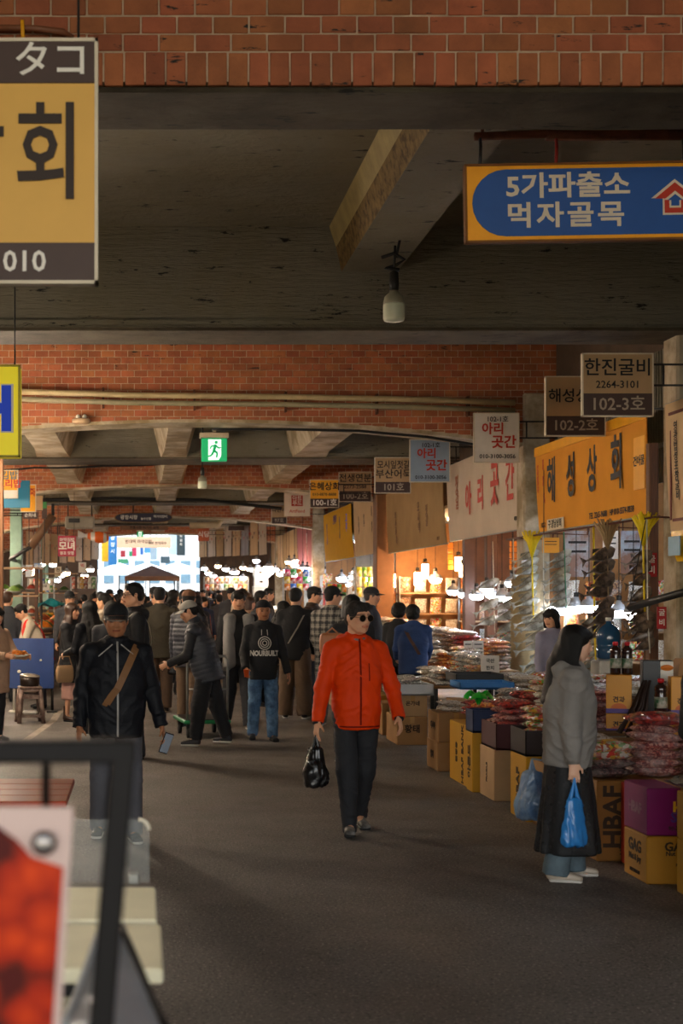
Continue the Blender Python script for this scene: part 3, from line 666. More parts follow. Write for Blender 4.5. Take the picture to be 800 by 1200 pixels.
def arrow(sc, y, mt):
    m = MB(); o = -w / 2 + 245 * k; P_ = [(0, 24), (25, 4), (13, 4), (13, -14), (-13, -14), (-13, 4), (-25, 4)]
    m.prism([(o + a * k * sc, b * k * sc - 2 * k) for a, b in P_], y, y + .003); return m.build('arrow', mt, pan)
arrow(1.1, -.0085, SW); arrow(.94, -.0105, INKR); arrow(.52, -.0125, SW); arrow(.36, -.0145, BLUE)
m = MB(); m.tube([at(556, 160, 9.0), at(640, 157, 9.0), at(700, 158, 9.0), at(860, 155, 9.0)], .028, 8)
m.tube([at(640, 159, 9.0), at(860, 158, 9.0)], .035, 8)
bar = tag(m.build('hanger_bar', RUST), 'rusty pipe bar above the blue direction sign', 'bar')
m = MB(); q = at(565, 162, 9.0); m.tube([q, (q.x, q.y, 5.2)], .012, 6); q = at(850, 155, 9.0); m.tube([q, (q.x, q.y, 5.6)], .012, 6); m.build('rod', RUST, bar)
for xx, mt in ((651, M('red_cord', '#8e2018', rough=.7)), (562, DARKM), (800, DARKM)):
    m = MB(); m.tube([at(xx, 158, 9.0), at(xx + 1, 172, 8.96), at(xx, 194, 8.92)], .011, 6); o = m.build('hanger_cord', mt, t); o.matrix_parent_inverse = Matrix.LocRotScale(t.location, t.rotation_euler, None).inverted()
# left distance: stacked small boards by the green column
hang_sign('yellow and white board with red lettering at the left edge', -14, 551, 21, 584, 24.5, WHT, [(0, .72, M('amber_board', '#dd9a10', rough=.5))], [('김밥', .72, .2, .25, M('grey_blue_ink', '#5b6a72', var=0), .03), ('보리밥', .7, .5, .26, INKR, .03)], FRAMEM, arms='left')
hang_sign('teal blue board turned towards the street at the left', -20, 563, 35, 595, 25.5, M('teal_board', '#14607c', rough=.5, var=.05), [], [], None, arms='left')
hang_sign('bright yellow board behind the teal one', 24, 568, 42, 600, 27.0, YEL, [], [('죽', .75, .3, .25, INKR)], FRAMEM, arms='left')
hang_sign('narrow beige board right of the yellow one', 42, 581, 50, 598, 30, BOARD, [], [], None, arms='left')
hang_sign('small brown board with pale lettering below the yellow one', 27, 600, 44, 608, 29, BROWN, [], [('순희네', .5, .5, .5, INKW)], None, arms='left')
hang_sign('slim dark board with a green mark at the left', 49, 588, 55, 608, 32, BROWN, [(.0, .4, M('green_mark', '#2f7a3c', rough=.5))], [], None, arms='left')
CRIM = M('crimson_board', '#a00a34', rough=.5, var=.05)
hang_sign('crimson banner board with white lettering over the left stalls', 68, 628, 89, 652, 36, CRIM, [], [('마약김밥', .5, .2, .16, INKW), ('모녀', .5, .52, .36, INKW, .03), ('원조 맛집', .5, .85, .14, INKW)], None, arms='up', cord=5.66)
# dark oval sign at the far arch, and the long board below it
Y = 45.6; c = at(168, 606.5, Y); k = Y / FPX; t = empty('oval_sign', c, 0, 'long dark oval sign with pale lettering below the far arch', 'sign')
m = MB(); pts = [(math.copysign(abs(math.cos(a)) ** .45, math.cos(a)) * 33 * k, math.sin(a) * 5.2 * k) for a in [2 * PI * i / 40 for i in range(40)]]; m.prism(pts, 0, .08); m.build('board', M('navy_board', '#1b1830', rough=.5), t)
m = MB(); m.prism([(a * 1.03, b * 1.12) for a, b in pts], .01, .07); m.build('rim', M('ochre_rim', '#7d5a1e', rough=.6), t)
put_text(t, '광장시장', (-17 * k, -.004, 0), 5.5 * k, INKW, off=.01); put_text(t, '농수산물', (3 * k, -.004, -1.5 * k), 3.4 * k, INKW); put_text(t, '먹거리장터', (20 * k, -.004, 1 * k), 3.6 * k, INKW)
m = MB()
for s in (-1, 1): m.tube([(s * 12 * k, .04, 4 * k), (s * 12 * k, .04, 5.66 - c.z)], .02, 6)
m.build('rod', DARKM, t)
hang_sign('long brown board with a row of dark lettering under the oval sign', 141, 616, 197, 621, 51, M('dull_brown_board', '#74543a', rough=.6), [], [('전통시장 먹거리 골목', .5, .5, .62, M('dull_ink', '#2e2018', var=0), .02)], None, arms='up', cord=5.66)
# exit signs
GREEN = M('exit_green', '#0e9a5c', rough=.4, emit=.55, var=0); EXW = M('exit_white', '#e8f5ec', rough=.4, emit=.9, var=0)
def exit_sign(label, x, y, w, Y, top):
    k = Y / FPX * w / 30; c = at(x, y, Y); t = empty('exit_sign', c, 0, label, 'sign', None)
    m = MB(); m.bbox((0, .05, 0), (30 * k, .1, 27 * k), .01); m.build('lamp_box', GREEN, t)
    m = MB(); m.prism([(-7 * k, -12 * k), (5 * k, -12 * k), (8 * k, -7 * k), (8 * k, 12 * k), (-7 * k, 12 * k)], -.003, .01); d = m.build('door_panel', EXW, t)
    m = MB()
    def limb(a, b, r): m.tube([(a[0] * k, -.006, a[1] * k), (b[0] * k, -.006, b[1] * k)], r * k, 6)
    m.ball((2.2 * k, -.006, 8.6 * k), (2.0 * k, .01, 2.0 * k)); limb((1.5, 6), (-.5, -1), 1.9); limb((-.5, -1), (3.6, -4), 1.5); limb((3.6, -4), (2.4, -9.5), 1.3); limb((-.5, -1), (-3, -6.5), 1.5); limb((-3, -6.5), (-7, -8), 1.2); limb((1.5, 5), (5.5, 1.5), 1.1); limb((5.5, 1.5), (7.5, 3), 1.0); limb((.8, 5), (-3.6, 4), 1.1); limb((-3.6, 4), (-5, .8), 1.0)
    m.build('running_figure', GREEN, d)
    m = MB(); m.bbox((0, .05, 17 * k), (34 * k, .16, 6 * k), .01); m.box((0, .05, (17 * k + top - c.z) / 2), (.05, .05, top - c.z - 17 * k)); m.build('housing', M('fixture_beige', '#b8a78c', rough=.5), t)
exit_sign('larger green running figure exit sign under the second brick arch', 251, 527, 30, 21.6, 5.66); exit_sign('smaller green running figure exit sign under the third arch', 187, 576, 14.5, 42.0, 5.66)
exit_sign('tiny green exit sign at the street end', 164, 626, 7, 54, 5.66)
# unlit hanging bulbs and the fitting on the second arch
def dead_bulb(label, x, ytop, y0, y1, Y, r):
    a = at(x, y1, Y); k = Y / FPX; H_ = (y1 - y0) * k; t = empty('hanging_bulb', (a.x, Y, a.z), 0, label, 'lamp')
    m = MB(); m.lathe((0, 0, 0), [(r * .55, 0), (r * .92, r * .1), (r, r * .35), (r, H_ * .5), (r * .97, H_ * .56)], 20); m.build('diffuser', M('frosted_bulb', '#c9cdb4', rough=.35, var=.03), t)
    m = MB(); m.lathe((0, 0, 0), [(r * .97, H_ * .55), (r, H_ * .6), (r * .85, H_ * .8), (r * .45, H_ * .92), (r * .4, H_)], 20); m.build('bulb_base', M('bulb_grey', '#8f8a76', rough=.5), t)
    m = MB(); m.lathe((0, 0, 0), [(r * .42, H_ * .98), (r * .46, H_ * 1.2), (r * .4, H_ * 1.55), (r * .2, H_ * 1.6)], 12); m.tube([(0, 0, H_ * 1.5), (.01, 0, (y1 - ytop) * k)], .012, 6); m.build('socket', DARKM, t)
    return t
t = dead_bulb('big unlit bulb hanging from the ceiling rib', 461.5, 288, 340, 377, 13.2, .105)
m = MB(); k = 13.2 / FPX; m.tube([(-.12, 0, .62), (0, 0, .66), (.1, 0, .6), (.02, .02, .55), (-.08, 0, .52), (.05, 0, .5)], .018, 6); m.tube([(.02, .0, .62), (.06, .02, .8), (.03, .03, .95)], .014, 6); m.build('wire_knot', CABLE, t)
dead_bulb('small unlit bulb hanging below the larger exit sign', 237, 416, 557, 573, 22.5, .075)
c = at(95, 492, 20.55); t = empty('wall_fitting', c, 0, 'pale oblong fitting on the second brick arch', 'lamp'); m = MB(); m.lathe((0, .02, 0), [(.1, -.06), (.15, -.04), (.155, .01), (.13, .02)], 16, sx=.9, sy=.7); m.build('base', M('fitting_beige', '#b89a78', rough=.5), t); m = MB(); m.ball((-.05, .02, .045), (.035, .04, .04)); m.ball((.05, .02, .045), (.035, .04, .04)); m.build('cap', WHITEP, t)

# ------------------------------------------------------------------ awning banners along the right facade (sheet in the YZ plane)
def banner(label, ya, yb, z0, z1, mat, texts=(), X=5.86, lean=.06, top=None, name='awning_banner', group=None, sag=.0, frame=True, side=1):
    """ya near .. yb far end of the sheet; lettering reads from the far end (left in the photo) to the near end"""
    t = empty(name, (X, (ya + yb) / 2, (z0 + z1) / 2), 0, label, 'banner', group); L = yb - ya; h = z1 - z0; m = MB(); P_ = []
    for i in range(9):
        row = []
        for j in range(13):
            v = i / 8; u = j / 12; row.append(Vector((side * (lean * v - .02 * math.sin(v * PI) + .008 * math.sin(u * 17 + v * 3)), (.5 - u) * L, (.5 - v) * h - sag * math.sin(u * PI) * v)))
        P_.append(row)
    m.grid(P_); m.grid([[p + Vector((side * .012, 0, 0)) for p in r][::-1] for r in P_]); sh = m.build('sheet', mat, t)
    if top:
        m = MB(); m.box((-side * .006, 0, h / 2 - .06), (.02, L, .13)); m.build('top_band', top, t)
    if frame:
        m = MB(); m.tube([(side * .03, -L / 2 - .05, h / 2), (side * .03, L / 2 + .05, h / 2)], .018, 6); m.tube([(side * (lean + .03), -L / 2 - .05, -h / 2 + .0), (side * (lean + .03), L / 2 + .05, -h / 2 + .0)], .018, 6)
        for yy in (-L / 2 + .1, L / 2 - .1): m.tube([(side * .03, yy, h / 2), (side * .44, yy, h / 2)], .014, 6)
        m.build('rail', STEEL, t)
    for tx in texts:
        s, u, v, hh, mt = tx[:5]; off = tx[5] if len(tx) > 5 else .02; sx = tx[6] if len(tx) > 6 else 1; vert = tx[7] if len(tx) > 7 else False
        chars = list(s) if vert else [s]
        for n_, ch in enumerate(chars):
            vv = v + n_ * hh * 1.08 if vert else v
            put_text(t, ch, (side * (lean * vv - .02 * math.sin(vv * PI)) - side * .014, (.5 - u) * L, (.5 - vv) * h), hh * h * 1.2, mt, rot=(PI / 2, 0, -PI / 2 * side), off=off, sx=sx)
    return t
ORB = M('orange_vinyl', '#dc963c', spec=.05, rough=.9, var=.06, vs=2, bump=.1, bs=6); CRB = M('cream_vinyl', '#cdae88', spec=.05, rough=.9, var=.06, vs=2); TANB = M('tan_vinyl', '#a58862', spec=.05, rough=.9, var=.08, vs=2); WHB = M('grey_white_vinyl', '#c4b3a0', spec=.05, rough=.9, var=.06, vs=2)
PINKB = M('rose_vinyl', '#a06262', spec=.05, rough=.9, var=.06); YELB = M('yellow_vinyl', '#d8a01c', spec=.05, rough=.9, var=.05)
def Yat(x, X=5.86): return FPX * X / (x - VX)
b1 = banner('long orange awning banner with big dark lettering, yellow top edge', Yat(758), Yat(627), 2.68, 3.92, ORB,
  [('해', .18, .47, .46, INK, .022, .68), ('성', .375, .47, .43, INK, .022, .68), ('상', .57, .47, .43, INK, .022, .68), ('회', .775, .47, .48, INK, .022, .68), ('TEL 2265-9688   HP 010-5574-8838', .70, .92, .075, INK, .01), ('건어물전문', .035, .25, .06, INKR, .015, 1, True), ('멸치 황태 굴비', .095, .2, .06, INKR, .015, 1, True), ('102-2', .06, .93, .07, INK, .01)], top=YEL)
m = MB(); L_ = Yat(627) - Yat(758)
sh = M('paper_label', '#d8cbb0', rough=.7, var=.05)
m.box((.025, (.5 - .2) * L_, -.545), (.012, .75, .16)); q = m.build('paper_strip', sh, b1); put_text(q, '구.경남상회', (.016, (.5 - .2) * L_, -.545), .13, INK, rot=(PI / 2, 0, -PI / 2), off=.02)
m = MB(); m.box((.0, (.5 - .945) * L_, .0), (.012, .36, .62)); q = m.build('side_poster', YEL, b1); put_text(q, '건어물', (-.009, (.5 - .945) * L_, .02), .13, INK, rot=(PI / 2, 0, -PI / 2), off=.02)
banner('cream banner with red brown frame and upright lettering at the right edge', 12.0, Yat(779, 5.6), 2.42, 3.78, CRB, [('제철굴비', .25, .2, .15, INK, .02, .9, True), ('영광법성포참굴비', .12, .2, .07, INK, .015, 1, True), ('직판장', .45, .2, .2, INK, .02, .9, True)], X=5.6)
m = MB(); Lb = Yat(779, 5.6) - 12.0
for yy, zz, dy, dz in ((0, .56, Lb * .9, .03), (0, -.56, Lb * .9, .03), (Lb * .45, 0, .03, 1.12), (-Lb * .45, 0, .03, 1.12)): m.box((.012 - zz * .04, yy, zz), (.012, dy, dz))
m.build('ornamental_frame', M('frame_ink', '#6a2a1c', rough=.6), bpy.data.objects['awning_banner.001'])
t = banner('bright yellow plastic sheet hanging below the framed cream banner', 12.6, Yat(786, 5.6), 2.1, 2.42, M('yellow_plastic', '#e8b40a', rough=.3, var=.05), [], X=5.6, frame=False)
m = MB(); m.box((-.03, .75, .0), (.012, .3, .2)); q = m.build('sticker', M('sticker_blue', '#7fa8c0', rough=.5), t)
banner('pale banner with large red brush lettering left of the column', 20.95, Yat(523), 2.78, 4.2, WHB, [('아', .33, .54, .36, INKR, .03, .8), ('리', .50, .52, .36, INKR, .03, .8), ('곳', .68, .46, .46, INKR, .03, .75), ('간', .86, .46, .44, INKR, .03, .75), ('젓갈', .17, .3, .2, M('faint_red', '#a86a50', var=0), .03, .8, True), ('02)2266-3056', .93, .88, .05, INK)])
banner('tan banner with a faint brush drawing and small dark lettering', Yat(519), Yat(452), 2.75, 4.2, TANB, [('모시떡', .62, .42, .14, M('faint_ink', '#6b4a2c', var=0), .02, 1, True), ('부산어묵', .2, .45, .12, M('faint_ink', '#6b4a2c'), .02, 1, True), ('젓갈', .75, .5, .14, M('faint_ink', '#6b4a2c'), .02, 1, True), ('101호', .9, .92, .06, M('faint_ink', '#6b4a2c'), .01)])
banner('cream banner with small upright lettering beside the brown pier', 33.9, Yat(414), 2.8, 4.3, CRB, [('수라상', .25, .35, .1, INK, .01, 1, True), ('반찬', .48, .35, .1, INK, .01, 1, True), ('김치 젓갈', .8, .25, .08, INK, .01, 1, True)])
banner('yellow banner with purple and black upright lettering', Yat(411.5), Yat(379), 2.8, 4.3, YELB, [('은혜상회', .45, .2, .16, M('purple_ink', '#4a2c5c', var=0), .03, .7), ('참기름', .15, .3, .13, M('purple_ink', '#4a2c5c'), .02, 1, True), ('들기름', .62, .25, .13, INK, .02, 1, True), ('고추', .85, .25, .16, INKB, .02, 1, True)])
banner('rose banner with a pale column of lettering by the far column', 46.6, Yat(348, 5.86), 2.75, 4.25, PINKB, [('홍어무침', .65, .3, .12, INKW, .02, 1, True)])
banner('plain beige banner left of the rose banner', Yat(347.5), Yat(331), 2.75, 4.25, TANB)
banner('pale pinkish banner left of the plain beige one', Yat(330.5), Yat(315.5), 2.75, 4.25, CRB)
def banner_row(label, p0, p1, n, mats, group, y0=(606, 626), y1=(650, 654), up=5.66):
    """a row of cloth banners hung across the street between photo columns p0 = (x, Y) and p1 = (x, Y)"""
    for i in range(n):
        a, b_ = [(p0[0] + (p1[0] - p0[0]) * u, p0[1] + (p1[1] - p0[1]) * u) for u in ((i + .08) / n, (i + .92) / n)]; um = (i + .5) / n; Ym = (a[1] + b_[1]) / 2
        A, B = Vector((px(*a), a[1], 0)), Vector((px(*b_), b_[1], 0)); d = B - A; z1 = pz(y0[0] + (y0[1] - y0[0]) * um, Ym); z0 = pz(y1[0] + (y1[1] - y1[0]) * um, Ym); c = (A + B) / 2; L = d.length; h = z1 - z0
        t = empty('awning_banner', (c.x, c.y, (z0 + z1) / 2), math.atan2(d.y, d.x), label % ORD[i], 'banner', group); P_ = [[Vector(((j / 8 - .5) * L, .03 * math.sin(j * 1.7 + i) * k / 5, (.5 - k / 5) * h)) for j in range(9)] for k in range(6)]
        m = MB(); m.grid(P_); m.grid([[p + Vector((0, .015, 0)) for p in r_][::-1] for r_ in P_]); m.build('sheet', mats[i % len(mats)], t)
        for k in range(3 + i % 3): put_text(t, rc_words[(i * 3 + k) % len(rc_words)], ((-.3 + .25 * k) * L, -.03, .1 * h - .1 * h * (k % 2)), .09 * h, [INKR, INK, BROWN][(i + k) % 3], off=.01)
        for s in (-.45, .45): m = MB(); m.tube([(s * L, .008, h / 2 - .02), (s * L, .008, up - (z0 + z1) / 2)], .015, 5); m.build('cord', DARKM, t)
rc_words = ['멸', '김', '젓갈', '굴비', '미역', '반찬', '떡', '전']
GV = M('grey_vinyl', '#7d706a', rough=.5)
banner_row('%s banner from the left edge of the far row on the right', (232, 60.3), (312, 49.5), 8, [CRB, WHB, TANB, WHB, CRB, GV, CRB, WHB], 'far awning banners right', (622, 606), (653, 650))
banner_row('%s banner from the left in the far row on the left', (30, 47.5), (117, 60.6), 9, [CRB, WHB, CRB, TANB, WHB, CRB, WHB, CRB, WHB], 'far awning banners left', (622, 632), (664, 655))
# posts and piers carrying the right facade
X = px(1, 17.6); m = MB(); m.bbox((X, 17.6, 1.75), (.07, .07, 3.5), .008); tag(m.build('post', WOOD), 'thin brown post at the left edge below the yellow box sign', 'post')
m = MB(); m.bbox((5.9, Yat(764, 5.9), 1.75), (.11, .11, 3.5), .01); tag(m.build('post', WOOD), 'brown steel post at the near end of the orange banner', 'post')
m = MB(); m.bbox((5.86, 33.0, 1.9), (.42, .5, 4.9), .02); tag(m.build('pier', M('brown_pier', '#7a5230', rough=.6, var=.15)), 'brown boxed pier between the tan and the cream banner', 'pier')

m = MB(); m.tube([at(-30, 32, 7.5), at(40, 33, 7.5), at(73, 37, 7.5), at(84, 44, 7.56)], .018, 8); cb = tag(m.build('conduit', M('copper_conduit', '#7a4a30', rough=.5)), 'short brown conduit pinned to the near bricks above the cream sign', 'pipe')
m = MB(); m.tube([at(26, 24, 7.46), at(27, 46, 7.46)], .012, 6); m.build('yellow_tie', YEL, cb)
# ------------------------------------------------------------------ cartons, display tables and packed goods on the right
KRAFT = M('kraft_card', '#9c7448', rough=.75, var=.1, vs=4); KRAFT2 = M('pale_kraft_card', '#ad8a62', rough=.75, var=.1, vs=4); GOLD = M('golden_card', '#a8741a', rough=.55, var=.08, vs=4); GOLD2 = M('yellow_card', '#b8860f', rough=.5, var=.06, vs=4)
MAG = M('magenta_card', '#740b52', rough=.45, var=.08); DKBOX = M('dark_card', '#2a1f1e', rough=.5, var=.15); MAROON = M('maroon_card', '#4a2428', rough=.5, var=.12); BLUEBOX = M('blue_black_card', '#1c2c50', rough=.5, var=.1)
TAPE = M('packing_tape', '#b48a52', rough=.25, var=.05, spec=.6); DKINK = M('carton_ink', '#33200f', rough=.7, var=0); GOLDINK = M('gold_ink', '#e0a81e', rough=.5, var=0); VIOL = M('violet_ink', '#4f2f7a', rough=.5, var=0)
def carton(label, x0, x1, y0, y1, z0, z1, mat, left=(), front=(), tape=True, open_top=False, group=None, name='carton'):
    c = Vector(((x0 + x1) / 2, (y0 + y1) / 2, z0)); w, d, h = x1 - x0, y1 - y0, z1 - z0; t = empty(name, c, 0, label, 'box', group)
    m = MB(); m.bbox((0, 0, h / 2), (w - .004, d - .004, h - .002), .006); m.build('body', mat, t)
    if tape:
        m = MB(); m.box((0, 0, h - .0005), (.05, d - .002, .003)); m.box((0, -d / 2 + .001, h - .04), (.05, .003, .08)); m.box((0, d / 2 - .001, h - .04), (.05, .003, .08)); m.build('tape', TAPE, t)
    for s, u, v, hh, mt, rz, *k in left: put_text(t, s, (-w / 2 - .0005, (.5 - u) * d, (1 - v) * h), hh, mt, rot=(Matrix.Rotation(-PI / 2, 3, 'Z') @ Matrix.Rotation(PI / 2, 3, 'X') @ Matrix.Rotation(R(rz), 3, 'Z')).to_euler(), off=.03, sx=k[0] if k else 1)
    for s, u, v, hh, mt, rz, *k in front: put_text(t, s, ((u - .5) * w, -d / 2 - .0005, (1 - v) * h), hh, mt, rot=(Matrix.Rotation(PI / 2, 3, 'X') @ Matrix.Rotation(R(rz), 3, 'Z')).to_euler(), off=.03, sx=k[0] if k else 1)
    return t
carton('brown and gold carton with large upright black lettering beside the black lace skirt', 2.985, 3.4, 8.95, 9.38, 0, .53, M('brown_gold_card', '#8a5c1e', rough=.55, var=.08), left=[('HBAF', .5, .5, .1, DKINK, 90)], front=[('HBAF', .27, .45, .17, DKINK, 90), ('바프', .45, .8, .07, DKINK, 90)])
carton('yellow carton with dark swirl lettering standing on the floor under the magenta carton', 3.05, 3.5, 8.24, 8.63, 0, .29, GOLD, left=[('GAG', .5, .3, .1, DKINK, 0), ('Nut & Joy', .5, .55, .05, DKINK, 0), ('NET WEIGHT', .5, .84, .028, DKINK, 0)], front=[('GAG', .42, .22, .075, DKINK, 0), ('Nut & Joy', .42, .36, .036, DKINK, 0), ('제품명  볶음 땅콩', .6, .6, .026, DKINK, 0), ('내용량  10kg', .6, .72, .026, DKINK, 0)])
carton('magenta carton with gold and violet lettering on top of the yellow carton', 3.06, 3.52, 8.26, 8.66, .29, .58, MAG, left=[('HBAF', .5, .5, .09, M('pink_grey_ink', '#8a6474', var=0), 0)], front=[('HBAF', .6, .42, .1, GOLDINK, 0), ('SWEET', .6, .62, .085, VIOL, 0), ('허니버터 아몬드', .5, .85, .03, DKINK, 0)])
carton('orange red carton wedged behind the magenta one', 3.135, 3.36, 8.67, 8.93, .0, .53, M('orange_red_card', '#b8341c', rough=.5, var=.08), tape=False)
for z0, z1, lb in ((0, .32, 'yellow carton on the floor at the right edge of the photo'), (.32, .60, 'yellow carton on top of the one at the right edge of the photo')):
    carton(lb, 3.155, 3.6, 7.55, 8.05, z0, z1, GOLD2, left=[('땅콩', .35, .5, .1, INKR, 90)], front=[('HBAF', .3, .4, .1, DKINK, 0)])
carton('yellow carton half hidden behind the woman\'s black skirt', 2.96, 3.35, 10.5, 10.95, 0, .5, GOLD2, left=[('HBAF', .5, .5, .12, DKINK, 90)])
carton('tall pale brown carton with vertical tape between two yellow cartons', 2.985, 3.36, 11.55, 12.04, 0, .44, KRAFT2, left=[('FRAGILE', .5, .5, .045, DKINK, 90)])
carton('narrow yellow carton with upright lettering left of the pale brown one', 2.93, 3.3, 12.08, 12.3, 0, .53, GOLD2, left=[('아몬드', .5, .5, .11, DKINK, 90)])
carton('big yellow carton with two columns of upright lettering', 2.955, 3.4, 12.35, 13.08, 0, .56, GOLD2, left=[('HBAF BANK', .72, .5, .1, DKINK, 90), ('꿀땅콩', .4, .5, .07, DKINK, 90)])
carton('lower brown carton of the two stacked left of the big yellow carton', 2.93, 3.3, 13.5, 14.0, 0, .29, KRAFT, left=[('멸치', .5, .5, .08, DKINK, 0)]); carton('upper brown carton of the two stacked left of the big yellow carton', 2.94, 3.3, 13.5, 14.0, .29, .58, KRAFT, left=[('다시마', .5, .5, .08, DKINK, 0)])
carton('wide brown carton on the floor below the white tray beside the red jacket', 2.98, 3.34, 15.9, 16.6, 0, .33, KRAFT, front=[('황태', .5, .45, .1, DKINK, 0)]); carton('brown printed carton under the white tray', 3.0, 3.34, 15.92, 16.5, .33, .58, KRAFT2, front=[('온가네', .5, .4, .06, DKINK, 0)])
for i, (y0, a) in enumerate(((17.0, KRAFT), (17.7, GOLD), (18.5, KRAFT2), (19.3, KRAFT), (21.4, KRAFT2), (22.3, KRAFT), (24.0, GOLD))):
    carton(ORD[i] + ' carton from the near end under the far goods tables', 3.0 + .1 * (i % 2), 3.4 + .1 * (i % 2), y0, y0 + .5, 0, .4 + .05 * (i % 3), a, group='cartons under the far tables')
# trays set on the cartons
def tray(label, x0, x1, y0, y1, z0, h, mat, name='tray', cat='tray'):
    t = empty(name, ((x0 + x1) / 2, (y0 + y1) / 2, z0), 0, label, cat); w, d = x1 - x0, y1 - y0; m = MB(); m.box((0, 0, .008), (w, d, .016)); m.build('base', mat, t)
    for dx, dy, sx, sy in ((0, -d / 2 + .006, w, .012), (0, d / 2 - .006, w, .012), (-w / 2 + .006, 0, .012, d), (w / 2 - .006, 0, .012, d)):
        m = MB(); m.bbox((dx, dy, h / 2), (sx, sy, h), .003); m.build('side', mat, t)
    return t
tray('maroon open carton with a yellow green label full of packs on the pale brown carton', 2.99, 3.4, 11.5, 12.0, .44, .22, MAROON, 'open_carton', 'box')
tray('dark open carton with an oval picture right of the maroon one', 2.97, 3.35, 10.55, 10.98, .5, .2, DKBOX, 'open_carton', 'box')
tray('blue black open carton on the narrow yellow carton', 2.93, 3.28, 12.06, 12.32, .53, .2, BLUEBOX, 'open_carton', 'box')
tray('white plastic tray on the stacked brown cartons beside the red jacket', 2.94, 3.4, 15.85, 16.6, .58, .13, M('white_plastic', '#c8ccd0', rough=.35, var=.04))
tray('blue plastic tray between the goods', 3.2, 3.75, 13.7, 14.15, .8, .07, M('blue_plastic', '#2a6fae', rough=.35, var=.05)); tray('black plastic crate behind the blue tray', 3.3, 3.8, 14.3, 14.8, .82, .1, M('black_plastic', '#17181a', rough=.4))
# display tables
BOARDM = M('plywood', '#8a6a45', rough=.7, var=.2, vs=5, stretch=(1, 6, 6))
def table(label, x0, x1, y0, y1, z, mat=None, name='display_table'):
    t = empty(name, ((x0 + x1) / 2, (y0 + y1) / 2, 0), 0, label, 'table'); w, d = x1 - x0, y1 - y0
    m = MB(); m.bbox((0, 0, z - .015), (w, d, .03), .004); m.build('tabletop', mat or BOARDM, t)
    for sx in (-1, 1):
        for sy in (-1, 1): m = MB(); m.box((sx * (w / 2 - .06), sy * (d / 2 - .06), (z - .03) / 2), (.04, .04, z - .03)); m.build('leg', DARKM, t)
    return t
m = MB(); m.box((.125, -.2515, .09), (.11, .004, .09)); m.build('printed_label', M('lime_label', '#a8a83c', rough=.5, var=.3, vs=30), bpy.data.objects['open_carton'])
T1 = table('low plywood table under the near packs by the long haired woman', 3.42, 5.5, 9.45, 11.2, .58); carton('brown carton carrying the tall stack of packs behind the magenta carton', 3.41, 3.95, 8.94, 9.4, 0, .53, KRAFT)
T2 = table('low plywood table under the packs left of the long haired woman', 3.42, 5.5, 11.4, 15.3, .60); T3 = table('low plywood table behind the white tray', 3.42, 4.4, 16.25, 17.8, .66); T3b = table('low plywood table left of the blue jacketed woman', 4.05, 5.25, 18.95, 20.0, .70)
T4 = table('table of packs in front of the amber lit shop', 3.6, 5.6, 21.5, 26.2, .72); T5 = table('table of packs in front of the tan banner shop', 3.6, 5.6, 27, 32.8, .74); T6 = table('table of packs in front of the yellow banner shop', 3.7, 5.6, 34.2, 45, .78); T7 = table('table of packs before the farthest shops on the right', 3.8, 5.6, 47, 58, .8)
# a bag: pillow with crimped ends and lumpy filling
def bag_mesh(L, Wd, Hh, lump, seed, nu=20, nv=12):
    us = np.linspace(-1, 1, nu); vs_ = np.linspace(-1, 1, nv); Pt = []; Pb = []; rg = np.random.default_rng(seed)
    for u in us:
        a, b_ = [], []
        for v in vs_:
            e = max(0, 1 - abs(u) ** 3.5) ** .7 * max(0, 1 - abs(v) ** 3.0) ** .7; crim = 1 if abs(u) < .93 else .0
            nz = float(vnoise(np.array([[u * L * 28 + seed, v * Wd * 28, seed * 1.7]]))[0]) * lump
            wv = .012 * math.sin(v * 9 + seed) * (1 if abs(u) > .9 else 0)
            x, y = u * L / 2, v * Wd / 2 * (1 - .07 * (1 - abs(u)))
            a.append((x, y, Hh * .5 + e * (Hh * .5 + nz) * crim + wv * .6)); b_.append((x, y, Hh * .5 - e * Hh * .5 * crim + wv * .6 - .001))
        Pt.append(a); Pb.append(b_)
    m = MB(); m.grid(Pt); m.grid([r[::-1] for r in Pb]); return m
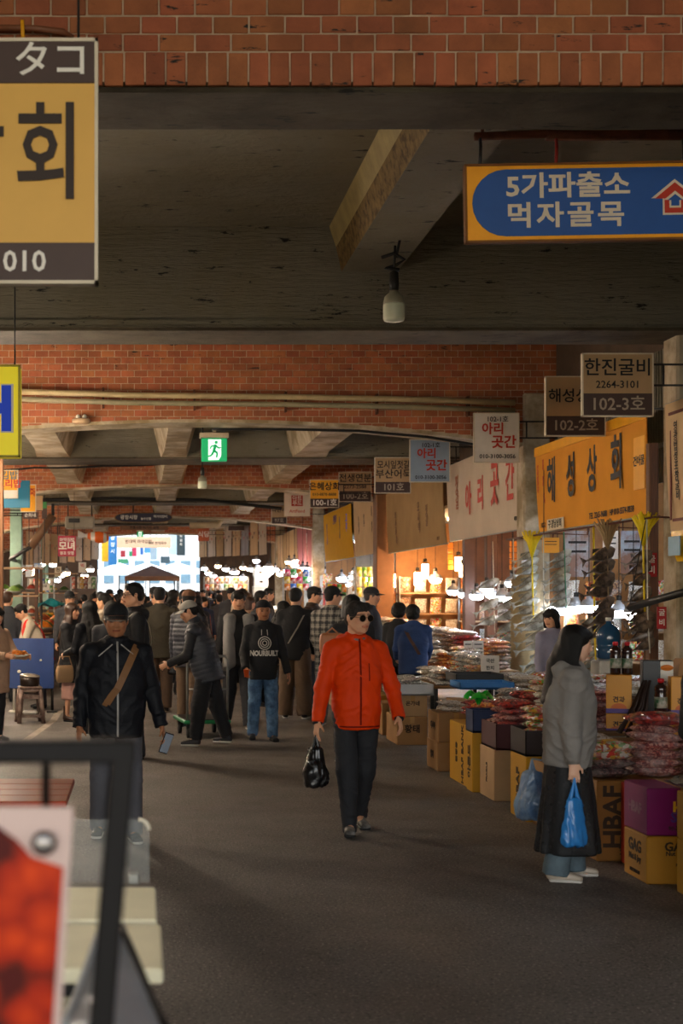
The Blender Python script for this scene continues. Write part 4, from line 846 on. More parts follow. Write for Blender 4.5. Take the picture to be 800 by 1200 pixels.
def pack_mat(name, cols, cs, clear=.25, coat=.9):
    if name in MATS: return MATS[name]
    m = bpy.data.materials.new(name); m.use_nodes = True; t = m.node_tree; N = t.nodes; L = t.links; b = N['Principled BSDF']
    tc = N.new('ShaderNodeTexCoord'); oi = N.new('ShaderNodeObjectInfo'); ad = N.new('ShaderNodeVectorMath'); ad.operation = 'ADD'
    sc = N.new('ShaderNodeVectorMath'); sc.operation = 'SCALE'; sc.inputs[0].default_value = (13, 7, 5); L.new(oi.outputs['Random'], sc.inputs['Scale'])
    L.new(tc.outputs['Object'], ad.inputs[0]); L.new(sc.outputs[0], ad.inputs[1])
    v = N.new('ShaderNodeTexVoronoi'); v.inputs['Scale'].default_value = cs; L.new(ad.outputs[0], v.inputs['Vector'])
    r = N.new('ShaderNodeValToRGB'); r.color_ramp.interpolation = 'CONSTANT'; e = r.color_ramp.elements
    while len(e) < len(cols): e.new(.5)
    for i, c in enumerate(cols): e[i].position = i / len(cols); e[i].color = lin(c)
    sx = N.new('ShaderNodeSeparateColor'); L.new(v.outputs['Color'], sx.inputs[0]); L.new(sx.outputs[0], r.inputs[0])
    nz = N.new('ShaderNodeTexNoise'); nz.inputs['Scale'].default_value = 9; nz.inputs['Detail'].default_value = 4; L.new(ad.outputs[0], nz.inputs['Vector'])
    mr = N.new('ShaderNodeMapRange'); mr.inputs[1].default_value = .45; mr.inputs[2].default_value = .65; mr.inputs[4].default_value = clear; L.new(nz.outputs[0], mr.inputs[0])
    mx = N.new('ShaderNodeMix'); mx.data_type = 'RGBA'; mx.inputs[7].default_value = (.75, .72, .68, 1); L.new(mr.outputs[0], mx.inputs[0]); L.new(r.outputs[0], mx.inputs[6])
    L.new(mx.outputs[2], b.inputs['Base Color']); b.inputs['Roughness'].default_value = .45; b.inputs['Coat Weight'].default_value = coat; b.inputs['Coat Roughness'].default_value = .05; b.inputs['Coat IOR'].default_value = 1.7
    n2 = N.new('ShaderNodeTexNoise'); n2.inputs['Scale'].default_value = 26; n2.inputs['Detail'].default_value = 3; L.new(ad.outputs[0], n2.inputs['Vector'])
    bp = N.new('ShaderNodeBump'); bp.inputs['Strength'].default_value = .8; bp.inputs['Distance'].default_value = .02; L.new(n2.outputs[0], bp.inputs['Height'])
    L.new(bp.outputs[0], b.inputs['Normal']); n3 = N.new('ShaderNodeTexNoise'); n3.inputs['Scale'].default_value = 15; n3.inputs['Detail'].default_value = 2; n3.inputs['Distortion'].default_value = 1.5; L.new(ad.outputs[0], n3.inputs['Vector']); b3 = N.new('ShaderNodeBump'); b3.inputs['Distance'].default_value = .07; L.new(n3.outputs[0], b3.inputs['Height']); L.new(b3.outputs[0], b.inputs['Coat Normal']); MATS[name] = m; return m
PK = {'date': (pack_mat('red_dates', ['#7a1015', '#a01c1c', '#5a0c12', '#c03828'], 48, .1), 'clear bag of dark red dried dates'),
      'rose': (pack_mat('rose_flakes', ['#843636', '#a85a50', '#6c2c30', '#c08a7c'], 75, .35), 'clear bag of rose coloured dried seafood'),
      'brown': (pack_mat('brown_strips', ['#6b4228', '#8a5a36', '#4c2c1c', '#b08858'], 70, .35), 'clear bag of brown dried strips'),
      'silver': (pack_mat('silver_anchovy', ['#8a8a88', '#b4b2aa', '#6a6a6c', '#d8d4c8'], 80, .4), 'shiny bag of silvery anchovies'),
      'orange': (pack_mat('orange_slices', ['#d06018', '#e08828', '#b04414', '#e8a850'], 46, .25), 'clear bag of orange dried fruit'),
      'white': (pack_mat('white_squid', ['#c8bca8', '#d8d0c0', '#a89478', '#e0dcd4'], 60, .3), 'pale bag of white dried squid'),
      'mix': (pack_mat('mixed_snack', ['#c83020', '#e0a828', '#4c9a3c', '#d8d0c8', '#a84820'], 40, .35), 'printed bag of mixed snacks'),
      'dark': (pack_mat('dark_foil', ['#4a2c30', '#684040', '#301e22', '#8e6a64'], 60, .35), 'dark shiny bag of seaweed')}
PKM = {}
for i, k in enumerate(PK):
    m1 = bag_mesh(.33, .23, .075, .012 if k in ('date', 'orange') else .007, i + 1); m2 = bag_mesh(.29, .24, .06, .008, i + 21)
    PKM[k] = [m1.mesh('bag', PK[k][0]), m2.mesh('bag', PK[k][0])]
rr = random.Random(11)
LABELW = M('paper_tag', '#d8d0c0', rough=.5, var=.05)
TAGM = None
PLAB = []
for c in ('#d8d2c4', '#c83a2a', '#d8b030'):
    m = MB(); m.grid([[Vector((-.055 + .11 * i / 3, -.04 + .08 * j / 2, .084 - .006 * abs(j - 1) - .004 * (abs(i - 1.5) - .5))) for j in range(3)] for i in range(4)]); PLAB.append(m.mesh('label', M('pack_label_' + c[1:], c, rough=.35, var=.2, vs=40, coat=.6)))
PSTUFF = MB(); PKEYS = list(PK); PN = [0]
def add_stuff(me, k, mt):
    PSTUFF.add([mt @ v.co for v in me.vertices], [tuple(p.vertices) for p in me.polygons], PKEYS.index(k), True)
PSHORT = {'date': 'red date bag', 'rose': 'rose seafood bag', 'brown': 'brown strip bag', 'silver': 'silver anchovy bag', 'orange': 'orange fruit bag', 'white': 'white squid bag', 'mix': 'mixed snack bag', 'dark': 'dark seaweed bag'}
def pack(k, x, y, z, rz, where, grp, tilt=0, sc=1.0, roll=0, pos=''):
    me = PKM[k][rr.randrange(2)]
    if y > 15.4 or PN[0] >= 298:                       # past the nearest three hundred: joined into one heap
        add_stuff(me, k, Matrix.LocRotScale(Vector((x, y, z)), Euler((R(tilt), R(roll), rz)), Vector((sc, sc, sc)))); return
    PN[0] += 1
    o = link('packed_bag', me, None, (x, y, z), (R(tilt), R(roll), rz)); o.scale = (sc, sc, sc)
    tag(o, PSHORT[k] + (', ' + pos + ' ' if pos else ' ') + where, 'bag', grp + ' (' + k + ')')
    if PN[0] % 3 == 0:
        link('label', PLAB[PN[0] // 3 % 3], o, (.02, .0, .0))
    return o
def pile(where, grp, x0, x1, y0, y1, z, hfun, kinds, dx=.27, dy=.34, sc=1.0):
    nx, ny = max(1, int((x1 - x0) / dx)), max(1, int((y1 - y0) / dy))
    for i in range(nx):
        for j in range(ny):
            x = x0 + (i + .5) * (x1 - x0) / nx; y = y0 + (j + .5) * (y1 - y0) / ny; n = hfun(i / max(1, nx - 1), j / max(1, ny - 1)); k = kinds(i, j); zz = z
            for q in range(n):
                if rr.random() < .25: k = kinds(rr.randrange(9), rr.randrange(9))
                pack(k, x + rr.uniform(-.025, .025), y + rr.uniform(-.03, .03), zz, rr.uniform(-.3, .3), where, grp, rr.uniform(-4, 4), sc, rr.uniform(-4, 4), ORD[q] + ' up' + (', ' + ORD[i] + ' from aisle' if nx > 1 else '') + (', ' + ORD[j] + ' row' if ny > 1 else '')); zz += .058 * sc
def pick(*ks): return lambda i, j: ks[(i * 3 + j * 5 + i * j) % len(ks)]
# near table: high stacks to the right, low and mixed to the left
pile('in the near pile', 'near pile', 3.29, 3.92, 8.96, 9.38, .53, lambda u, v: 6 if u < .5 else 5, pick('rose', 'date', 'brown'), .31, .42)
pile('in the low front row', 'near front row', 2.98, 3.28, 8.97, 9.37, .53, lambda u, v: 4, pick('dark', 'mix'), .3, .2, .98)
for k in range(2): pack('date', 3.45 + .31 * k, 9.15, .53 + .058 * 6 - .058 * k, rr.uniform(-.2, .2), 'of the two topping the near pile', 'top of the near pile', sc=1.15, pos=('left one', 'right one')[k])
pile('near table back', 'near back', 3.95, 5.3, 9.75, 11.1, .58, lambda u, v: 5 if u < .5 else 6, pick('white', 'mix', 'brown', 'rose'), .34, .44)
pile('in the row by the grey sleeve', 'sleeve row', 3.02, 3.38, 9.7, 10.4, .50, lambda u, v: 4, pick('mix', 'white', 'date', 'orange'), .36, .24)
tray('plain board box carrying the front row beside the sleeve', 3.0, 3.4, 9.65, 10.45, .0, .5, KRAFT, 'open_carton', 'box')
# second table
pile('on the second table', 'second pile', 3.45, 5.3, 11.45, 13.4, .60, lambda u, v: int(4 + 3 * u + (2 if v < .35 else 0)), pick('brown', 'silver', 'white', 'rose', 'date', 'white'), .3, .38)
pile('in the maroon carton', 'maroon carton', 3.02, 3.38, 11.53, 11.98, .62, lambda u, v: 4, pick('date', 'orange', 'rose'), .36, .22, .95); pile('in the dark carton by the skirt', 'dark carton', 3.0, 3.33, 10.58, 10.95, .64, lambda u, v: 4, pick('orange', 'mix'), .36, .2, .95)
pile('on the big yellow carton', 'yellow carton top', 2.97, 3.38, 12.4, 13.05, .56, lambda u, v: 4, pick('orange', 'date', 'orange', 'mix'), .4, .22, .8)
pile('on the stacked brown cartons', 'brown carton top', 2.95, 3.28, 13.52, 13.98, .58, lambda u, v: 2, pick('white', 'brown'), .36, .24, .9)
pile('second table back', 'second back', 3.9, 5.3, 13.6, 15.2, .60, lambda u, v: 5, pick('silver', 'white', 'brown', 'mix'), .34, .4)
pile('in the white tray beside the red jacket', 'white tray', 2.96, 3.38, 15.9, 16.55, .62, lambda u, v: 3, pick('silver', 'white', 'silver'), .4, .3, .9)
pile('on the third table behind the red jacket', 'third table', 3.48, 4.35, 16.3, 17.75, .66, lambda u, v: int(3 + 3 * u), pick('silver', 'white', 'brown', 'silver', 'mix'), .3, .36)
pile('on the table beyond the blue jacketed woman', 'third far table', 4.1, 5.2, 19.0, 19.95, .70, lambda u, v: int(4 + 3 * u), pick('white', 'orange', 'brown', 'mix'), .36, .45)
pile('on the table before the amber lit shop', 'fourth table', 3.7, 5.5, 21.6, 26, .72, lambda u, v: int(2 + 4 * u), pick('white', 'orange', 'brown', 'silver', 'mix', 'date'), .5, .62, 1.3)
pile('on the table before the tan banner shop', 'fifth table', 3.7, 5.5, 27.1, 32.6, .74, lambda u, v: int(2 + 4 * u), pick('white', 'mix', 'orange', 'silver', 'rose'), .6, .8, 1.5)
pile('on the table before the yellow banner shop', 'sixth table', 3.8, 5.5, 34.4, 44.8, .78, lambda u, v: 3, pick('white', 'mix', 'orange', 'silver', 'date'), .85, 1.1, 2.0)
pile('on the farthest right table', 'seventh table', 3.9, 5.5, 47.4, 57.6, .80, lambda u, v: 4, pick('white', 'mix', 'orange', 'brown', 'date'), .85, 1.1, 2.2)
# green bag rosette on the yellow carton
m = MB(); rg = random.Random(4)
t = empty('green_bag', (3.02, 12.22, .74), 0, 'crumpled bright green plastic bag on the blue black carton', 'bag')
for i in range(10):
    a = i * 2.4; P_ = [[Vector((math.cos(a + s * .35) * r * .13, math.sin(a + s * .35) * r * .13, .02 + .12 * math.sin(r * PI * .8) + .02 * s * math.cos(i))) for s in (-1, -.3, .3, 1)] for r in (.05, .35, .7, 1)]; m = MB(); m.grid(P_); m.build('fold', M('green_film', '#1fa82c', rough=.3, var=.15, coat=.6), t)
# upright gift boxes, bottles and paper bag on the near table
GIFT = M('gift_yellow', '#d08c10', rough=.4, var=.05)
def gift(label, x, y, z, w, d, h, mat, rz=0, base=None, emblem=None):
    t = empty('gift_box', (x, y, z), R(rz), label, 'box'); m = MB(); m.bbox((0, 0, h / 2), (w, d, h), .004); m.build('body', mat, t)
    if base:
        m = MB(); m.bbox((0, 0, h * .07), (w + .003, d + .003, h * .13), .003); m.build('base_band', base, t)
        m = MB(); m.prism([(math.cos(a) * w * .32, h * .13 + abs(math.sin(a)) * h * .14) for a in [PI * i / 10 for i in range(11)]], -d / 2 - .003, -d / 2 + .001); m.build('emblem', M('nut_orange', '#c4621e', rough=.5), t)
        put_text(t, '견과', (0, -d / 2 - .001, h * .36), w * .26, DKINK, off=.03)
    return t
S1 = .58 + .35; VB = M('violet_band', '#4a2a78', rough=.4)
gift('lower upright yellow gift box under the twin bottles', 3.36, 9.60, .80, .17, .15, .12, GIFT, -20, VB)
gift('upright yellow gift box carrying the twin bottles', 3.36, 9.60, .92, .17, .15, .27, GIFT, -20, VB)
gift('front yellow gift box with violet base right of the red capped bottle', 3.70, 9.36, .93, .15, .1, .26, GIFT, -10, VB)
gift('wide yellow box lying under the bottle and front gift box', 3.64, 9.36, .80, .52, .3, .13, GIFT, -6)
t = gift('black and white upright gift box with a round emblem behind the red capped bottle', 3.63, 9.62, .93, .2, .12, .36, M('gift_black', '#14151a', rough=.4), -12)
m = MB(); m.bbox((.06, -.062, .18), (.085, .006, .35), .002); q = m.build('white_panel', WHITEP, t); m = MB(); m.lathe((0, 0, 0), [(.042, 0), (.042, .004)], 24, sy=.5); e = m.build('round_emblem', M('emblem_orange', '#d8792a', rough=.5), q, (.06, -.069, .31), (PI / 2, 0, 0)); put_text(q, '명품', (.06, -.0665, .2), .035, INK)
t = empty('paper_bag', (3.86, 9.66, .80), R(8), 'brown paper gift bag with a dark nut emblem', 'bag'); m = MB()
pr = [(.0, .10), (.2, .105), (.38, .1), (.46, .085), (.5, .06)]
for (z0, w0), (z1, w1) in zip(pr, pr[1:]): m.add([(-w0, -.06, z0), (w0, -.06, z0), (w0, .06, z0), (-w0, .06, z0), (-w1, -.05, z1), (w1, -.05, z1), (w1, .05, z1), (-w1, .05, z1)], [(0, 1, 5, 4), (1, 2, 6, 5), (2, 3, 7, 6), (3, 0, 4, 7), (4, 5, 6, 7), (3, 2, 1, 0)])
m.build('body', M('brown_paper', '#9a7048', rough=.7, var=.1), t); m = MB(); m.lathe((0, 0, 0), [(.055, 0), (.055, .004)], 24, sx=.8, sy=1.2); m.build('nut_emblem', M('nut_brown', '#3c1e14', rough=.5), t, (0, -.061, .29), (PI / 2, 0, 0))
def bottle(label, x, y, z, r, h, capm, body, n=1):
    t = empty('bottle', (x, y, z), 0, label, 'bottle'); m = MB(); m.lathe((0, 0, 0), [(r * .9, 0), (r, .01), (r, h * .55), (r * .9, h * .62), (r, h * .68), (r * .95, h * .78), (r * .5, h * .86), (r * .42, h * .9)], 18); m.build('body', body, t)
    m = MB(); m.lathe((0, 0, 0), [(r * 1.02, h * .2), (r * 1.02, h * .5)], 18); m.build('label', M('bottle_label', '#b8b0a0', rough=.5, col2='#2f5a38', c2s=20), t); m = MB(); m.lathe((0, 0, 0), [(r * .5, h * .89), (r * .52, h * .98), (r * .4, h)], 14); m.build('cap', capm, t); return t
REDP = M('red_plastic', '#b81018', rough=.3); DKB = M('dark_syrup', '#2a1410', rough=.15, coat=1)
bottle('left red capped bottle of the pair on the upright yellow gift box', 3.335, 9.60, 1.19, .036, .23, REDP, DKB); bottle('right red capped bottle of the pair on the upright yellow gift box', 3.41, 9.58, 1.19, .036, .23, REDP, DKB); bottle('single red capped bottle before the black and white gift box', 3.54, 9.3, .93, .042, .25, REDP, DKB)
# dark brown dried bunch leaning by the gift boxes
t = empty('dried_bunch', (3.44, 9.42, .80), 0, 'bunch of long dark brown dried seaweed leaning by the gift boxes', 'dried goods'); 
for i in range(9): m = MB(); a = rr.uniform(-.07, .07); m.tube([(a - .08, rr.uniform(-.04, .04), 0), (a * .5 - .0, rr.uniform(-.03, .03), .18), (.05 + a * .3, rr.uniform(-.02, .02), .36)], [.02, .022, .008], 6, flat=.5); m.build('strand', M('kelp', '#2e1c14', rough=.6, var=.3), t)
# foil bag on the corner
m = MB(); mm = bag_mesh(.45, .35, .1, .03, 77); t = link('foil_bag', mm.mesh('foil', M('silver_foil', '#b8b2a8', rough=.25, metal=.6, bump=1.2, bs=30)), None, (3.36, 8.0, .6), (0, 0, .3)); tag(t, 'crumpled silver foil bag on the carton at the right edge', 'bag')

# ------------------------------------------------------------------ dried fish strung up along the shop front
def fish_mesh(L, Hh, th, mat):
    m = MB(); n = 10; P_ = []
    for i in range(n + 1):
        u = i / n; e = math.sin(min(1, u * 1.15) ** .7 * PI) ** .8 * (1 - .25 * u) if u < .87 else .12; P_.append([(u * L * .86, math.cos(a) * th * .5 * max(.1, e), math.sin(a) * Hh * .5 * max(.1, e) * (1.15 if math.sin(a) < 0 else .85)) for a in [2 * PI * k / 8 for k in range(8)]])
    m.grid(P_, close_u=True); x = L * .85
    m.add([(x, .003, .01), (L, .002, Hh * .38), (L * .96, 0, 0), (L, -.002, -Hh * .38), (x, -.003, -.01)], [(0, 1, 2), (0, 2, 4), (2, 3, 4)]); m.add([(L * .35, 0, Hh * .4), (L * .6, 0, Hh * .55), (L * .65, 0, Hh * .25)], [(0, 1, 2)])
    return m.mesh('fish', mat)
SILV = M('dried_fish_skin', '#c0beb0', rough=.38, var=.4, vs=14, col2='#6a6456', c2s=7, metal=.05, coat=.3, orand=.2); SILD = M('dark_fish_skin', '#7a6654', rough=.4, var=.45, vs=12, col2='#3a2c22', c2s=7, coat=.3, orand=.2)
YCORD = M('yellow_cord', '#e6c80e', rough=.5, var=.1); WCORD = M('white_cord', '#c8c4b4', rough=.6); BCORD = M('straw_cord', '#a08660', rough=.7)
FM = {'s': fish_mesh(.42, .13, .04, SILV), 'l': fish_mesh(.52, .16, .045, SILV), 'd': fish_mesh(.46, .2, .05, SILD), 'e': fish_mesh(.36, .16, .045, SILD)}
rail = tag(MB().tube([(5.62, 14.8, 2.60), (5.62, 21.0, 2.60)], .012, 8).build('hanging_rail', RUST), 'steel rail along the shop front from which dried fish hang', 'rail')
for yy in (14.9, 17.0, 18.9, 20.5): m = MB(); m.tube([(5.62, yy, 2.6), (6.18, yy, 2.58), (6.27, yy, 3.6)], .012, 6); m.build('rail_stay', RUST, rail)
def fish_string(label, x, y0, y1, n, kind, cord, tassel=None, flip=1, X=5.62, tail=0):
    Y = FPX * X / (x - VX); z0, z1 = pz(y0, Y), pz(y1, Y); t = empty('dried_fish_string', (X, Y, 2.6), 0, label, 'dried fish', 'strings of dried fish')
    m = MB(); m.tube([(0, -.012, 0), (.004, -.03, (z0 - 2.6)), (.012, -.035, (z0 + z1) / 2 - 2.6), (.03, -.03, z1 - 2.6 - .05)], .012 if cord is YCORD else .008, 6); m.build('cord', cord, t)
    for i in range(n):
        z = z0 + (z1 - z0) * (i + .5) / n - 2.6
        o = link('fish', FM[kind], t, (.1 * flip + rr.uniform(-.02, .02), rr.uniform(-.02, .02), z + .06), (rr.uniform(-.3, .3), R(180 if flip > 0 else 0) * 0 + (R(26) + rr.uniform(-.14, .14)), rr.uniform(-.35, .35) + (PI if flip > 0 else 0)))
    if tassel:
        m = MB()
        for i in range(40): a = 2 * PI * i / 40; r = rr.uniform(.04, .17); m.tube([(0, -.05, -.3), (math.cos(a) * r * .45, math.sin(a) * r * .3 - .06, -.1), (math.cos(a) * r, math.sin(a) * r * .6 - .06, rr.uniform(-.02, .08))], [.016, .014, .009], 5)
        m.build('tassel', tassel, t)
    return t
fish_string('string of silvery dried fish with a bushy yellow tassel in front of the column', 622, 645, 730, 9, 's', YCORD, YCORD)
fish_string('string of silvery dried fish on a white cord left of the column', 601, 700, 790, 7, 'l', WCORD)
fish_string('string of silvery dried fish on a white cord over the straw bundle', 636, 715, 795, 7, 'l', WCORD)
fish_string('short string of silvery dried fish high up left of the column', 577, 672, 738, 3, 'l', WCORD)
fish_string('string of small silvery dried fish behind the bowl lamps', 660, 645, 712, 7, 's', M('green_cord', '#4f8a66', rough=.5), None)
fish_string('string of silvery dried fish with yellow cord by the woman\'s face', 695, 722, 792, 6, 's', YCORD)
fish_string('string of big dark dried fish with a straw tassel', 710, 642, 742, 7, 'd', BCORD, BCORD); fish_string('string of dark dried fish with a yellow tassel at the brown post', 752, 645, 745, 7, 'e', YCORD, YCORD)
fish_string('string of dark dried fish low beside the brown post', 757, 720, 760, 4, 'e', WCORD)
# straw bundle before the column, water jug, plastic curtain, dark arm, notices
STRAW = M('straw', '#a8926a', rough=.85, var=.25, vs=20, stretch=(1, 1, 14), bump=.8, bs=30)
t = empty('straw_bundle', (5.66, 20.1, 0), 0, 'tall bundle wrapped in straw rope in front of the pale column', 'bundle'); m = MB(); pf = []
for i in range(40): z = i * .05; pf += [(.2, z), (.225, z + .025)]
m.lathe((0, 0, 0), pf, 16); m.build('straw_wrap', STRAW, t); m = MB(); m.tube([(0, 0, 1.95), (.02, 0, 2.2)], [.19, .1], 12); m.build('tied_top', STRAW, t)
t = empty('water_jug', (5.34, 15.6, 1.02), 0, 'big blue water jug standing in the near shop', 'jug'); m = MB(); m.lathe((0, 0, 0), [(.12, 0), (.135, .02), (.135, .14), (.125, .15), (.135, .17), (.135, .3), (.1, .36), (.035, .40), (.03, .44)], 20); m.build('bottle', M('jug_blue', '#1d4a6c', rough=.15, coat=.8), t); m = MB(); m.lathe((0, 0, 0), [(.034, .43), (.034, .47)], 12); m.build('cap', WHITEP, t)
t = empty('water_dispenser', (5.34, 15.6, 0), 0, 'pale water dispenser carrying the blue jug', 'dispenser'); m = MB(); m.bbox((0, 0, .5), (.31, .33, 1.0), .02); m.build('body', WHITEP, t); m = MB(); m.lathe((0, 0, 1.0), [(.12, 0), (.1, .02)], 16); m.build('collar', M('jug_collar', '#9aa0a4', rough=.5), t)
m = MB(); m.grid([[Vector((5.98 + .03 * math.sin(j * 1.9 + i * .4) + .01 * math.sin(i * 1.3), 11.8 + j * .2, 2.6 - i * .2)) for j in range(19)] for i in range(9)]); m.grid([[Vector((5.985 + .03 * math.sin(j * 1.9 + i * .4) + .01 * math.sin(i * 1.3), 11.8 + j * .2, 2.6 - i * .2)) for j in range(19)][::-1] for i in range(9)])
cur = m.build('plastic_curtain', M('dusty_plastic', '#8e9489', rough=.18, var=.25, vs=2.5, bump=.6, bs=4, coat=.8, col2='#6e7068', c2s=1.5)); tag(cur, 'crumpled grey plastic curtain beside the brown post', 'curtain'); m = MB(); m.tube([(5.98, 11.7, 2.61), (5.98, 15.5, 2.61)], .015, 6); m.tube([(5.98, 12, 2.61), (6.3, 12, 2.7)], .012, 6); m.build('curtain_rod', STEEL, cur)
a, b_ = at(737, 712, 14.6), at(815, 690, 13.0); m = MB(); m.tube([a, b_], .04, 4); t = tag(m.build('folding_pole', DARKM), 'dark awning arm crossing in front of the plastic curtain', 'pole'); m = MB(); m.tube([b_, (5.98, 12.6, 2.3)], .02, 6); m.tube([a, (5.62, 15.2, 2.6)], .006, 5); m.build('stay', DARKM, t)
RN = M('red_notice', '#a81c1c', rough=.5)
for x, y0, y1, w, lb in ((763, 648, 676, 13, 'red notice with white brush letters on the brown post'), (775, 711, 737, 11, 'small red notice below the dark awning arm')):
    Y = 15.4 if x < 770 else 14.95; X = px(x, Y); k = Y / FPX; t = empty('notice', (X, Y, pz((y0 + y1) / 2, Y)), 0, lb, 'sign'); m = MB(); m.bbox((0, 0, 0), (w * k, .016, (y1 - y0) * k), .003); m.build('board', RN, t)
    for i, ch in enumerate('굴비'): put_text(t, ch, (0, -.009, (.22 - .44 * i) * (y1 - y0) * k), w * k * .75, INKW, off=.02)
    m = MB(); m.tube([(0, .0, 0), (5.9 - X, .25 if x < 770 else .3, .0)], .006, 5); m.build('hook', DARKM, t)
# handwritten price board and papers
t = empty('price_board', at(574, 783, 15.0), R(-8), 'small white hand lettered price board on a dark post', 'sign'); m = MB(); m.bbox((0, 0, 0), (.2, .015, .28), .004, rot=(R(-12), 0, R(0))); m.build('board', WHT, t)
for i, s in enumerate(('국산', '한치', '굴비')): put_text(t, s, (0, -.012 + .0, .08 - .08 * i), .05, INK, rot=(R(78), 0, 0), off=.02)
m = MB(); m.tube([(0, .01, -.1), (0, .03, -(at(574, 783, 15.0).z - .6))], .02, 8); m.build('post', DARKM, t)
for x, w, lb in ((548, 10, 'left white paper notice behind the goods'), (560, 13, 'right white paper notice behind the goods')):
    Y = 19.5; k = Y / FPX; c = at(x, 763, Y); t = empty('paper_notice', (c.x, Y, c.z), 0, lb, 'sign'); m = MB(); m.bbox((0, 0, 0), (w * k, .01, 24 * k), .002); m.build('sheet', WHITEP, t)
    for i in range(4): m = MB(); m.box((0, -.0065, (8 - 5 * i) * k), (w * k * .7, .002, 1.2 * k)); m.build('text_line', INK, t)
    m = MB(); m.tube([(0, .01, 0), (0, .012, .66 - c.z)], .008, 6); m.build('stick', DARKM, t)
# shelves inside the shops
SHELF = M('shelf_board', '#a08060', rough=.6, var=.1)
def shelf(label, x, y, L, zs, depth=.4, axis='x', kinds=('mix', 'white', 'orange', 'brown', 'silver'), grp='', where='', sc=1.0):
    t = empty('shelf_unit', (x, y, 0), 0, label, 'shelf'); H_ = zs[-1] + .4
    for z in zs: m = MB(); m.box((0, 0, z - .012), (L if axis == 'x' else depth, depth if axis == 'x' else L, .024)); m.build('shelf', SHELF, t)
    for s in (-1, 1):
        for q in (-1, 1): m = MB(); m.box(((s * (L / 2 - .02), q * (depth / 2 - .02), H_ / 2) if axis == 'x' else (s * (depth / 2 - .02), q * (L / 2 - .02), H_ / 2)), (.03, .03, H_)); m.build('upright', STEEL, t)
    n = int(L / (.3 * sc))
    for z in zs:
        for i in range(n):
            u = -L / 2 + (i + .5) * L / n; k = kinds[(i + int(z * 10)) % len(kinds)]
            add_stuff(PKM[k][i % 2], k, Matrix.LocRotScale(Vector((x + (u if axis == 'x' else -.05), y + (-.02 if axis == 'x' else u), z + .15 * sc)), Euler((0, R(78), R(90)) if axis == 'x' else (0, R(-78), 0)), Vector((sc, sc, sc))))
shelf('tall shelf of packs against the white partition of the near shop', 7.6, 20.5, 2.6, (.75, 1.2, 1.65), grp='near shop shelf', where='the tall shelf of the near shop')
shelf('tall shelf of packs in the amber lit shop', 7.4, 26.1, 2.6, (.8, 1.25, 1.7), grp='amber shop shelf', where='the tall shelf of the amber lit shop')
shelf('tall shelf of packs in the tan banner shop', 7.5, 33.0, 2.6, (.8, 1.3, 1.8), grp='tan shop shelf', where='the shelf of the tan banner shop', sc=1.2)
shelf('tall shelf of bright packs in the yellow banner shop', 7.2, 45.6, 2.4, (.8, 1.4, 2.0), kinds=('mix', 'orange', 'date', 'white'), grp='yellow shop shelf', where='the shelf of the yellow banner shop', sc=1.4)
shelf('shelf of bright packs far down on the right', 7.2, 39.3, 2.4, (.8, 1.4, 2.0), kinds=('mix', 'orange', 'white'), grp='far shop shelf', where='the shelf in the shop before the far column', sc=1.4)

tag(PSTUFF.build('packed_bag_heaps', [PK[k][0] for k in PKEYS]), 'farther heaps and shelves of packed dried goods beyond the nearest tables', 'bags', kind='stuff')
print('PACKS', PN[0], len(PSTUFF.f))

for i, (x, y0, y1, w, Y, lb, mt) in enumerate(((676, 622, 676, 30, 20.0, 'tall calendar sheet hung in the near shop behind the fish', M('calendar_paper', '#a8a8ac', rough=.5, var=.1, col2='#8a6a5c', c2s=2.5)), (740, 622, 672, 26, 19.6, 'second tall printed sheet hung in the near shop', M('printed_paper', '#9aa4b0', rough=.5, col2='#7a5a4c', c2s=2.5)), (715, 622, 655, 18, 19.8, 'small pale price sheet between the tall printed sheets', WHT), (645, 630, 648, 20, 19.8, 'small orange sheet hung right of the yellow tassel', ORB))):
    k = Y / FPX; c = at(x, (y0 + y1) / 2, Y); t = empty('hung_sheet', c, 0, lb, 'sheet'); w_, h_ = w * k, (y1 - y0) * k; m = MB(); m.bbox((0, 0, 0), (w_, .012, h_), .003); m.build('sheet', mt, t)
    for q in range(2): m = MB(); m.box((0, -.008, h_ * (.25 - .2 * q)), (w_ * .7, .003, h_ * .05)); m.build('text_line', INK, t)
    for s in (-1, 1): m = MB(); m.tube([(s * w_ * .4, 0, h_ / 2 - .01), (s * w_ * .4, 0, 3.56 - c.z)], .006, 5); m.build('cord', DARKM, t)
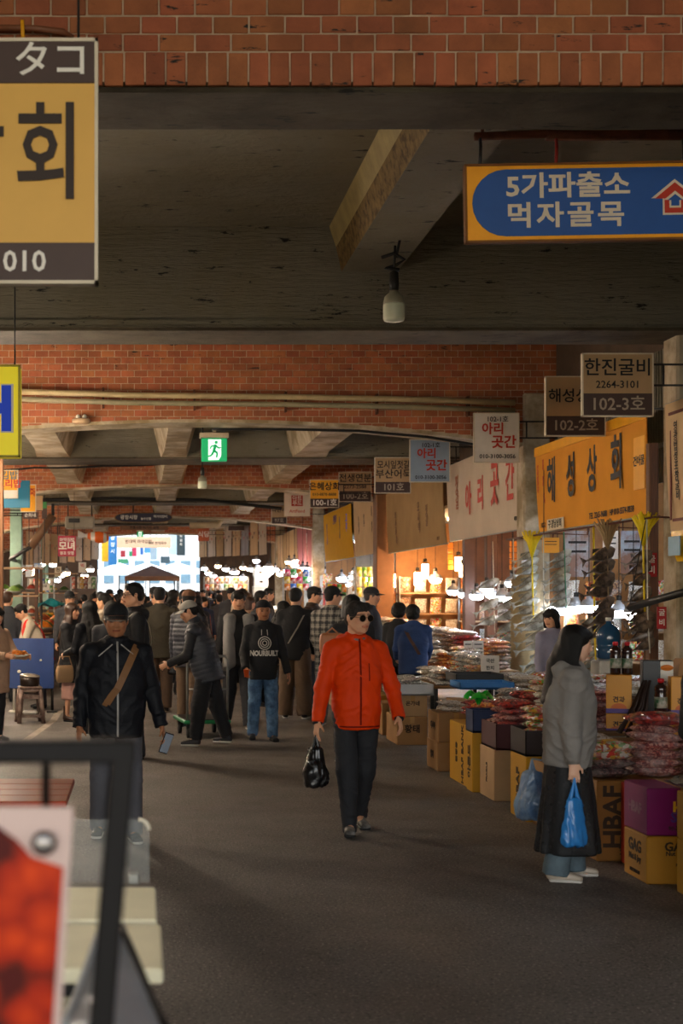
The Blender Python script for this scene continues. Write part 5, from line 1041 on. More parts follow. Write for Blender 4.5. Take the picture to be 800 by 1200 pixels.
# ------------------------------------------------------------------ foreground stand at the lower left
BLK = M('black_frame_paint', '#120e0c', rough=.6, var=.1, spec=.2)
def poster_mat():
    m = bpy.data.materials.new('food_photo'); m.use_nodes = True; t = m.node_tree; N = t.nodes; L = t.links; b = N['Principled BSDF']; tc = N.new('ShaderNodeTexCoord')
    v = N.new('ShaderNodeTexVoronoi'); v.inputs['Scale'].default_value = 26; v.inputs['Randomness'].default_value = 1; L.new(tc.outputs['Object'], v.inputs['Vector'])
    n = N.new('ShaderNodeTexNoise'); n.inputs['Scale'].default_value = 14; n.inputs['Detail'].default_value = 3; L.new(tc.outputs['Object'], n.inputs['Vector'])
    a = N.new('ShaderNodeMath'); a.operation = 'MULTIPLY_ADD'; a.inputs[1].default_value = .55; L.new(v.outputs['Distance'], a.inputs[0]); 
    s = N.new('ShaderNodeMath'); s.operation = 'MULTIPLY'; s.inputs[1].default_value = .9; L.new(n.outputs[0], s.inputs[0]); L.new(s.outputs[0], a.inputs[2])
    r = N.new('ShaderNodeValToRGB'); e = r.color_ramp.elements
    e[0].color = lin('#e08a60'); e[1].color = lin('#4c100a')
    for p, c in ((.02, '#e09468'), (.25, '#d8501c'), (.5, '#c83c0c'), (.78, '#a02408'), (.98, '#4c140a')):
        k = e.new(p); k.color = lin(c)
    L.new(a.outputs[0], r.inputs[0]); L.new(r.outputs[0], b.inputs['Base Color']); b.inputs['Roughness'].default_value = .5; b.inputs['Specular IOR Level'].default_value = .15; return m
Yf = 1.62; kf = Yf / FPX
t = empty('menu_stand', (at(80, 1000, Yf).x, Yf, 0), 0, 'black metal menu stand with a red food picture in the left foreground', 'stand'); ox = t.location.x
def L0(x, y, dy=0): p = at(x, y, Yf); return (p.x - ox, dy, p.z)
m = MB(); a, b_ = L0(-190, 880), L0(160, 879); m.bbox(((a[0] + b_[0]) / 2, 0, a[2]), (b_[0] - a[0], .028, .0275), .003); m.build('top_bar', BLK, t)
d = Vector(L0(120, 1200)) - Vector(L0(146, 880)); dn = d / abs(d.z); e = Vector(L0(146, 866)); g = e + dn * e.z
m = MB(); mid = (e + g) / 2; mt = Matrix.Rotation(math.atan2(-dn.x, 1) * -1, 3, 'Y'); m.bbox(mid, (.029, .027, (e - g).length), .003, rot=Matrix.Rotation(math.atan2((e - g).x, (e - g).z), 3, 'Y')); m.build('post', BLK, t)
e2 = Vector(L0(-190, 866)); g2 = e2 + dn * e2.z * 0 + Vector((0, 0, -e2.z)); m = MB(); m.bbox((e2 + g2) / 2, (.029, .027, e2.z), .003); m.build('post', BLK, t)
m = MB(); m.bbox(((g.x + g2.x) / 2, 0, .014), (abs(g.x - g2.x) + .1, .3, .028), .003); m.build('foot', BLK, t)
# picture panel bolted to the frame
p0, p1, p2, p3 = Vector(L0(-150, 942, -.03)), Vector(L0(87, 942, -.03)), Vector(L0(71, 1215, -.03)), Vector(L0(-150, 1215, -.03))
m = MB(); vs = [p3, p2, p1, p0]; m.add(vs + [v + Vector((0, .012, 0)) for v in vs], [(0, 1, 2, 3), (7, 6, 5, 4), (0, 4, 5, 1), (1, 5, 6, 2), (2, 6, 7, 3), (3, 7, 4, 0)]); pan = m.build('picture_panel', M('pale_pink_print', '#c8aca2', rough=.35, var=.03), t)
q = [Vector(L0(-150, 1215, -.0325)), Vector(L0(62, 1215, -.0325)), Vector(L0(76, 1010, -.0325)), Vector(L0(40, 998, -.0325)), Vector(L0(22, 978, -.0325)), Vector(L0(0, 962, -.0325)), Vector(L0(-150, 955, -.0325))]
m = MB(); m.add(q, [tuple(range(7))]); m.build('food_print', poster_mat(), pan)
c = L0(54, 981, -.04); m = MB(); m.lathe((0, 0, 0), [(.0145, 0), (.0145, .004), (.011, .008), (.004, .009)], 20); m.build('fastener', M('bolt_steel', '#8a8480', rough=.25, metal=.9), pan, c, (PI / 2, 0, 0))
m = MB(); m.tube([(c[0], -.03, c[2]), (c[0], .0, c[2]), (c[0], .0, a[2])], .005, 6); m.build('hanger', BLK, pan)
# counter with pale boards, clear guard
STY = M('cream_board_top', '#dcd5b6', rough=.6, var=.06); t = empty('counter', (-.35, 3.32, 0), 0, 'narrow stall counter topped with two cream boards in the left foreground', 'counter')
m = MB(); m.bbox((0, .22, .935), (.78, .38, .035), .006); m.build('board', STY, t); m = MB(); m.bbox((.004, -.19, .93), (.79, .40, .035), .006); m.build('board', STY, t)
m = MB(); m.bbox((-.02, 0, .88), (.72, .76, .07), .006); m.build('dark_rim', DARKM, t)
for sx in (-1, 1):
    for sy in (-1, 1): m = MB(); m.box((sx * .33, sy * .33, .43), (.04, .04, .86)); m.build('leg', STEEL, t)
m = MB(); m.box((-.02, 0, .3), (.7, .72, .03)); m.build('shelf', BOARDM, t)
GUARD = M('clear_acrylic', '#c8ccc8', rough=.08, var=0, alpha=.11, spec=.4)
g = MB(); k = 3.78 / FPX; pts = [(-.9, .953), (px(175, 3.78), .953)]
cx, cz, r = px(175, 3.78) - .03, pz(960, 3.78) - .03, .03
pts += [(cx + r * math.cos(a), cz + r * math.sin(a)) for a in [PI / 2 * i / 6 for i in range(7)]] + [(-.9, cz + r)]
g.prism(pts, 3.775, 3.783); gd = tag(g.build('sneeze_guard', GUARD), 'clear acrylic guard with a rounded corner standing behind the cream boards', 'guard')
g = MB(); g.tube([(cx + r * math.cos(a), 3.779, cz + r * math.sin(a)) for a in [0, PI / 8, PI / 4, 3 * PI / 8, PI / 2]], .006, 6); g.build('edge_strip', M('acrylic_edge', '#c4bca8', rough=.3), gd)
for x in (-.7, -.02): g = MB(); g.bbox((x, 3.779, .965), (.03, .03, .03), .003); g.build('clip', STEEL, gd)
# wrapped dish and green pack on the near counter
t = empty('counter_end', (-.26, 2.62, 0), 0, 'lower counter shelf with wrapped food below the cream boards', 'counter'); m = MB(); m.bbox((0, 0, .84), (.5, .5, .03), .005); m.build('top', M('pale_laminate', '#b0aa98', rough=.4), t)
for sx in (-1, 1):
    for sy in (-1, 1): m = MB(); m.box((sx * .22, sy * .22, .415), (.035, .035, .83)); m.build('leg', STEEL, t)
m = MB(); m.lathe((0, 0, 0), [(.07, 0), (.11, .03), (.115, .06)], 20); t = link('dish', m.mesh('dish', M('film_wrapped', '#a8a49a', rough=.15, metal=.3, bump=.8, bs=30)), None, (-.14, 2.72, .856)); tag(t, 'film wrapped dish on the lower counter shelf', 'dish')
m = MB(); m.bbox((0, 0, .02), (.12, .09, .04), .01); tag(link('food_pack', m.mesh('food_pack', M('lime_pack', '#5fc81c', rough=.35)), None, (-.16, 2.55, .856), (0, 0, .3)), 'small lime green food pack on the lower counter shelf', 'pack')
# tilted grey plastic cover with a dark rubber edge
t = empty('plastic_cover', (-.02, 1.95, 0), 0, 'tilted grey plastic cover with a dark rubber edge at the bottom left', 'cover'); P_ = []
a0, a1, b0, b1 = at(118, 1088, 2.25) - t.location, at(141, 1086, 2.25) - t.location, at(72, 1212, 1.9) - t.location, at(197, 1212, 1.9) - t.location
for i in range(9):
    u = i / 8; l, r_ = a0.lerp(b0, u), a1.lerp(b1, u); P_.append([l.lerp(r_, v / 8) + Vector((0, 0, .012 * math.sin(v / 8 * PI) + .002 * math.sin(v * 2.3 + i))) for v in range(9)])
m = MB(); m.grid(P_); m.grid([[p + Vector((0, .004, -.006)) for p in r_][::-1] for r_ in P_]); m.build('sheet', M('grey_film', '#8f949c', rough=.15, var=.12, vs=8, coat=.8, bump=.3, bs=8), t)
m = MB(); m.tube([r_[-1] for r_ in P_], .007, 8); m.build('rubber_edge', BLK, t); m = MB(); m.tube([r_[0] for r_ in P_], .006, 8); m.build('side_edge', M('frosted_edge', '#a4a8ac', rough=.4), t)
for p in (P_[-1][-1], P_[-1][0], P_[0][-1]): m = MB(); m.tube([p, (p.x, p.y, 0)], .012, 6); m.build('leg', STEEL, t)
# red lacquered table
t = empty('red_table', (-.9, 7.02, 0), 0, 'red brown lacquered table top behind the menu stand', 'table'); LAC = M('red_lacquer', '#a83410', rough=.35, var=.2, vs=5, stretch=(1, 8, 8), coat=.4)
for i in range(4): m = MB(); m.bbox((0, -.31 + i * .205, .735), (1.08, .2, .03), .004); m.build('plank', LAC, t)
m = MB(); m.bbox((0, 0, .70), (1.0, .74, .04), .004); m.build('apron', LAC, t)
for sx in (-1, 1):
    for sy in (-1, 1): m = MB(); m.box((sx * .47, sy * .34, .345), (.05, .05, .69)); m.build('leg', DARKM, t)

# ------------------------------------------------------------------ left middle ground: blue sheet, stool, pot, food counters
Y = 20.3; a, b_ = at(20, 748, Y), at(63, 807, Y); BLUES = M('blue_tarp', '#16346e', rough=.35, var=.12, vs=4, coat=.3, dirt=.2)
t = empty('blue_screen', ((a.x + b_.x) / 2 - .12, Y, 0), 0, 'blue plastic screen panel on a pale frame beside the stool', 'screen'); w = b_.x - a.x + .25; m = MB(); zc, hh = (a.z + b_.z) / 2, a.z - b_.z
m.bbox((0, 0, zc), (w, .025, hh), .01); m.build('panel', BLUES, t)
for x in (-w / 2 + .2, w / 2 - .03): m = MB(); m.tube([(x, .03, 0), (x, .03, a.z - .02)], .022, 8); m.bbox((x, .03, .015), (.16, .2, .03), .01); m.build('post', WHITEP if x < 0 else DARKM, t)
m = MB(); m.ball((-.12, -.015, zc - .12), (.03, .006, .025)); m.ball((.2, -.015, zc + .05), (.018, .006, .016)); m.build('sticker', WHITEP, t)
Y = 18.7; x = px(35, Y); STL = M('stool_plastic', '#8a7468', rough=.55, var=.15, col2='#5f4a42', c2s=6)
t = empty('plastic_stool', (x, Y, 0), R(12), 'square taupe plastic stool with arched openings on the asphalt', 'stool'); zt = .50
m = MB(); m.bbox((0, 0, zt - .015), (.31, .31, .03), .01); m.bbox((0, 0, zt - .05), (.29, .29, .05), .01); m.build('seat', STL, t)
for sx in (-1, 1):
    for sy in (-1, 1): m = MB(); m.tube([(sx * .125, sy * .125, zt - .04), (sx * .165, sy * .165, 0)], [.036, .03], 4); m.build('leg', STL, t)
for ax in range(2):
    for s in (-1, 1):
        m = MB(); c = (s * .155, 0, .1) if ax else (0, s * .155, .1); m.box(c, (.02, .3, .035) if ax else (.3, .02, .035)); c2 = (s * .14, 0, .36) if ax else (0, s * .14, .36); m.box(c2, (.02, .25, .05) if ax else (.25, .02, .05)); m.build('side_rail', STL, t)
t = empty('cooking_pot', (x, Y, zt), 0, 'dark cooking pot with a pale tilted lid on the taupe stool', 'pot'); m = MB(); m.lathe((0, 0, 0), [(.125, 0), (.135, .02), (.135, .13)], 22); m.build('body', M('dark_pot', '#2c221c', rough=.35, metal=.4), t); m = MB(); m.lathe((0, 0, 0), [(.14, 0), (.14, .012), (.09, .03), (.02, .035)], 22); m.build('lid', M('pot_lid', '#a89e90', rough=.3, metal=.5), t, (.0, 0, .135), (.06, .08, 0))
m = MB(); m.bbox((0, 0, 0), (.2, .14, .05), .02); tag(link('cloth', m.mesh('cloth', WHITEP), None, (x, Y, .14)), 'crumpled white cloth on the lower rail of the taupe stool', 'cloth')
# food counters: body, top, bowls heaped with food
CBODY = M('counter_steel', '#8a8680', rough=.4, metal=.4, var=.15); CW = M('counter_wood', '#7a5638', rough=.6, var=.2)
FOODC = ['#b8321c', '#d87818', '#c8a828', '#5a7a2c', '#e0d4b8', '#8a3a20', '#c85a3c', '#e8c060', '#7a2818', '#3c5a24']
FOODM = [M('food_%s' % n, c, rough=.45, var=.3, vs=22, bump=.8, bs=40) for n, c in zip(('red', 'orange', 'yellow', 'green', 'cream', 'brown', 'coral', 'gold', 'maroon', 'leaf'), FOODC)]
FNAME = ['red', 'orange', 'yellow', 'green', 'cream coloured', 'brown', 'coral', 'golden', 'dark red', 'leafy green']
mb = MB(); mb.lathe((0, 0, 0), [(.09, 0), (.16, .05), (.175, .09), (.165, .085)], 18); BOWL = mb.mesh('bowl', STEEL); FM_ = []
for i, mt in enumerate(FOODM):
    mb = MB(); rg = random.Random(i); P_ = [[Vector((math.cos(a) * r, math.sin(a) * r, .075 + .12 * (1 - (r / .165) ** 2) + (rg.uniform(-.012, .012) if 0 < r < .16 else 0))) for a in [2 * PI * k / 14 for k in range(14)]] for r in (.165, .14, .11, .075, .035, .004)]; mb.grid(P_, close_u=True); FM_.append(mb.mesh('food', mt))
def counter(label, x0, x1, y0, y1, z, where, nb=(3, 6), sc=1.0):
    t = empty('food_counter', ((x0 + x1) / 2, (y0 + y1) / 2, 0), 0, label, 'counter'); w, d = x1 - x0, y1 - y0
    m = MB(); m.bbox((0, 0, z / 2 - .03), (w - .1, d - .1, z - .08), .01); m.build('body', CBODY, t); m = MB(); m.bbox((0, 0, z - .02), (w, d, .04), .008); m.build('top', CW, t); m = MB(); m.box((w / 2 - .04, 0, z * .45), (.012, d - .3, z * .5)); m.build('front_panel', M('panel_' + str(int(y0)), rr.choice(['#4a2a20', '#2a4a3c', '#6a5a48', '#7a2a24']), rough=.5), t)
    for i in range(nb[0]):
        for j in range(nb[1]):
            f = rr.randrange(len(FOODM)); b = empty('food_bowl', (x0 + (i + .5) * w / nb[0], y0 + (j + .5) * d / nb[1], z), 0, '%s food bowl, %s from near end, %s row, %s' % (FNAME[f], ORD[j], ORD[i], where), 'bowl', 'bowls on %s (%s)' % (where, FNAME[f])); b.scale = (sc, sc, sc)
            link('bowl', BOWL, b); link('food', FM_[f], b)
counter('long food counter heaped with bowls behind the red strapped vendor', -3.6, -2.1, 23.0, 27.8, .95, 'counter behind the red vendor', (4, 10), 1.15)
counter('second food counter further down on the left', -3.3, -1.9, 29.0, 33.0, .95, 'second left counter', (4, 8), 1.2)
counter('third food counter on the left near the pale green column', -3.6, -2.0, 35.5, 41, .95, 'third left counter', (4, 10), 1.4); counter('fourth food counter far down on the left', -3.4, -1.8, 43, 50, .95, 'fourth left counter', (3, 8), 1.6)
counter('fifth food counter in the middle of the far street', -1.2, .6, 52, 57, .95, 'far middle counter', (4, 8), 1.6); counter('food counter beside the vendors left of the blue screen', -4.4, -2.4, 18.8, 20.8, .92, 'counter by the blue screen', (4, 4), 1.1)
# upper goods racks over the counters, teal tarp, brown stall frames
def rack(label, x, y, w, z0, z1, where, n=3):
    t = empty('goods_rack', (x, y, 0), 0, label, 'rack')
    for s in (-1, 1):
        for q in (-1, 1): m = MB(); m.box((s * w / 2, q * .2, z1 / 2), (.05, .05, z1)); m.build('post', M('stall_post', '#4a3020', rough=.7, var=.2), t)
    for i in range(n): z = z0 + (z1 - z0) * i / max(1, n - 1); m = MB(); m.box((0, 0, z), (w + .1, .46, .03)); m.build('shelf', SHELF, t)
    for i in range(n - 1):
        z = z0 + (z1 - z0) * i / max(1, n - 1) + .015
        for k in range(int(w / .34)):
            f = rr.randrange(len(FOODM)); b = empty('food_bowl', (x - w / 2 + .21 + k * .34, y, z), 0, '%s food bowl, %s from left, %s shelf up, %s' % (FNAME[f], ORD[k], ORD[i], where), 'bowl', 'bowls on %s (%s)' % (where, FNAME[f])); link('bowl', BOWL, b); link('food', FM_[f], b)
rack('wooden stall rack holding bowls above the far counter on the left', -3.0, 28.2, 1.7, 1.15, 2.3, 'nearer stall rack'); rack('wooden stall rack holding bowls beside the pale green column', -3.4, 34.2, 1.8, 1.2, 2.4, 'rack by the green column'); rack('wooden stall rack further down on the left', -2.8, 42.2, 1.6, 1.2, 2.4, 'farther stall rack')
t = empty('teal_tarp', at(60, 702, 27.0), R(0), 'teal tarpaulin tied over goods on the left counter', 'tarp'); k = 27 / FPX; P_ = [[Vector(((-15 + 30 * j / 8) * k, -.15 + .5 * i / 4, (4 * math.sin(PI * (j + .6) / 9.2) - 5) * k + .04 * math.sin(i * 2 + j) - .04 * abs(i - 2))) for j in range(9)] for i in range(5)]
m = MB(); m.grid(P_); m.grid([[p - Vector((0, 0, .02)) for p in r_][::-1] for r_ in P_]); m.build('sheet', M('teal_sheet', '#0e6a70', rough=.4, var=.1), t)
for x_ in (-.2, .2): m = MB(); m.tube([(x_, .1, -.03), (x_, .1, 0 - t.location.z)], .02, 6); m.build('pole', DARKM, t)
# diagonal duct on the left and bent duct on the right far off
m = MB(); m.tube([at(36, 641, 40), at(62, 604, 40)], .13, 8); tag(m.build('duct', M('brown_duct', '#6a4c34', rough=.6)), 'brown slanting duct by the green column', 'duct'); m = MB(); m.tube([at(62, 604, 40), at(62, 604, 40) + Vector((0, 0, .5))], .05, 6); m.tube([at(36, 641, 40), (-4.2, 44, 2.9), (-4.2, 46, 2.9)], .06, 6); m.build('stay', DARKM, bpy.data.objects['duct'])
BD = M('duct_beige', '#a08c6c', rough=.45, var=.1); m = MB(); m.tube([at(222, 616, 47), at(256, 615, 47), at(265, 600, 47), at(300, 598, 47)], .11, 8); t = tag(m.build('bent_duct', BD), 'bent beige duct under the far arches on the right', 'duct'); m = MB(); m.tube([at(280, 599, 47), Vector((at(280, 599, 47).x, 47, 5.66))], .03, 6); m.build('rod', DARKM, t)
t = empty('ac_unit', at(93, 612, 41), 0, 'pale air conditioner box hung under the arches at the left', 'air conditioner'); k = 41 / FPX; m = MB(); m.bbox((0, .3, 0), (34 * k, .6, 14 * k), .03); m.build('casing', M('ac_casing', '#9a9484', rough=.5), t); m = MB(); m.box((-6 * k, -.005, 2 * k), (13 * k, .02, 5 * k)); m.build('grille', DARKM, t)
m = MB(); m.tube([(-14 * k, .3, 7 * k), (-14 * k, .3, 5.66 - t.location.z)], .02, 6); m.tube([(14 * k, .3, 7 * k), (14 * k, .3, 5.66 - t.location.z)], .02, 6); m.build('rod', DARKM, t)
# orange and white fish shaped streamer
t = empty('fish_streamer', at(110, 631, 45.5), R(0), 'orange and white fish shaped streamer hanging over the left stalls', 'streamer'); k = 45.5 / FPX * 1.25; cols = [M('streamer_orange', '#e0641c', rough=.5, var=.05), M('streamer_white', '#e4e0d8', rough=.5)]; m = MB(); n = 12; prof = [(0, 1.5), (2, 3.6), (5, 5), (9, 5.6), (13, 5), (17, 3.8), (20, 2.4), (22, 1.4), (25, 2.6), (29, 4.2)]
for i in range(len(prof) - 1):
    r_ = [[((14 - pr[0]) * k, math.cos(a) * pr[1] * k * .6, math.sin(a) * pr[1] * k - pr[0] * -.12 * k) for a in [2 * PI * j / n for j in range(n)]] for pr in prof[i:i + 2]]; m.grid(r_, mi=0 if i in (0, 2, 3, 5) else 1, close_u=True)
m.build('body', cols, t); m = MB(); m.tube([(0, 0, 5 * k), (0, 0, 5.5 - t.location.z)], .01, 5); m.build('cord', WCORD, t)
# ------------------------------------------------------------------ people
def skin_mat(name, col):
    m = bpy.data.materials.new(name); m.use_nodes = True; t = m.node_tree; b = t.nodes['Principled BSDF']
    a = t.nodes.new('ShaderNodeAttribute'); a.attribute_name = 'Col'
    x = t.nodes.new('ShaderNodeMix'); x.data_type = 'RGBA'; x.blend_type = 'MULTIPLY'; x.inputs[0].default_value = 1
    x.inputs[6].default_value = lin(col); t.links.new(a.outputs[0], x.inputs[7]); t.links.new(x.outputs[2], b.inputs['Base Color'])
    b.inputs['Roughness'].default_value = .5; b.inputs['Subsurface Weight'].default_value = 0; b.inputs['Specular IOR Level'].default_value = .35
    return m
SKIN = skin_mat('skin', '#d09a78'); SKIN2 = skin_mat('tanned_skin', '#a8714f'); SKIN3 = skin_mat('pale_skin', '#e0b093')

def rot3(a, ax): return Matrix.Rotation(R(a), 3, ax)
class Pose: pass
def skeleton(H, lean=0, twist=0, side=0, L=(0, 0, 5), Rr=(0, 0, 5), AL=(3, 7, 12, 0), AR=(3, 7, 12, 0), head=(0, 0, 0), wid=1.0, toe=6):
    """L/Rr: leg (swing fwd, abduct, knee); AL/AR: arm (swing fwd, abduct, elbow, inward); head: (yaw, pitch down, roll)"""
    P = Pose(); P.H = H; P.wid = wid
    P.U = rot3(side, 'Y') @ rot3(lean, 'X') @ rot3(twist, 'Z')
    pel = Vector((0, 0, .525 * H))
    P.up = lambda x, y, z: pel + P.U @ Vector((x * H * 1.0, y * H, z * H - .525 * H))
    P.leg = {}; P.arm = {}; lows = []
    for s, l in ((1, L), (-1, Rr)):
        hip = pel + Vector((s * .05 * H * wid, 0, -.012 * H)); T = rot3(-s * l[1], 'Y') @ rot3(-l[0], 'X'); kn = hip + T @ Vector((0, 0, -.245 * H))
        S = T @ rot3(l[2], 'X'); an = kn + S @ Vector((0, 0, -.228 * H)); ft = l[3] if len(l) > 3 else 0
        P.leg[s] = (hip, kn, an, S, ft, s * toe); lows.append(an.z - .045 * H - max(0, math.sin(R(ft))) * .06 * H)
    dz = -min(lows)
    for s in P.leg: a = P.leg[s]; P.leg[s] = (a[0] + Vector((0, 0, dz)), a[1] + Vector((0, 0, dz)), a[2] + Vector((0, 0, dz)), a[3], a[4], a[5])
    pel = pel + Vector((0, 0, dz)); P.pel = pel; P.dz = dz
    P.up = lambda x, y, z: pel + P.U @ Vector((x * H, y * H, z * H - .525 * H))
    for s, a in ((1, AL), (-1, AR)):
        sh = P.up(s * .102 * wid, .004, .795); A = P.U @ rot3(-s * a[1], 'Y') @ rot3(-a[0], 'X'); el = sh + A @ Vector((0, 0, -.172 * H))
        F = A @ rot3(-s * a[3], 'Z') @ rot3(-a[2], 'X'); wr = el + F @ Vector((0, 0, -.150 * H)); P.arm[s] = (sh, el, wr, A, F)
    P.Hd = rot3(side * .4, 'Y') @ rot3(lean * .45, 'X') @ rot3(head[0], 'Z') @ rot3(head[1], 'X') @ rot3(head[2], 'Y')
    P.hh = .14 * H; nk = P.up(0, .004, .862); P.nk = nk; P.hc = nk + P.Hd @ Vector((0, -.012 * H, .073 * H))
    P.hp = lambda x, y, z: P.hc + P.Hd @ (Vector((x, y, z)) * P.hh)
    return P
def colm(Mx): return [[Mx[r][c] for c in range(3)] for r in range(3)]

def hand_prims(S, P, s, q, curl=28, thumb_in=.35, spread=1.0):
    sh, el, wr, A, F = P.arm[s]; H = P.H; w = F @ Vector((0, 0, -1)); f = F @ Vector((0, -1, 0)); n = F @ Vector((-s, 0, 0)); c = H / 1.7
    fr = max(.0082 * c, q * .78)
    S.seg(wr + w * .012 * c, wr + w * .082 * c, (.03 * c, max(.016 * c, q)), (.036 * c, max(.0135 * c, q)), u=f, k=.012)
    lens = (.066, .075, .07, .055)
    for i in range(4):
        o = .028 - .0187 * i; b = wr + w * (.084 - .004 * abs(i - 1.3)) * c + f * o * c * spread; d = w; pt = b; ca = curl * (.7 + .18 * i)
        for j, fl in enumerate((.45, .32, .25)):
            ca_t = R(ca * (j + .6)); dd = w * math.cos(ca_t) + n * math.sin(ca_t) + f * (.05 * (1.3 - i)); e = pt + dd.normalized() * lens[i] * fl * c
            S.seg(pt, e, fr * (1.02 - .08 * j), fr * (.98 - .1 * j), k=.004); pt = e
    b = wr + w * .022 * c + f * .026 * c; e1 = b + (w * .62 + f * .62 + n * thumb_in).normalized() * .042 * c; e2 = e1 + (w * .85 + f * .18 + n * (thumb_in + .15)).normalized() * .032 * c
    S.seg(b, e1, fr * 1.5, fr * 1.15, k=.012); S.seg(e1, e2, fr * 1.12, fr * .9, k=.004)

def body_mesh(P, q, skin, curl=(28, 28), face=1.0, fem=0):
    H = P.H; S = SDF(); fr = colm(P.Hd); hh = P.hh; hp = P.hp; up = P.up; wd = P.wid
    S.seg(P.pel, up(0, .004, .80), (.062 * H, .045 * H), (.075 * H, .045 * H), u=P.U.col[0], k=.03)
    for s in (1, -1):
        sh, el, wr, A, F = P.arm[s]; S.seg(up(s * .05, .004, .806), sh, .03 * H, .028 * H, k=.03)
        S.seg(sh, el, .027 * H, .023 * H, k=.02); S.seg(el, wr, .022 * H, (.0185 * H, .014 * H), u=F.col[1], k=.015); hand_prims(S, P, s, q, curl[0] if s > 0 else curl[1])
        hip, kn, an, Sm, ft, toe = P.leg[s]; S.seg(hip, kn, .04 * H, .028 * H, k=.01); S.seg(kn, an, .028 * H, .019 * H, k=.01)
        S.seg(an, an + Vector((0, -.05 * H, -.025 * H)), .018 * H, .016 * H, k=.01)
    # neck and head
    S.seg(up(0, .006, .80), hp(0, .12, -.28), .036 * H * (1 - .14 * fem), .032 * H * (1 - .14 * fem), k=.03)
    S.ell(hp(0, .07, .13), (.335 * hh, .415 * hh, .37 * hh), fr, k=.01)
    S.ell(hp(0, -.09, -.14), (.285 * hh * (1 - .04 * fem), .30 * hh, .335 * hh), fr, k=.06 * hh)
    S.seg(hp(0, -.19, -.37), hp(0, -.25, -.40), .12 * hh * (1 - .2 * fem), .075 * hh, k=.12 * hh)          # chin
    for s in (1, -1):
        S.seg(hp(s * .24, .06, -.18), hp(s * .15, -.16, -.36), .075 * hh, .07 * hh, k=.1 * hh)              # jaw
        S.ell(hp(s * .19, -.24, -.07), (.09 * hh, .08 * hh, .075 * hh), fr, k=.08 * hh)                    # cheek
        S.ell(hp(s * .15, -.345, .02), (.085 * hh, .06 * hh, .045 * hh), fr, k=.03 * hh, neg=True)          # eye socket
        S.ell(hp(s * .145, -.315, .015), (.07 * hh, .06 * hh, .05 * hh), fr, k=.02 * hh)                    # lids
        S.ell(hp(s * .345, .05, -.02), (.035 * hh, .085 * hh, .13 * hh), fr, k=.02 * hh)                   # ear
        S.ell(hp(s * .05, -.40, -.14), (.045 * hh, .045 * hh, .035 * hh), fr, k=.03 * hh)                  # nostril wing
    S.seg(hp(-.2, -.28, .115), hp(.2, -.28, .115), .05 * hh, .05 * hh, k=.08 * hh)                          # brow
    S.seg(hp(0, -.35, .06), hp(0, -.435, -.125), .036 * hh, .05 * hh, k=.05 * hh)                           # nose
    S.seg(hp(-.075, -.372, -.235), hp(.075, -.372, -.235), .03 * hh, .03 * hh, k=.03 * hh)                  # lips
    S.seg(hp(-.06, -.365, -.275), hp(.06, -.365, -.275), .032 * hh, .032 * hh, k=.02 * hh)
    vs, fs = S.build(q); vs = relax(vs, fs, 1, .35)
    loc = (vs - V3(P.hc)) @ np.array(fr) / hh; x, y, z = loc[:, 0], loc[:, 1], loc[:, 2]
    c = np.ones((len(vs), 3)); hd = (np.abs(z) < .6) & (y < .2) & (np.abs(x) < .45)
    def blend(mask, col, f=1.0): c[mask] = c[mask] * (1 - f) + np.array(col) * f
    fr_ = hd & (y < -.2)
    blend(fr_ & (np.abs(z + .255) < .04) & (np.abs(x) < .125), (.72, .38, .36), .8)
    blend(fr_ & (np.abs(z + .255) < .012) & (np.abs(x) < .12), (.25, .1, .1), .8)
    blend(fr_ & (np.abs(z - .125 + np.abs(np.abs(x) - .15) * .25) < .028) & (np.abs(np.abs(x) - .15) < .105), (.1, .07, .06), .75 * face)
    blend(fr_ & (((np.abs(x) - .145) / .068) ** 2 + ((z - .012) / .024) ** 2 < 1), (.5, .45, .42), .9)
    blend(fr_ & (((np.abs(x) - .145) / .036) ** 2 + ((z - .012) / .03) ** 2 < 1), (.03, .02, .02), .95)
    blend(fr_ & (np.abs(z - .042) < .014) & (np.abs(np.abs(x) - .145) < .075), (.1, .06, .05), .7)
    blend(fr_ & (np.abs(x) > .17) & (z < 0) & (z > -.2), (1, .8, .75), .4)
    if not fem: blend(fr_ & (z < -.3) & (z > -.48), (.82, .8, .78), .35)
    return np_mesh('body', vs, fs, skin, True, c)

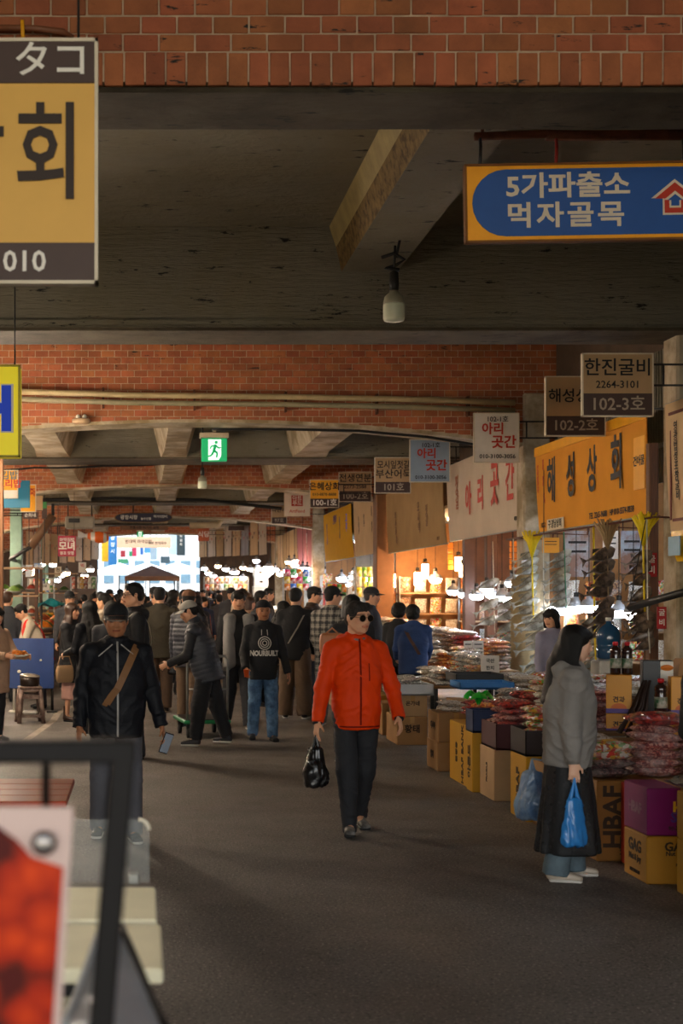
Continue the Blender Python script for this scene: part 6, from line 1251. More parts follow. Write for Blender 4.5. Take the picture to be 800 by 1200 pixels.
def torso_prims(S, P, prof, k=.03, n=2.5):
    H = P.H
    for a, b in zip(prof, prof[1:]):
        S.seg(P.up(0, a[3] if len(a) > 3 else 0, a[0]), P.up(0, b[3] if len(b) > 3 else 0, b[0]), (a[1] * H * P.wid, a[2] * H), (b[1] * H * P.wid, b[2] * H), u=P.U.col[0], k=k, n=n)
PROF = {'jacket': [(.47, .098, .078, -.004), (.56, .1, .08, -.006), (.68, .104, .083, -.004), (.76, .094, .07, 0), (.82, .05, .046, .004)],
        'slim': [(.47, .088, .068), (.57, .082, .064), (.69, .095, .07), (.77, .092, .062), (.82, .05, .045)],
        'puffer': [(.46, .106, .088, -.004), (.56, .11, .094, -.006), (.68, .112, .094, -.004), (.76, .1, .08, 0), (.825, .056, .052, .004)]}
def top_mesh(P, q, mat, kind='jacket', hem=.46, sleeve=1.0, loose=1.0, collar=.03, hood=False, wr=.006, rib=0.0, seed=0, name='jacket', openv=0.0, arms=True, skirt=1.0):
    H = P.H; S = SDF(); prof = [list(p) for p in PROF[kind]]
    if hem < .44: prof = [[hem - .03, prof[0][1] * 1.06 * skirt, prof[0][2] * 1.1 * skirt, 0]] + prof
    for p in prof: p[1] *= loose; p[2] *= loose
    torso_prims(S, P, prof)
    r = .037 * H * (1.12 if kind == 'puffer' else 1) * (loose ** .7)
    for s in (1, -1):
        sh, el, wri, A, F = P.arm[s]
        S.seg(P.up(s * .025, .006, .822), sh, .034 * H, r * .94, k=.045)
        if arms:
            S.seg(sh, el, r * 1.02, r * .9, k=.03)
            if sleeve > .5:
                e = el + (wri - el) * (1.02 * sleeve); S.seg(el, e, r * .9, r * .74, k=.02, flat=True)
        else: S.seg(sh, sh + (el - sh) * .05, r * 1.05, r * 1.0, k=.03, flat=True)
    if collar: S.seg(P.up(0, .008, .815), P.up(0, .0, .838 + collar), (.04 * H, .042 * H), (.043 * H, .045 * H), u=P.U.col[0], k=.02, flat=True)
    if hood:
        S.seg(P.up(-.05, .045, .825), P.up(.05, .045, .825), (.03 * H, .034 * H), (.03 * H, .034 * H), k=.03)
        for s in (1, -1): S.seg(P.up(s * .05, .045, .828), P.up(s * .045, -.04, .815), .026 * H, .016 * H, k=.025)
    S.clip(P.up(0, 0, hem), P.U @ Vector((0, 0, -1)))
    vs, fs = S.build(q); vs = relax(vs, fs, 1, .4)
    if rib:
        zl = ((vs - V3(P.pel)) @ np.array(colm(P.U)))[:, 2]; N = vnormals(vs, fs)
        vs = vs + N * ((np.abs(np.sin(zl / rib * PI)) ** .5 - .6) * .011)[:, None]
    if wr: vs = wrinkle(vs, fs, wr, (13, 13, 22), seed)
    return np_mesh(name, vs, fs, mat)
def legs_mesh(P, q, mat, r=(.056, .042, .034), hem=1.0, wr=.005, seed=0, name='trousers', top=.545):
    H = P.H; S = SDF()
    g = .8 if top < .52 else 1.0
    S.seg(P.up(0, 0, .48 if g < 1 else .50), P.up(0, 0, top), (.083 * g * H * P.wid, .064 * g * H), (.078 * H * P.wid, .06 * H), u=P.U.col[0], k=.03)
    for s in (1, -1):
        hip, kn, an, Sm, ft, toe = P.leg[s]
        S.seg(hip + Vector((0, 0, 0)), kn, r[0] * H, r[1] * H, k=.014)
        e = kn + (an - kn) * (1.08 * hem); S.seg(kn, e, r[1] * H, r[2] * H, k=.02, flat=True)
    vs, fs = S.build(q); vs = relax(vs, fs, 1, .4)
    if wr: vs = wrinkle(vs, fs, wr, (12, 12, 26), seed + 3)
    return np_mesh(name, vs, fs, mat)
def skirt_mesh(P, q, mat, z0, z1=.56, r0=(.12, .11), r1=(.085, .068), name='skirt', seed=0, wr=.006, fold=0.0):
    H = P.H; S = SDF(); S.seg(P.pel + Vector((0, 0, (z1 - .525) * H)), Vector((0, .0, z0 * H)), (r1[0] * H, r1[1] * H), (r0[0] * H, r0[1] * H), u=(1, 0, 0), k=.02, n=2.3, flat=2)
    vs, fs = S.build(q); vs = relax(vs, fs, 1, .4)
    if fold:
        a = np.arctan2(vs[:, 1], vs[:, 0]); t = np.clip((z1 * H - vs[:, 2]) / ((z1 - z0) * H), 0, 1); m = 1 + fold * t * np.sin(a * 9 + np.sin(a * 3) * 2); vs[:, 0] *= m; vs[:, 1] *= m
    if wr: vs = wrinkle(vs, fs, wr, (9, 9, 4), seed)
    return np_mesh(name, vs, fs, mat)
def shoes(P, root, mat, sole, q=.009, boot=0.0, sc=1.0, heel=0.0):
    H = P.H; k = H / 1.7 * sc
    for s in (1, -1):
        hip, kn, an, Sm, ft, toe = P.leg[s]; Y = Matrix.Rotation(R(toe), 3, 'Z') @ Matrix.Rotation(R(ft), 3, 'X')
        o = Vector((an.x, an.y, an.z - .045 * H)); f = lambda x, y, z: Vector((x * k, y * k, z * k))
        piv = Vector((0, -.1, 0)) * k if ft else Vector((0, 0, 0))
        U = SDF(); U.seg(f(0, .03, .05), f(0, .0, .055), (.034 * k, .042 * k), (.034 * k, .042 * k), u=(1, 0, 0), k=.02)
        U.seg(f(0, -.02, .048), f(s * .004, -.15, .028), (.038 * k, .036 * k), (.04 * k, .024 * k), u=(1, 0, 0), k=.03)
        U.seg(f(0, .015, .05), f(0, .02, .09 + boot), .037 * k, (.036 if boot else .033) * k, k=.02, flat=True)
        U.clip((0, 0, .018 * k), (0, 0, -1)); vs, fs = U.build(q); vs = relax(vs, fs, 1, .3)
        sh = link('shoe', np_mesh('shoe', vs, fs, mat), root); sh.matrix_local = Matrix.Translation(o) @ Y.to_4x4()
        So = SDF(); So.seg(f(0, .03, .012), f(s * .004, -.155, .012), (.04 * k, .016 * k), (.043 * k, .016 * k), u=(1, 0, 0), k=.01)
        So.clip((0, 0, 0), (0, 0, -1)); So.clip((0, 0, .022 * k), (0, 0, 1)); vs, fs = So.build(q)
        link('sole', np_mesh('sole', vs, fs, sole), sh)
def hair_mesh(P, q, mat, kind='short', seed=0, name='hair'):
    S = SDF(); hp = P.hp; hh = P.hh; fr = colm(P.Hd)
    if kind in ('short', 'under'):
        S.ell(hp(0, .085, .165), (.365 * hh, .425 * hh, .365 * hh), fr, k=.05 * hh); S.ell(hp(0, .2, -.02), (.31 * hh, .27 * hh, .3 * hh), fr, k=.05 * hh)
        if kind == 'short':
            S.seg(hp(-.16, -.2, .385), hp(.2, -.19, .395), .085 * hh, .085 * hh, k=.1 * hh)
        for s in (1, -1): S.seg(hp(s * .31, -.04, .15), hp(s * .315, -.03, -.05), .05 * hh, .03 * hh, k=.04 * hh)
    elif kind in ('fringe', 'bob', 'long'):
        S.ell(hp(0, .07, .16), (.385 * hh, .45 * hh, .38 * hh), fr, k=.05 * hh)
        if kind != 'long' or seed % 2: S.seg(hp(-.2, -.29, .24), hp(.2, -.29, .24), .1 * hh, .1 * hh, k=.06 * hh)
        lz = {'fringe': -.12, 'bob': -.5, 'long': -1.55}[kind]
        S.seg(hp(0, .22, .1), hp(0, .2, max(lz, -.5)), (.35 * hh, .26 * hh), (.34 * hh, .17 * hh), u=P.Hd.col[0], k=.06 * hh)
        if kind == 'long':
            S.seg(hp(0, .3, -.3), P.up(0, .078, .80), (.33 * hh, .2 * hh), (.36 * hh, .16 * hh), u=P.U.col[0], k=.08 * hh); S.seg(P.up(0, .078, .80), P.up(0, .1, .66), (.36 * hh, .16 * hh), (.3 * hh, .09 * hh), u=P.U.col[0], k=.08 * hh)
        if kind != 'fringe':
            for s in (1, -1):
                S.seg(hp(s * .31, .0, .15), hp(s * .36, .02, -.45), (.1 * hh, .2 * hh), (.09 * hh, .19 * hh), u=P.Hd.col[0], k=.06 * hh)
                if kind == 'long': S.seg(hp(s * .36, .06, -.4), P.up(s * .062, .0, .825), (.12 * hh, .24 * hh), (.14 * hh, .26 * hh), u=P.Hd.col[0], k=.08 * hh); S.seg(P.up(s * .062, .03, .83), P.up(s * .06, .085, .70), (.14 * hh, .22 * hh), (.16 * hh, .12 * hh), u=P.U.col[0], k=.08 * hh)
    elif kind == 'straight':                         # long straight curtain over the back
        S.ell(hp(0, .07, .15), (.375 * hh, .445 * hh, .375 * hh), fr, k=.05 * hh); S.seg(hp(-.17, -.3, .27), hp(.17, -.3, .27), .085 * hh, .085 * hh, k=.06 * hh)
        S.seg(hp(0, .2, .05), P.up(0, .045, .84), (.36 * hh, .3 * hh), (.38 * hh, .34 * hh), u=P.U.col[0], k=.06 * hh); S.seg(P.up(0, .045, .84), P.up(0, .09, .70), (.38 * hh, .34 * hh), (.36 * hh, .13 * hh), u=P.U.col[0], k=.06 * hh)
        for s in (1, -1):
            S.seg(hp(s * .3, .08, .2), P.up(s * .052, .018, .845), (.1 * hh, .2 * hh), (.13 * hh, .24 * hh), u=P.U.col[0], k=.06 * hh); S.seg(P.up(s * .052, .005, .845), P.up(s * .055, .05, .715), (.13 * hh, .3 * hh), (.13 * hh, .2 * hh), u=P.U.col[0], k=.06 * hh)
    elif kind == 'bun':
        S.ell(hp(0, .085, .165), (.365 * hh, .435 * hh, .365 * hh), fr, k=.05 * hh); S.ell(hp(0, .2, -.02), (.31 * hh, .27 * hh, .26 * hh), fr, k=.05 * hh); S.ell(hp(0, .56, .12), (.15 * hh, .14 * hh, .15 * hh), fr, k=.05 * hh)
    elif kind == 'tail':
        S.ell(hp(0, .085, .14), (.355 * hh, .425 * hh, .35 * hh), fr, k=.05 * hh); S.ell(hp(0, .2, -.04), (.31 * hh, .27 * hh, .26 * hh), fr, k=.05 * hh)
        S.seg(hp(0, .5, .02), hp(0, .6, -.4), .14 * hh, .09 * hh, k=.06 * hh)
    elif kind == 'perm':
        S.ell(hp(0, .1, .14), (.43 * hh, .47 * hh, .43 * hh), fr, k=.05 * hh); S.ell(hp(0, .24, -.1), (.4 * hh, .32 * hh, .33 * hh), fr, k=.05 * hh)
    vs, fs = S.build(q); vs = relax(vs, fs, 1, .4)
    vs = wrinkle(vs, fs, .0045 if kind != 'perm' else .012, (34, 34, 10) if kind != 'perm' else (28, 28, 28), seed)
    return np_mesh(name, vs, fs, mat)
def cap_parts(P, root, mat, q=.009, kind='cap', brim=None, back=False):
    hp = P.hp; hh = P.hh; fr = colm(P.Hd); S = SDF()
    S.ell(hp(0, .07, .17), (.385 * hh, .46 * hh, .40 * hh if kind == 'cap' else .36 * hh), fr, k=.03 * hh)
    if kind == 'beanie': S.ell(hp(0, .1, .2), (.395 * hh, .46 * hh, .39 * hh), fr, k=.04 * hh)
    S.clip(hp(0, 0, .16 if kind != 'beanie' else .14), P.Hd @ Vector((0, -.12, -1)).normalized()); vs, fs = S.build(q); vs = relax(vs, fs, 1, .4)
    cap = link('cap' if kind != 'beanie' else 'knit_cap', np_mesh('cap', vs, fs, mat), root)
    if kind != 'beanie':
        b = MB(); rows = []; lenb = .34 if kind == 'cap' else .16
        for i in range(5):
            t = i / 4; row = []
            for j in range(13):
                a = -1 + 2 * j / 12; an = a * 1.15; w = .375 * math.sin(an); y0 = .07 - .455 * math.cos(an); y = y0 - lenb * t * max(0, math.cos(an * 1.15)) ** .6
                z = .205 - .05 * t - .1 * (a * a) * (.4 + .6 * t) - .0; row.append(hp(w, y, z))
            rows.append(row)
        b.grid(rows); low = [[p - P.Hd @ Vector((0, 0, .02 * hh)) for p in r] for r in rows]; b.grid([r[::-1] for r in low])
        edge = rows[-1]; el = low[-1]; b.grid([el, edge]); b.build('brim', brim or mat, cap)
    return cap
def strap(P, root, mat, s=1, name='strap', w=.035, loose=1.1):
    """a bag strap from shoulder s across chest and back to the other hip"""
    H = P.H; pts = []
    for i in range(25):
        t = i / 24 * 2 * PI; c, n = math.cos(t), math.sin(t); z = .65 + .185 * c; x = s * .088 * c; zz = .66 + .15 * c
        r = (.082 + .012 * (1 - abs(c))) * loose; pts.append(P.up(x * 1.02 + (-s * .0), -r * n * (1 if n > 0 else .95), z if c > 0 else zz))
    m = MB(); rows = []
    k = len(pts)
    for i, p in enumerate(pts):
        d = (pts[(i + 1) % (k - 1)] - pts[(i - 1) % (k - 1)]).normalized(); o = (p - P.up(0, 0, .66)); o = (o - d * o.dot(d)).normalized(); u = d.cross(o)
        rows.append([p + u * w / 2 + o * .002, p - u * w / 2 + o * .002, p - u * w / 2 - o * .004, p + u * w / 2 - o * .004])
    m.grid(rows, close_u=True, smooth=False); return m.build(name, mat, root)
def zip_part(P, root, mat, hem, top=.855, y=-.088, name='zip', w=.012, bow=.0, x=0.0):
    m = MB(); pts = [P.up(x, y + .010 * abs(t - .5) * 2 * (t > .5) * 2.2 + bow * math.sin(t * PI), hem + (top - hem) * t) for t in [i / 10 for i in range(11)]]
    m.tube(pts, w / 2, 6, flat=.6); return m.build(name, mat, root)
def ray_front(me, x, z, y0=-1.0):
    """front-most y of a mesh at (x, z)"""
    from mathutils.bvhtree import BVHTree
    b = BVHTree.FromPolygons([v.co[:] for v in me.vertices], [p.vertices[:] for p in me.polygons]); return b
def surf_strip(root, me, pts, w, mat, name, lift=.003, dirv=(0, 1, 0), th=.004):
    """a narrow strip laid on a garment: (x, z) points are shot along dirv on to mesh me"""
    b = ray_front(me, 0, 0); d = Vector(dirv).normalized(); out = []
    for p in pts:
        h = b.ray_cast(Vector(p) - d * 2, d)
        if h[0] is not None: out.append(h[0] - d * lift)
    if len(out) < 2: return None
    m = MB(); rows = []
    for i, p in enumerate(out):
        t = (out[min(i + 1, len(out) - 1)] - out[max(i - 1, 0)]).normalized(); u = t.cross(d).normalized()
        rows.append([p + u * w / 2 - d * th / 2, p - u * w / 2 - d * th / 2, p - u * w / 2 + d * th, p + u * w / 2 + d * th])
    m.grid(rows, close_u=True, smooth=False); return m.build(name, mat, root)

HAIR = M('black_hair', '#0d0a09', rough=.55, var=.3, vs=60, stretch=(6, 6, 1), spec=.3, bump=.4, bs=60); HAIRB = M('brown_hair', '#3a2417', rough=.45, var=.3, vs=60, stretch=(6, 6, 1))
HAIRG = M('grey_hair', '#4a4541', rough=.6, var=.4, vs=60)
PCNT = [0]
def person(label, x, Y, rot=0, H=1.7, q=.014, skin=None, wid=1.0, pose=None, top=None, layers=(), bottom=None, shoe=None, sole=None, hair='short', hairm=None, hat=None, curl=(28, 28), group=None, fem=0, boot=0.0, shoe_q=None):
    PCNT[0] += 1; sd = PCNT[0]
    root = empty('person', (x, Y, 0), R(rot), label, 'person', group)
    P = skeleton(H, wid=wid, **(pose or {}))
    root_parts = {}
    root_parts['body'] = link('body', body_mesh(P, q, skin or SKIN, curl, fem=fem), root)
    for lay in ([top] if top else []) + list(layers):
        lay = dict(lay); nm = lay.pop('name', 'jacket'); root_parts[nm] = link(nm, top_mesh(P, q, lay.pop('mat'), seed=sd, name=nm, **lay), root)
    if bottom:
        bt = dict(bottom); nm = bt.pop('name', 'trousers')
        root_parts[nm] = link(nm, (skirt_mesh if nm == 'skirt' else legs_mesh)(P, q, bt.pop('mat'), seed=sd, name=nm, **bt), root)
    if shoe: shoes(P, root, shoe, sole or shoe, q=shoe_q or max(.008, q * .75), boot=boot)
    if hair: root_parts['hair'] = link('hair', hair_mesh(P, min(q, .012), hairm or HAIR, hair, sd), root)
    if hat: root_parts['cap'] = cap_parts(P, root, hat.get('mat'), min(q, .011), hat.get('kind', 'cap'), hat.get('brim'))
    return root, P, root_parts
def wpt(root, v):                                    # person-local point to world
    return Matrix.Rotation(root.rotation_euler.z, 3, 'Z') @ Vector(v) + root.location
# ------------------------------------------------------------------ the people
def cloth(name, col, **k): k.setdefault('rough', .8); k.setdefault('bump', .35); k.setdefault('bs', 22); k.setdefault('var', .14); return M(name, col, **k)
BLACKC = cloth('black_cloth', '#17171a'); BLACK2 = cloth('washed_black', '#222225'); GREYC = cloth('grey_cloth', '#6a6864'); DGREY = cloth('dark_grey_cloth', '#3a3a3e'); CHAR = cloth('charcoal_cloth', '#2a2b30'); BROWNC = cloth('brown_cloth', '#4a382a'); OLIVE = cloth('dark_olive_cloth', '#3a3428'); KHAKI = cloth('khaki_brown_cloth', '#5c4836'); BEIGE = cloth('beige_cloth', '#a3836a'); CREAMC = cloth('cream_cloth', '#b8aa94'); NAVYC = cloth('navy_cloth', '#1f2c4c'); BLUEJ = cloth('blue_jacket_cloth', '#27406e'); DENIM = cloth('denim', '#5f7f9e', vs=14, var=.3, col2='#3c5876', c2s=5); WDENIM = cloth('pale_denim', '#56666e', vs=10, var=.2); PINKC = cloth('dusty_pink_cloth', '#a87f74'); RED2 = cloth('red_apron_cloth', '#d82818'); WHITEC = cloth('white_cloth', '#c4c0ba'); GREENC = cloth('green_cloth', '#3e5a44')
REDJ = M('red_nylon', '#d23a04', rough=.6, var=.08, bump=.35, bs=13, spec=.15); SHINY = M('black_nylon', '#101218', rough=.6, var=.15, bump=.5, bs=16, spec=.22)
SHOEB = M('black_shoe', '#141416', rough=.5, var=.15); SHOEG = M('grey_shoe', '#6a6660', rough=.6, var=.15); SHOEW = M('pale_shoe', '#b8aa98', rough=.6, var=.12); SOLEW = M('white_sole', '#c8c4bc', rough=.6, var=.05); SOLEB = M('black_sole', '#101010', rough=.7); BOOT = M('brown_boot', '#3a2820', rough=.4, var=.15)
def plaid():
    m = bpy.data.materials.new('plaid_cloth'); m.use_nodes = True; t = m.node_tree; N = t.nodes; L = t.links; b = N['Principled BSDF']; tc = N.new('ShaderNodeTexCoord'); sp = N.new('ShaderNodeSeparateXYZ'); L.new(tc.outputs['Object'], sp.inputs[0]); cur = None
    for ax, f, w in (('X', 11, .36), ('Z', 11, .36), ('X', 11, .05), ('Z', 11, .05)):
        a = N.new('ShaderNodeMath'); a.operation = 'MULTIPLY_ADD'; a.inputs[1].default_value = f; a.inputs[2].default_value = .0 if w > .1 else .42; L.new(sp.outputs[ax], a.inputs[0]); fr = N.new('ShaderNodeMath'); fr.operation = 'FRACT'; L.new(a.outputs[0], fr.inputs[0]); lt = N.new('ShaderNodeMath'); lt.operation = 'LESS_THAN'; lt.inputs[1].default_value = w; L.new(fr.outputs[0], lt.inputs[0])
        mx = N.new('ShaderNodeMix'); mx.data_type = 'RGBA'; fm = N.new('ShaderNodeMath'); fm.operation = 'MULTIPLY'; fm.inputs[1].default_value = .78 if w > .1 else .5; L.new(lt.outputs[0], fm.inputs[0]); L.new(fm.outputs[0], mx.inputs[0])
        if cur is None: mx.inputs[6].default_value = lin('#77726a')
        else: L.new(cur, mx.inputs[6])
        mx.inputs[7].default_value = lin('#15161a') if w > .1 else lin('#c8c0b0'); cur = mx.outputs[2]
    L.new(cur, b.inputs['Base Color']); b.inputs['Roughness'].default_value = .85; return m
def lace():
    m = bpy.data.materials.new('black_lace'); m.use_nodes = True; t = m.node_tree; N = t.nodes; L = t.links; b = N['Principled BSDF']; tc = N.new('ShaderNodeTexCoord'); v = N.new('ShaderNodeTexVoronoi'); v.inputs['Scale'].default_value = 26; L.new(tc.outputs['Object'], v.inputs['Vector']); r = N.new('ShaderNodeMapRange'); r.inputs[1].default_value = .2; r.inputs[2].default_value = .35; r.inputs[3].default_value = 1; r.inputs[4].default_value = .86; L.new(v.outputs['Distance'], r.inputs[0]); L.new(r.outputs[0], b.inputs['Alpha']); b.inputs['Base Color'].default_value = lin('#0e0e11'); b.inputs['Roughness'].default_value = .7; return m
def in_hand(root, P, s, d=.085): sh, el, wr, A, F = P.arm[s]; return wpt(root, wr + F @ Vector((0, 0, -1)) * d * P.H / 1.7)
def plastic_bag(label, hand, w, h, d, mat, rz=0, lumps=2, seed=1, name='plastic_bag'):
    t = empty(name, hand, rz, label, 'bag'); S = SDF(); S.seg((0, 0, -h * .34), (0, .0, -h * .9), (w * .3, d * .3), (w * .46, d * .48), u=(1, 0, 0), k=.04, n=3.2)
    rg = random.Random(seed)
    for i in range(lumps): S.ell((rg.uniform(-.2, .2) * w, rg.uniform(-.2, .2) * d, -h * rg.uniform(.65, .85)), (w * .34, d * .42, h * .16), k=.04)
    S.clip((0, 0, -h), (0, 0, -1)); vs, fs = S.build(.009); vs = relax(vs, fs, 1); vs = wrinkle(vs, fs, .02, (42, 42, 9), seed); link('body', np_mesh('body', vs, fs, mat), t)
    for s in (-1, 1):
        m = MB(); P_ = []
        for i in range(8):
            u = i / 7; z = -h * .42 * u; x = s * w * .24 * u ** 1.3; P_.append([Vector((x + k * w * (.03 + .14 * u), (.01 + .1 * d * u) * (1 if j else -1) * (1 - abs(k)), z)) for k, j in ((-1, 0), (0, 1), (1, 0), (0, 0))])
        m.grid(P_, close_u=True); m.build('handle', mat, t)
    return t
FBLACK = M('black_film', '#0c0c0e', rough=.22, var=.2, coat=.5, bump=.6, bs=20); FBLUE = M('blue_film', '#2a7ac0', rough=.25, var=.15, coat=.4, bump=.5, bs=18); FBLUEG = M('grey_blue_film', '#4a6688', rough=.3, var=.2, coat=.4, bump=.6, bs=16, col2='#7a8ea4', c2s=7)

# --- the man in the red jacket
r, P, pt = person('man in a bright red hooded jacket and round sunglasses walking towards the camera', px(417, 10.1), 10.1, 0, 1.70, q=.0078, wid=1.02, shoe_q=.007,
    pose=dict(L=(-9, -2, 12, 6), Rr=(13, -1, 3, -3), AR=(3, 15, 14, 12), AL=(0, 19, 36, 22), head=(32, 2, 0), twist=4), top=dict(mat=REDJ, hem=.455, loose=.97, hood=True, collar=.028, wr=.0095), bottom=dict(mat=cloth('black_cotton', '#1d1e22'), r=(.051, .047, .029), wr=.008, hem=1.06), shoe=M('red_man_shoe', '#2a2826', rough=.6, col2='#6e6a64', c2s=6), sole=SOLEB, hair='short', hairm=M('salted_hair', '#2a2522', rough=.7, var=.6, vs=70, spec=.2))
me = pt['jacket'].data; H = P.H
surf_strip(pt['jacket'], me, [(.012, -1.0, z * H) for z in np.linspace(.47, .84, 14)], .014, M('dark_red_zip', '#741604', rough=.7, spec=.1), 'zip')
surf_strip(pt['jacket'], me, [(.075, -1, z * H) for z in np.linspace(.66, .735, 5)], .008, M('dark_red_zip'), 'chest_pocket'); surf_strip(pt['jacket'], me, [(s, -1, .462 * H) for s in np.linspace(-.16, .16, 12)], .012, M('dark_red_zip'), 'hem_band')
for s in (1, -1):
    sh, el, wr, A, F = P.arm[s]; e = el + (wr - el) * 1.0; d = (wr - el).normalized(); m = MB(); m.tube([e - d * .012, e + d * .022], [.036, .034], 12); m.build('cuff', BLACKC, pt['jacket'])
    hip, kn, an, Sm, ft, toe = P.leg[s]; m = MB(); m.tube([an + Vector((0, 0, .075)), an + Vector((0, 0, .03))], [.052, .048], 12); m.build('hem_cuff', BLACKC, pt['trousers'])
m = MB(); hp = P.hp
for s in (-1, 1):
    c = hp(s * .155, -.40, .0); pts = [c + P.Hd @ Vector((math.cos(a) * .118 * P.hh, 0, math.sin(a) * .1 * P.hh)) for a in [2 * PI * i / 18 for i in range(18)]]; dpt = P.Hd @ Vector((0, .02 * P.hh, 0))
    n = len(pts); m.add(pts + [p + dpt for p in pts], [tuple(range(n)), tuple(range(2 * n - 1, n - 1, -1))] + [(i, i + n, (i + 1) % n + n, (i + 1) % n) for i in range(n)])
gl = m.build('sunglasses', M('dark_lens', '#0a0808', rough=.08, spec=.8), r); m = MB()
for s in (-1, 1):
    c = hp(s * .155, -.40, .0); m.tube([c + P.Hd @ Vector((math.cos(a) * .122 * P.hh, 0, math.sin(a) * .104 * P.hh)) for a in [2 * PI * i / 18 for i in range(19)]], .0022, 5); m.tube([hp(s * .28, -.40, .03), hp(s * .36, -.2, .04), hp(s * .37, .05, .03)], .0022, 5)
m.tube([hp(-.03, -.42, .02), hp(0, -.43, .04), hp(.03, -.42, .02)], .0022, 5); m.build('frame', M('gold_frame', '#6a5432', rough=.3, metal=.8), gl)
m = MB(); m.tube([P.up(-.03, -.03, .845), P.up(0, -.042, .838), P.up(.03, -.03, .845)], .012, 8); m.build('inner_collar', GREYC, r)
plastic_bag('black plastic carrier bag hanging from the hand of the man in the red jacket', in_hand(r, P, -1, .1), .17, .37, .12, FBLACK, .3, 3, 4)

# --- the man with the cap at the left
r, P, pt = person('man in a shiny black jacket, black cap and tan strap behind the menu stand', px(136, 9.75), 9.75, 4, 1.67, q=.0085, skin=SKIN2, wid=1.13,
    pose=dict(L=(6, 2, 6), Rr=(-6, 2, 8), AL=(-4, 14, 16, 0), AR=(0, 11, 22, 18), head=(-2, 6, 0)), top=dict(mat=SHINY, hem=.44, loose=1.04, collar=.03, wr=.011), bottom=dict(mat=cloth('grey_trouser', '#5a5a60'), r=(.056, .045, .037)), shoe=SHOEB, sole=SOLEW, hair='under', hairm=HAIRG, hat=dict(mat=M('cap_black', '#101114', rough=.8, bump=.3, bs=60)))
me = pt['jacket'].data; H = P.H
surf_strip(pt['jacket'], me, [(.004, -1, z * H) for z in np.linspace(.45, .85, 14)], .013, M('pale_zip', '#8e8a84', rough=.4), 'zip'); strap(P, r, M('tan_strap', '#7a5430', rough=.6, var=.12), 1, 'strap', .05, 1.09 * 1.1)
for s in (-1, 1): surf_strip(pt['jacket'], me, [(s * (.03 + .1 * u), -1, (.838 - .05 * u) * H) for u in np.linspace(0, 1, 6)], .008, M('pale_zip'), 'piping')
c = pt['cap']; m = MB(); m.tube([P.hp(.42 * math.sin(a), .07 - .5 * math.cos(a) * (1.57 if abs(a) < 1.2 else 1.0) * .64, .085 - .03 * math.cos(a)) for a in np.linspace(-1.1, 1.1, 9)], .004, 5); m.build('brim_piping', M('pale_zip'), c)
h = in_hand(r, P, 1, .09); t = empty('smartphone', h + Vector((.02, -.02, -.02)), .5, 'smartphone held low in the hand of the man with the black cap', 'phone'); t.rotation_euler = (.2, .3, .5); m = MB(); m.bbox((0, 0, -.02), (.072, .009, .15), .003); m.build('case', BLK, t); m = MB(); m.box((0, -.0052, -.02), (.064, .002, .138)); m.build('screen', M('phone_glass', '#8a94a0', rough=.1, var=.1), t)

# --- the long haired woman with the blue bags
r, P, pt = person('long haired woman in a grey jacket and black lace skirt, facing the goods', px(664, 8.4), 8.4, 82, 1.555, q=.0078, skin=SKIN3, fem=1, wid=.98, shoe_q=.007, pose=dict(L=(6, 2, 4), Rr=(-4, 2, 5), AR=(-2, 5, 8, 0), AL=(-4, 10, 10, 0), head=(4, 8, 0), lean=3),
    top=dict(mat=cloth('grey_jersey', '#827d78'), kind='jacket', hem=.452, loose=1.13, collar=.015, hood=True, wr=.012), bottom=dict(mat=WDENIM, r=(.042, .045, .05), hem=1.0, top=.50), shoe=SHOEW, sole=SOLEW, hair=None)
pt['hair'] = link('hair', hair_mesh(P, .0075, HAIR, 'straight', 7), r); lk = lace()
link('skirt', skirt_mesh(P, .011, lk, .112, .53, (.132, .125), (.092, .08), seed=3, fold=.06), r)
for s in (1, -1):
    sh, el, wr, A, F = P.arm[s]; d = (wr - el).normalized(); m = MB(); m.tube([wr - d * .035, wr + d * .012], [.038, .033], 12); m.build('cuff', M('grey_jersey'), pt['jacket'])
plastic_bag('bright blue plastic bag in the near hand of the long haired woman', in_hand(r, P, -1, .1), .17, .42, .07, FBLUE, .35, 0, 9); plastic_bag('full grey blue plastic bag behind the lace skirt of the long haired woman', Vector((px(623, 8.75), 8.75, .70)), .17, .38, .18, FBLUEG, .4, 3, 12); 
m = MB(); hd = in_hand(r, P, 1, .1); q = Vector((px(623, 8.75), 8.75, .70)); m.tube([hd, hd.lerp(q, .5) + Vector((0, .0, .01)), q], .006, 5); tag(m.build('bag_string', FBLUEG), 'twisted neck of the grey blue bag reaching to the woman\'s far hand', 'string')

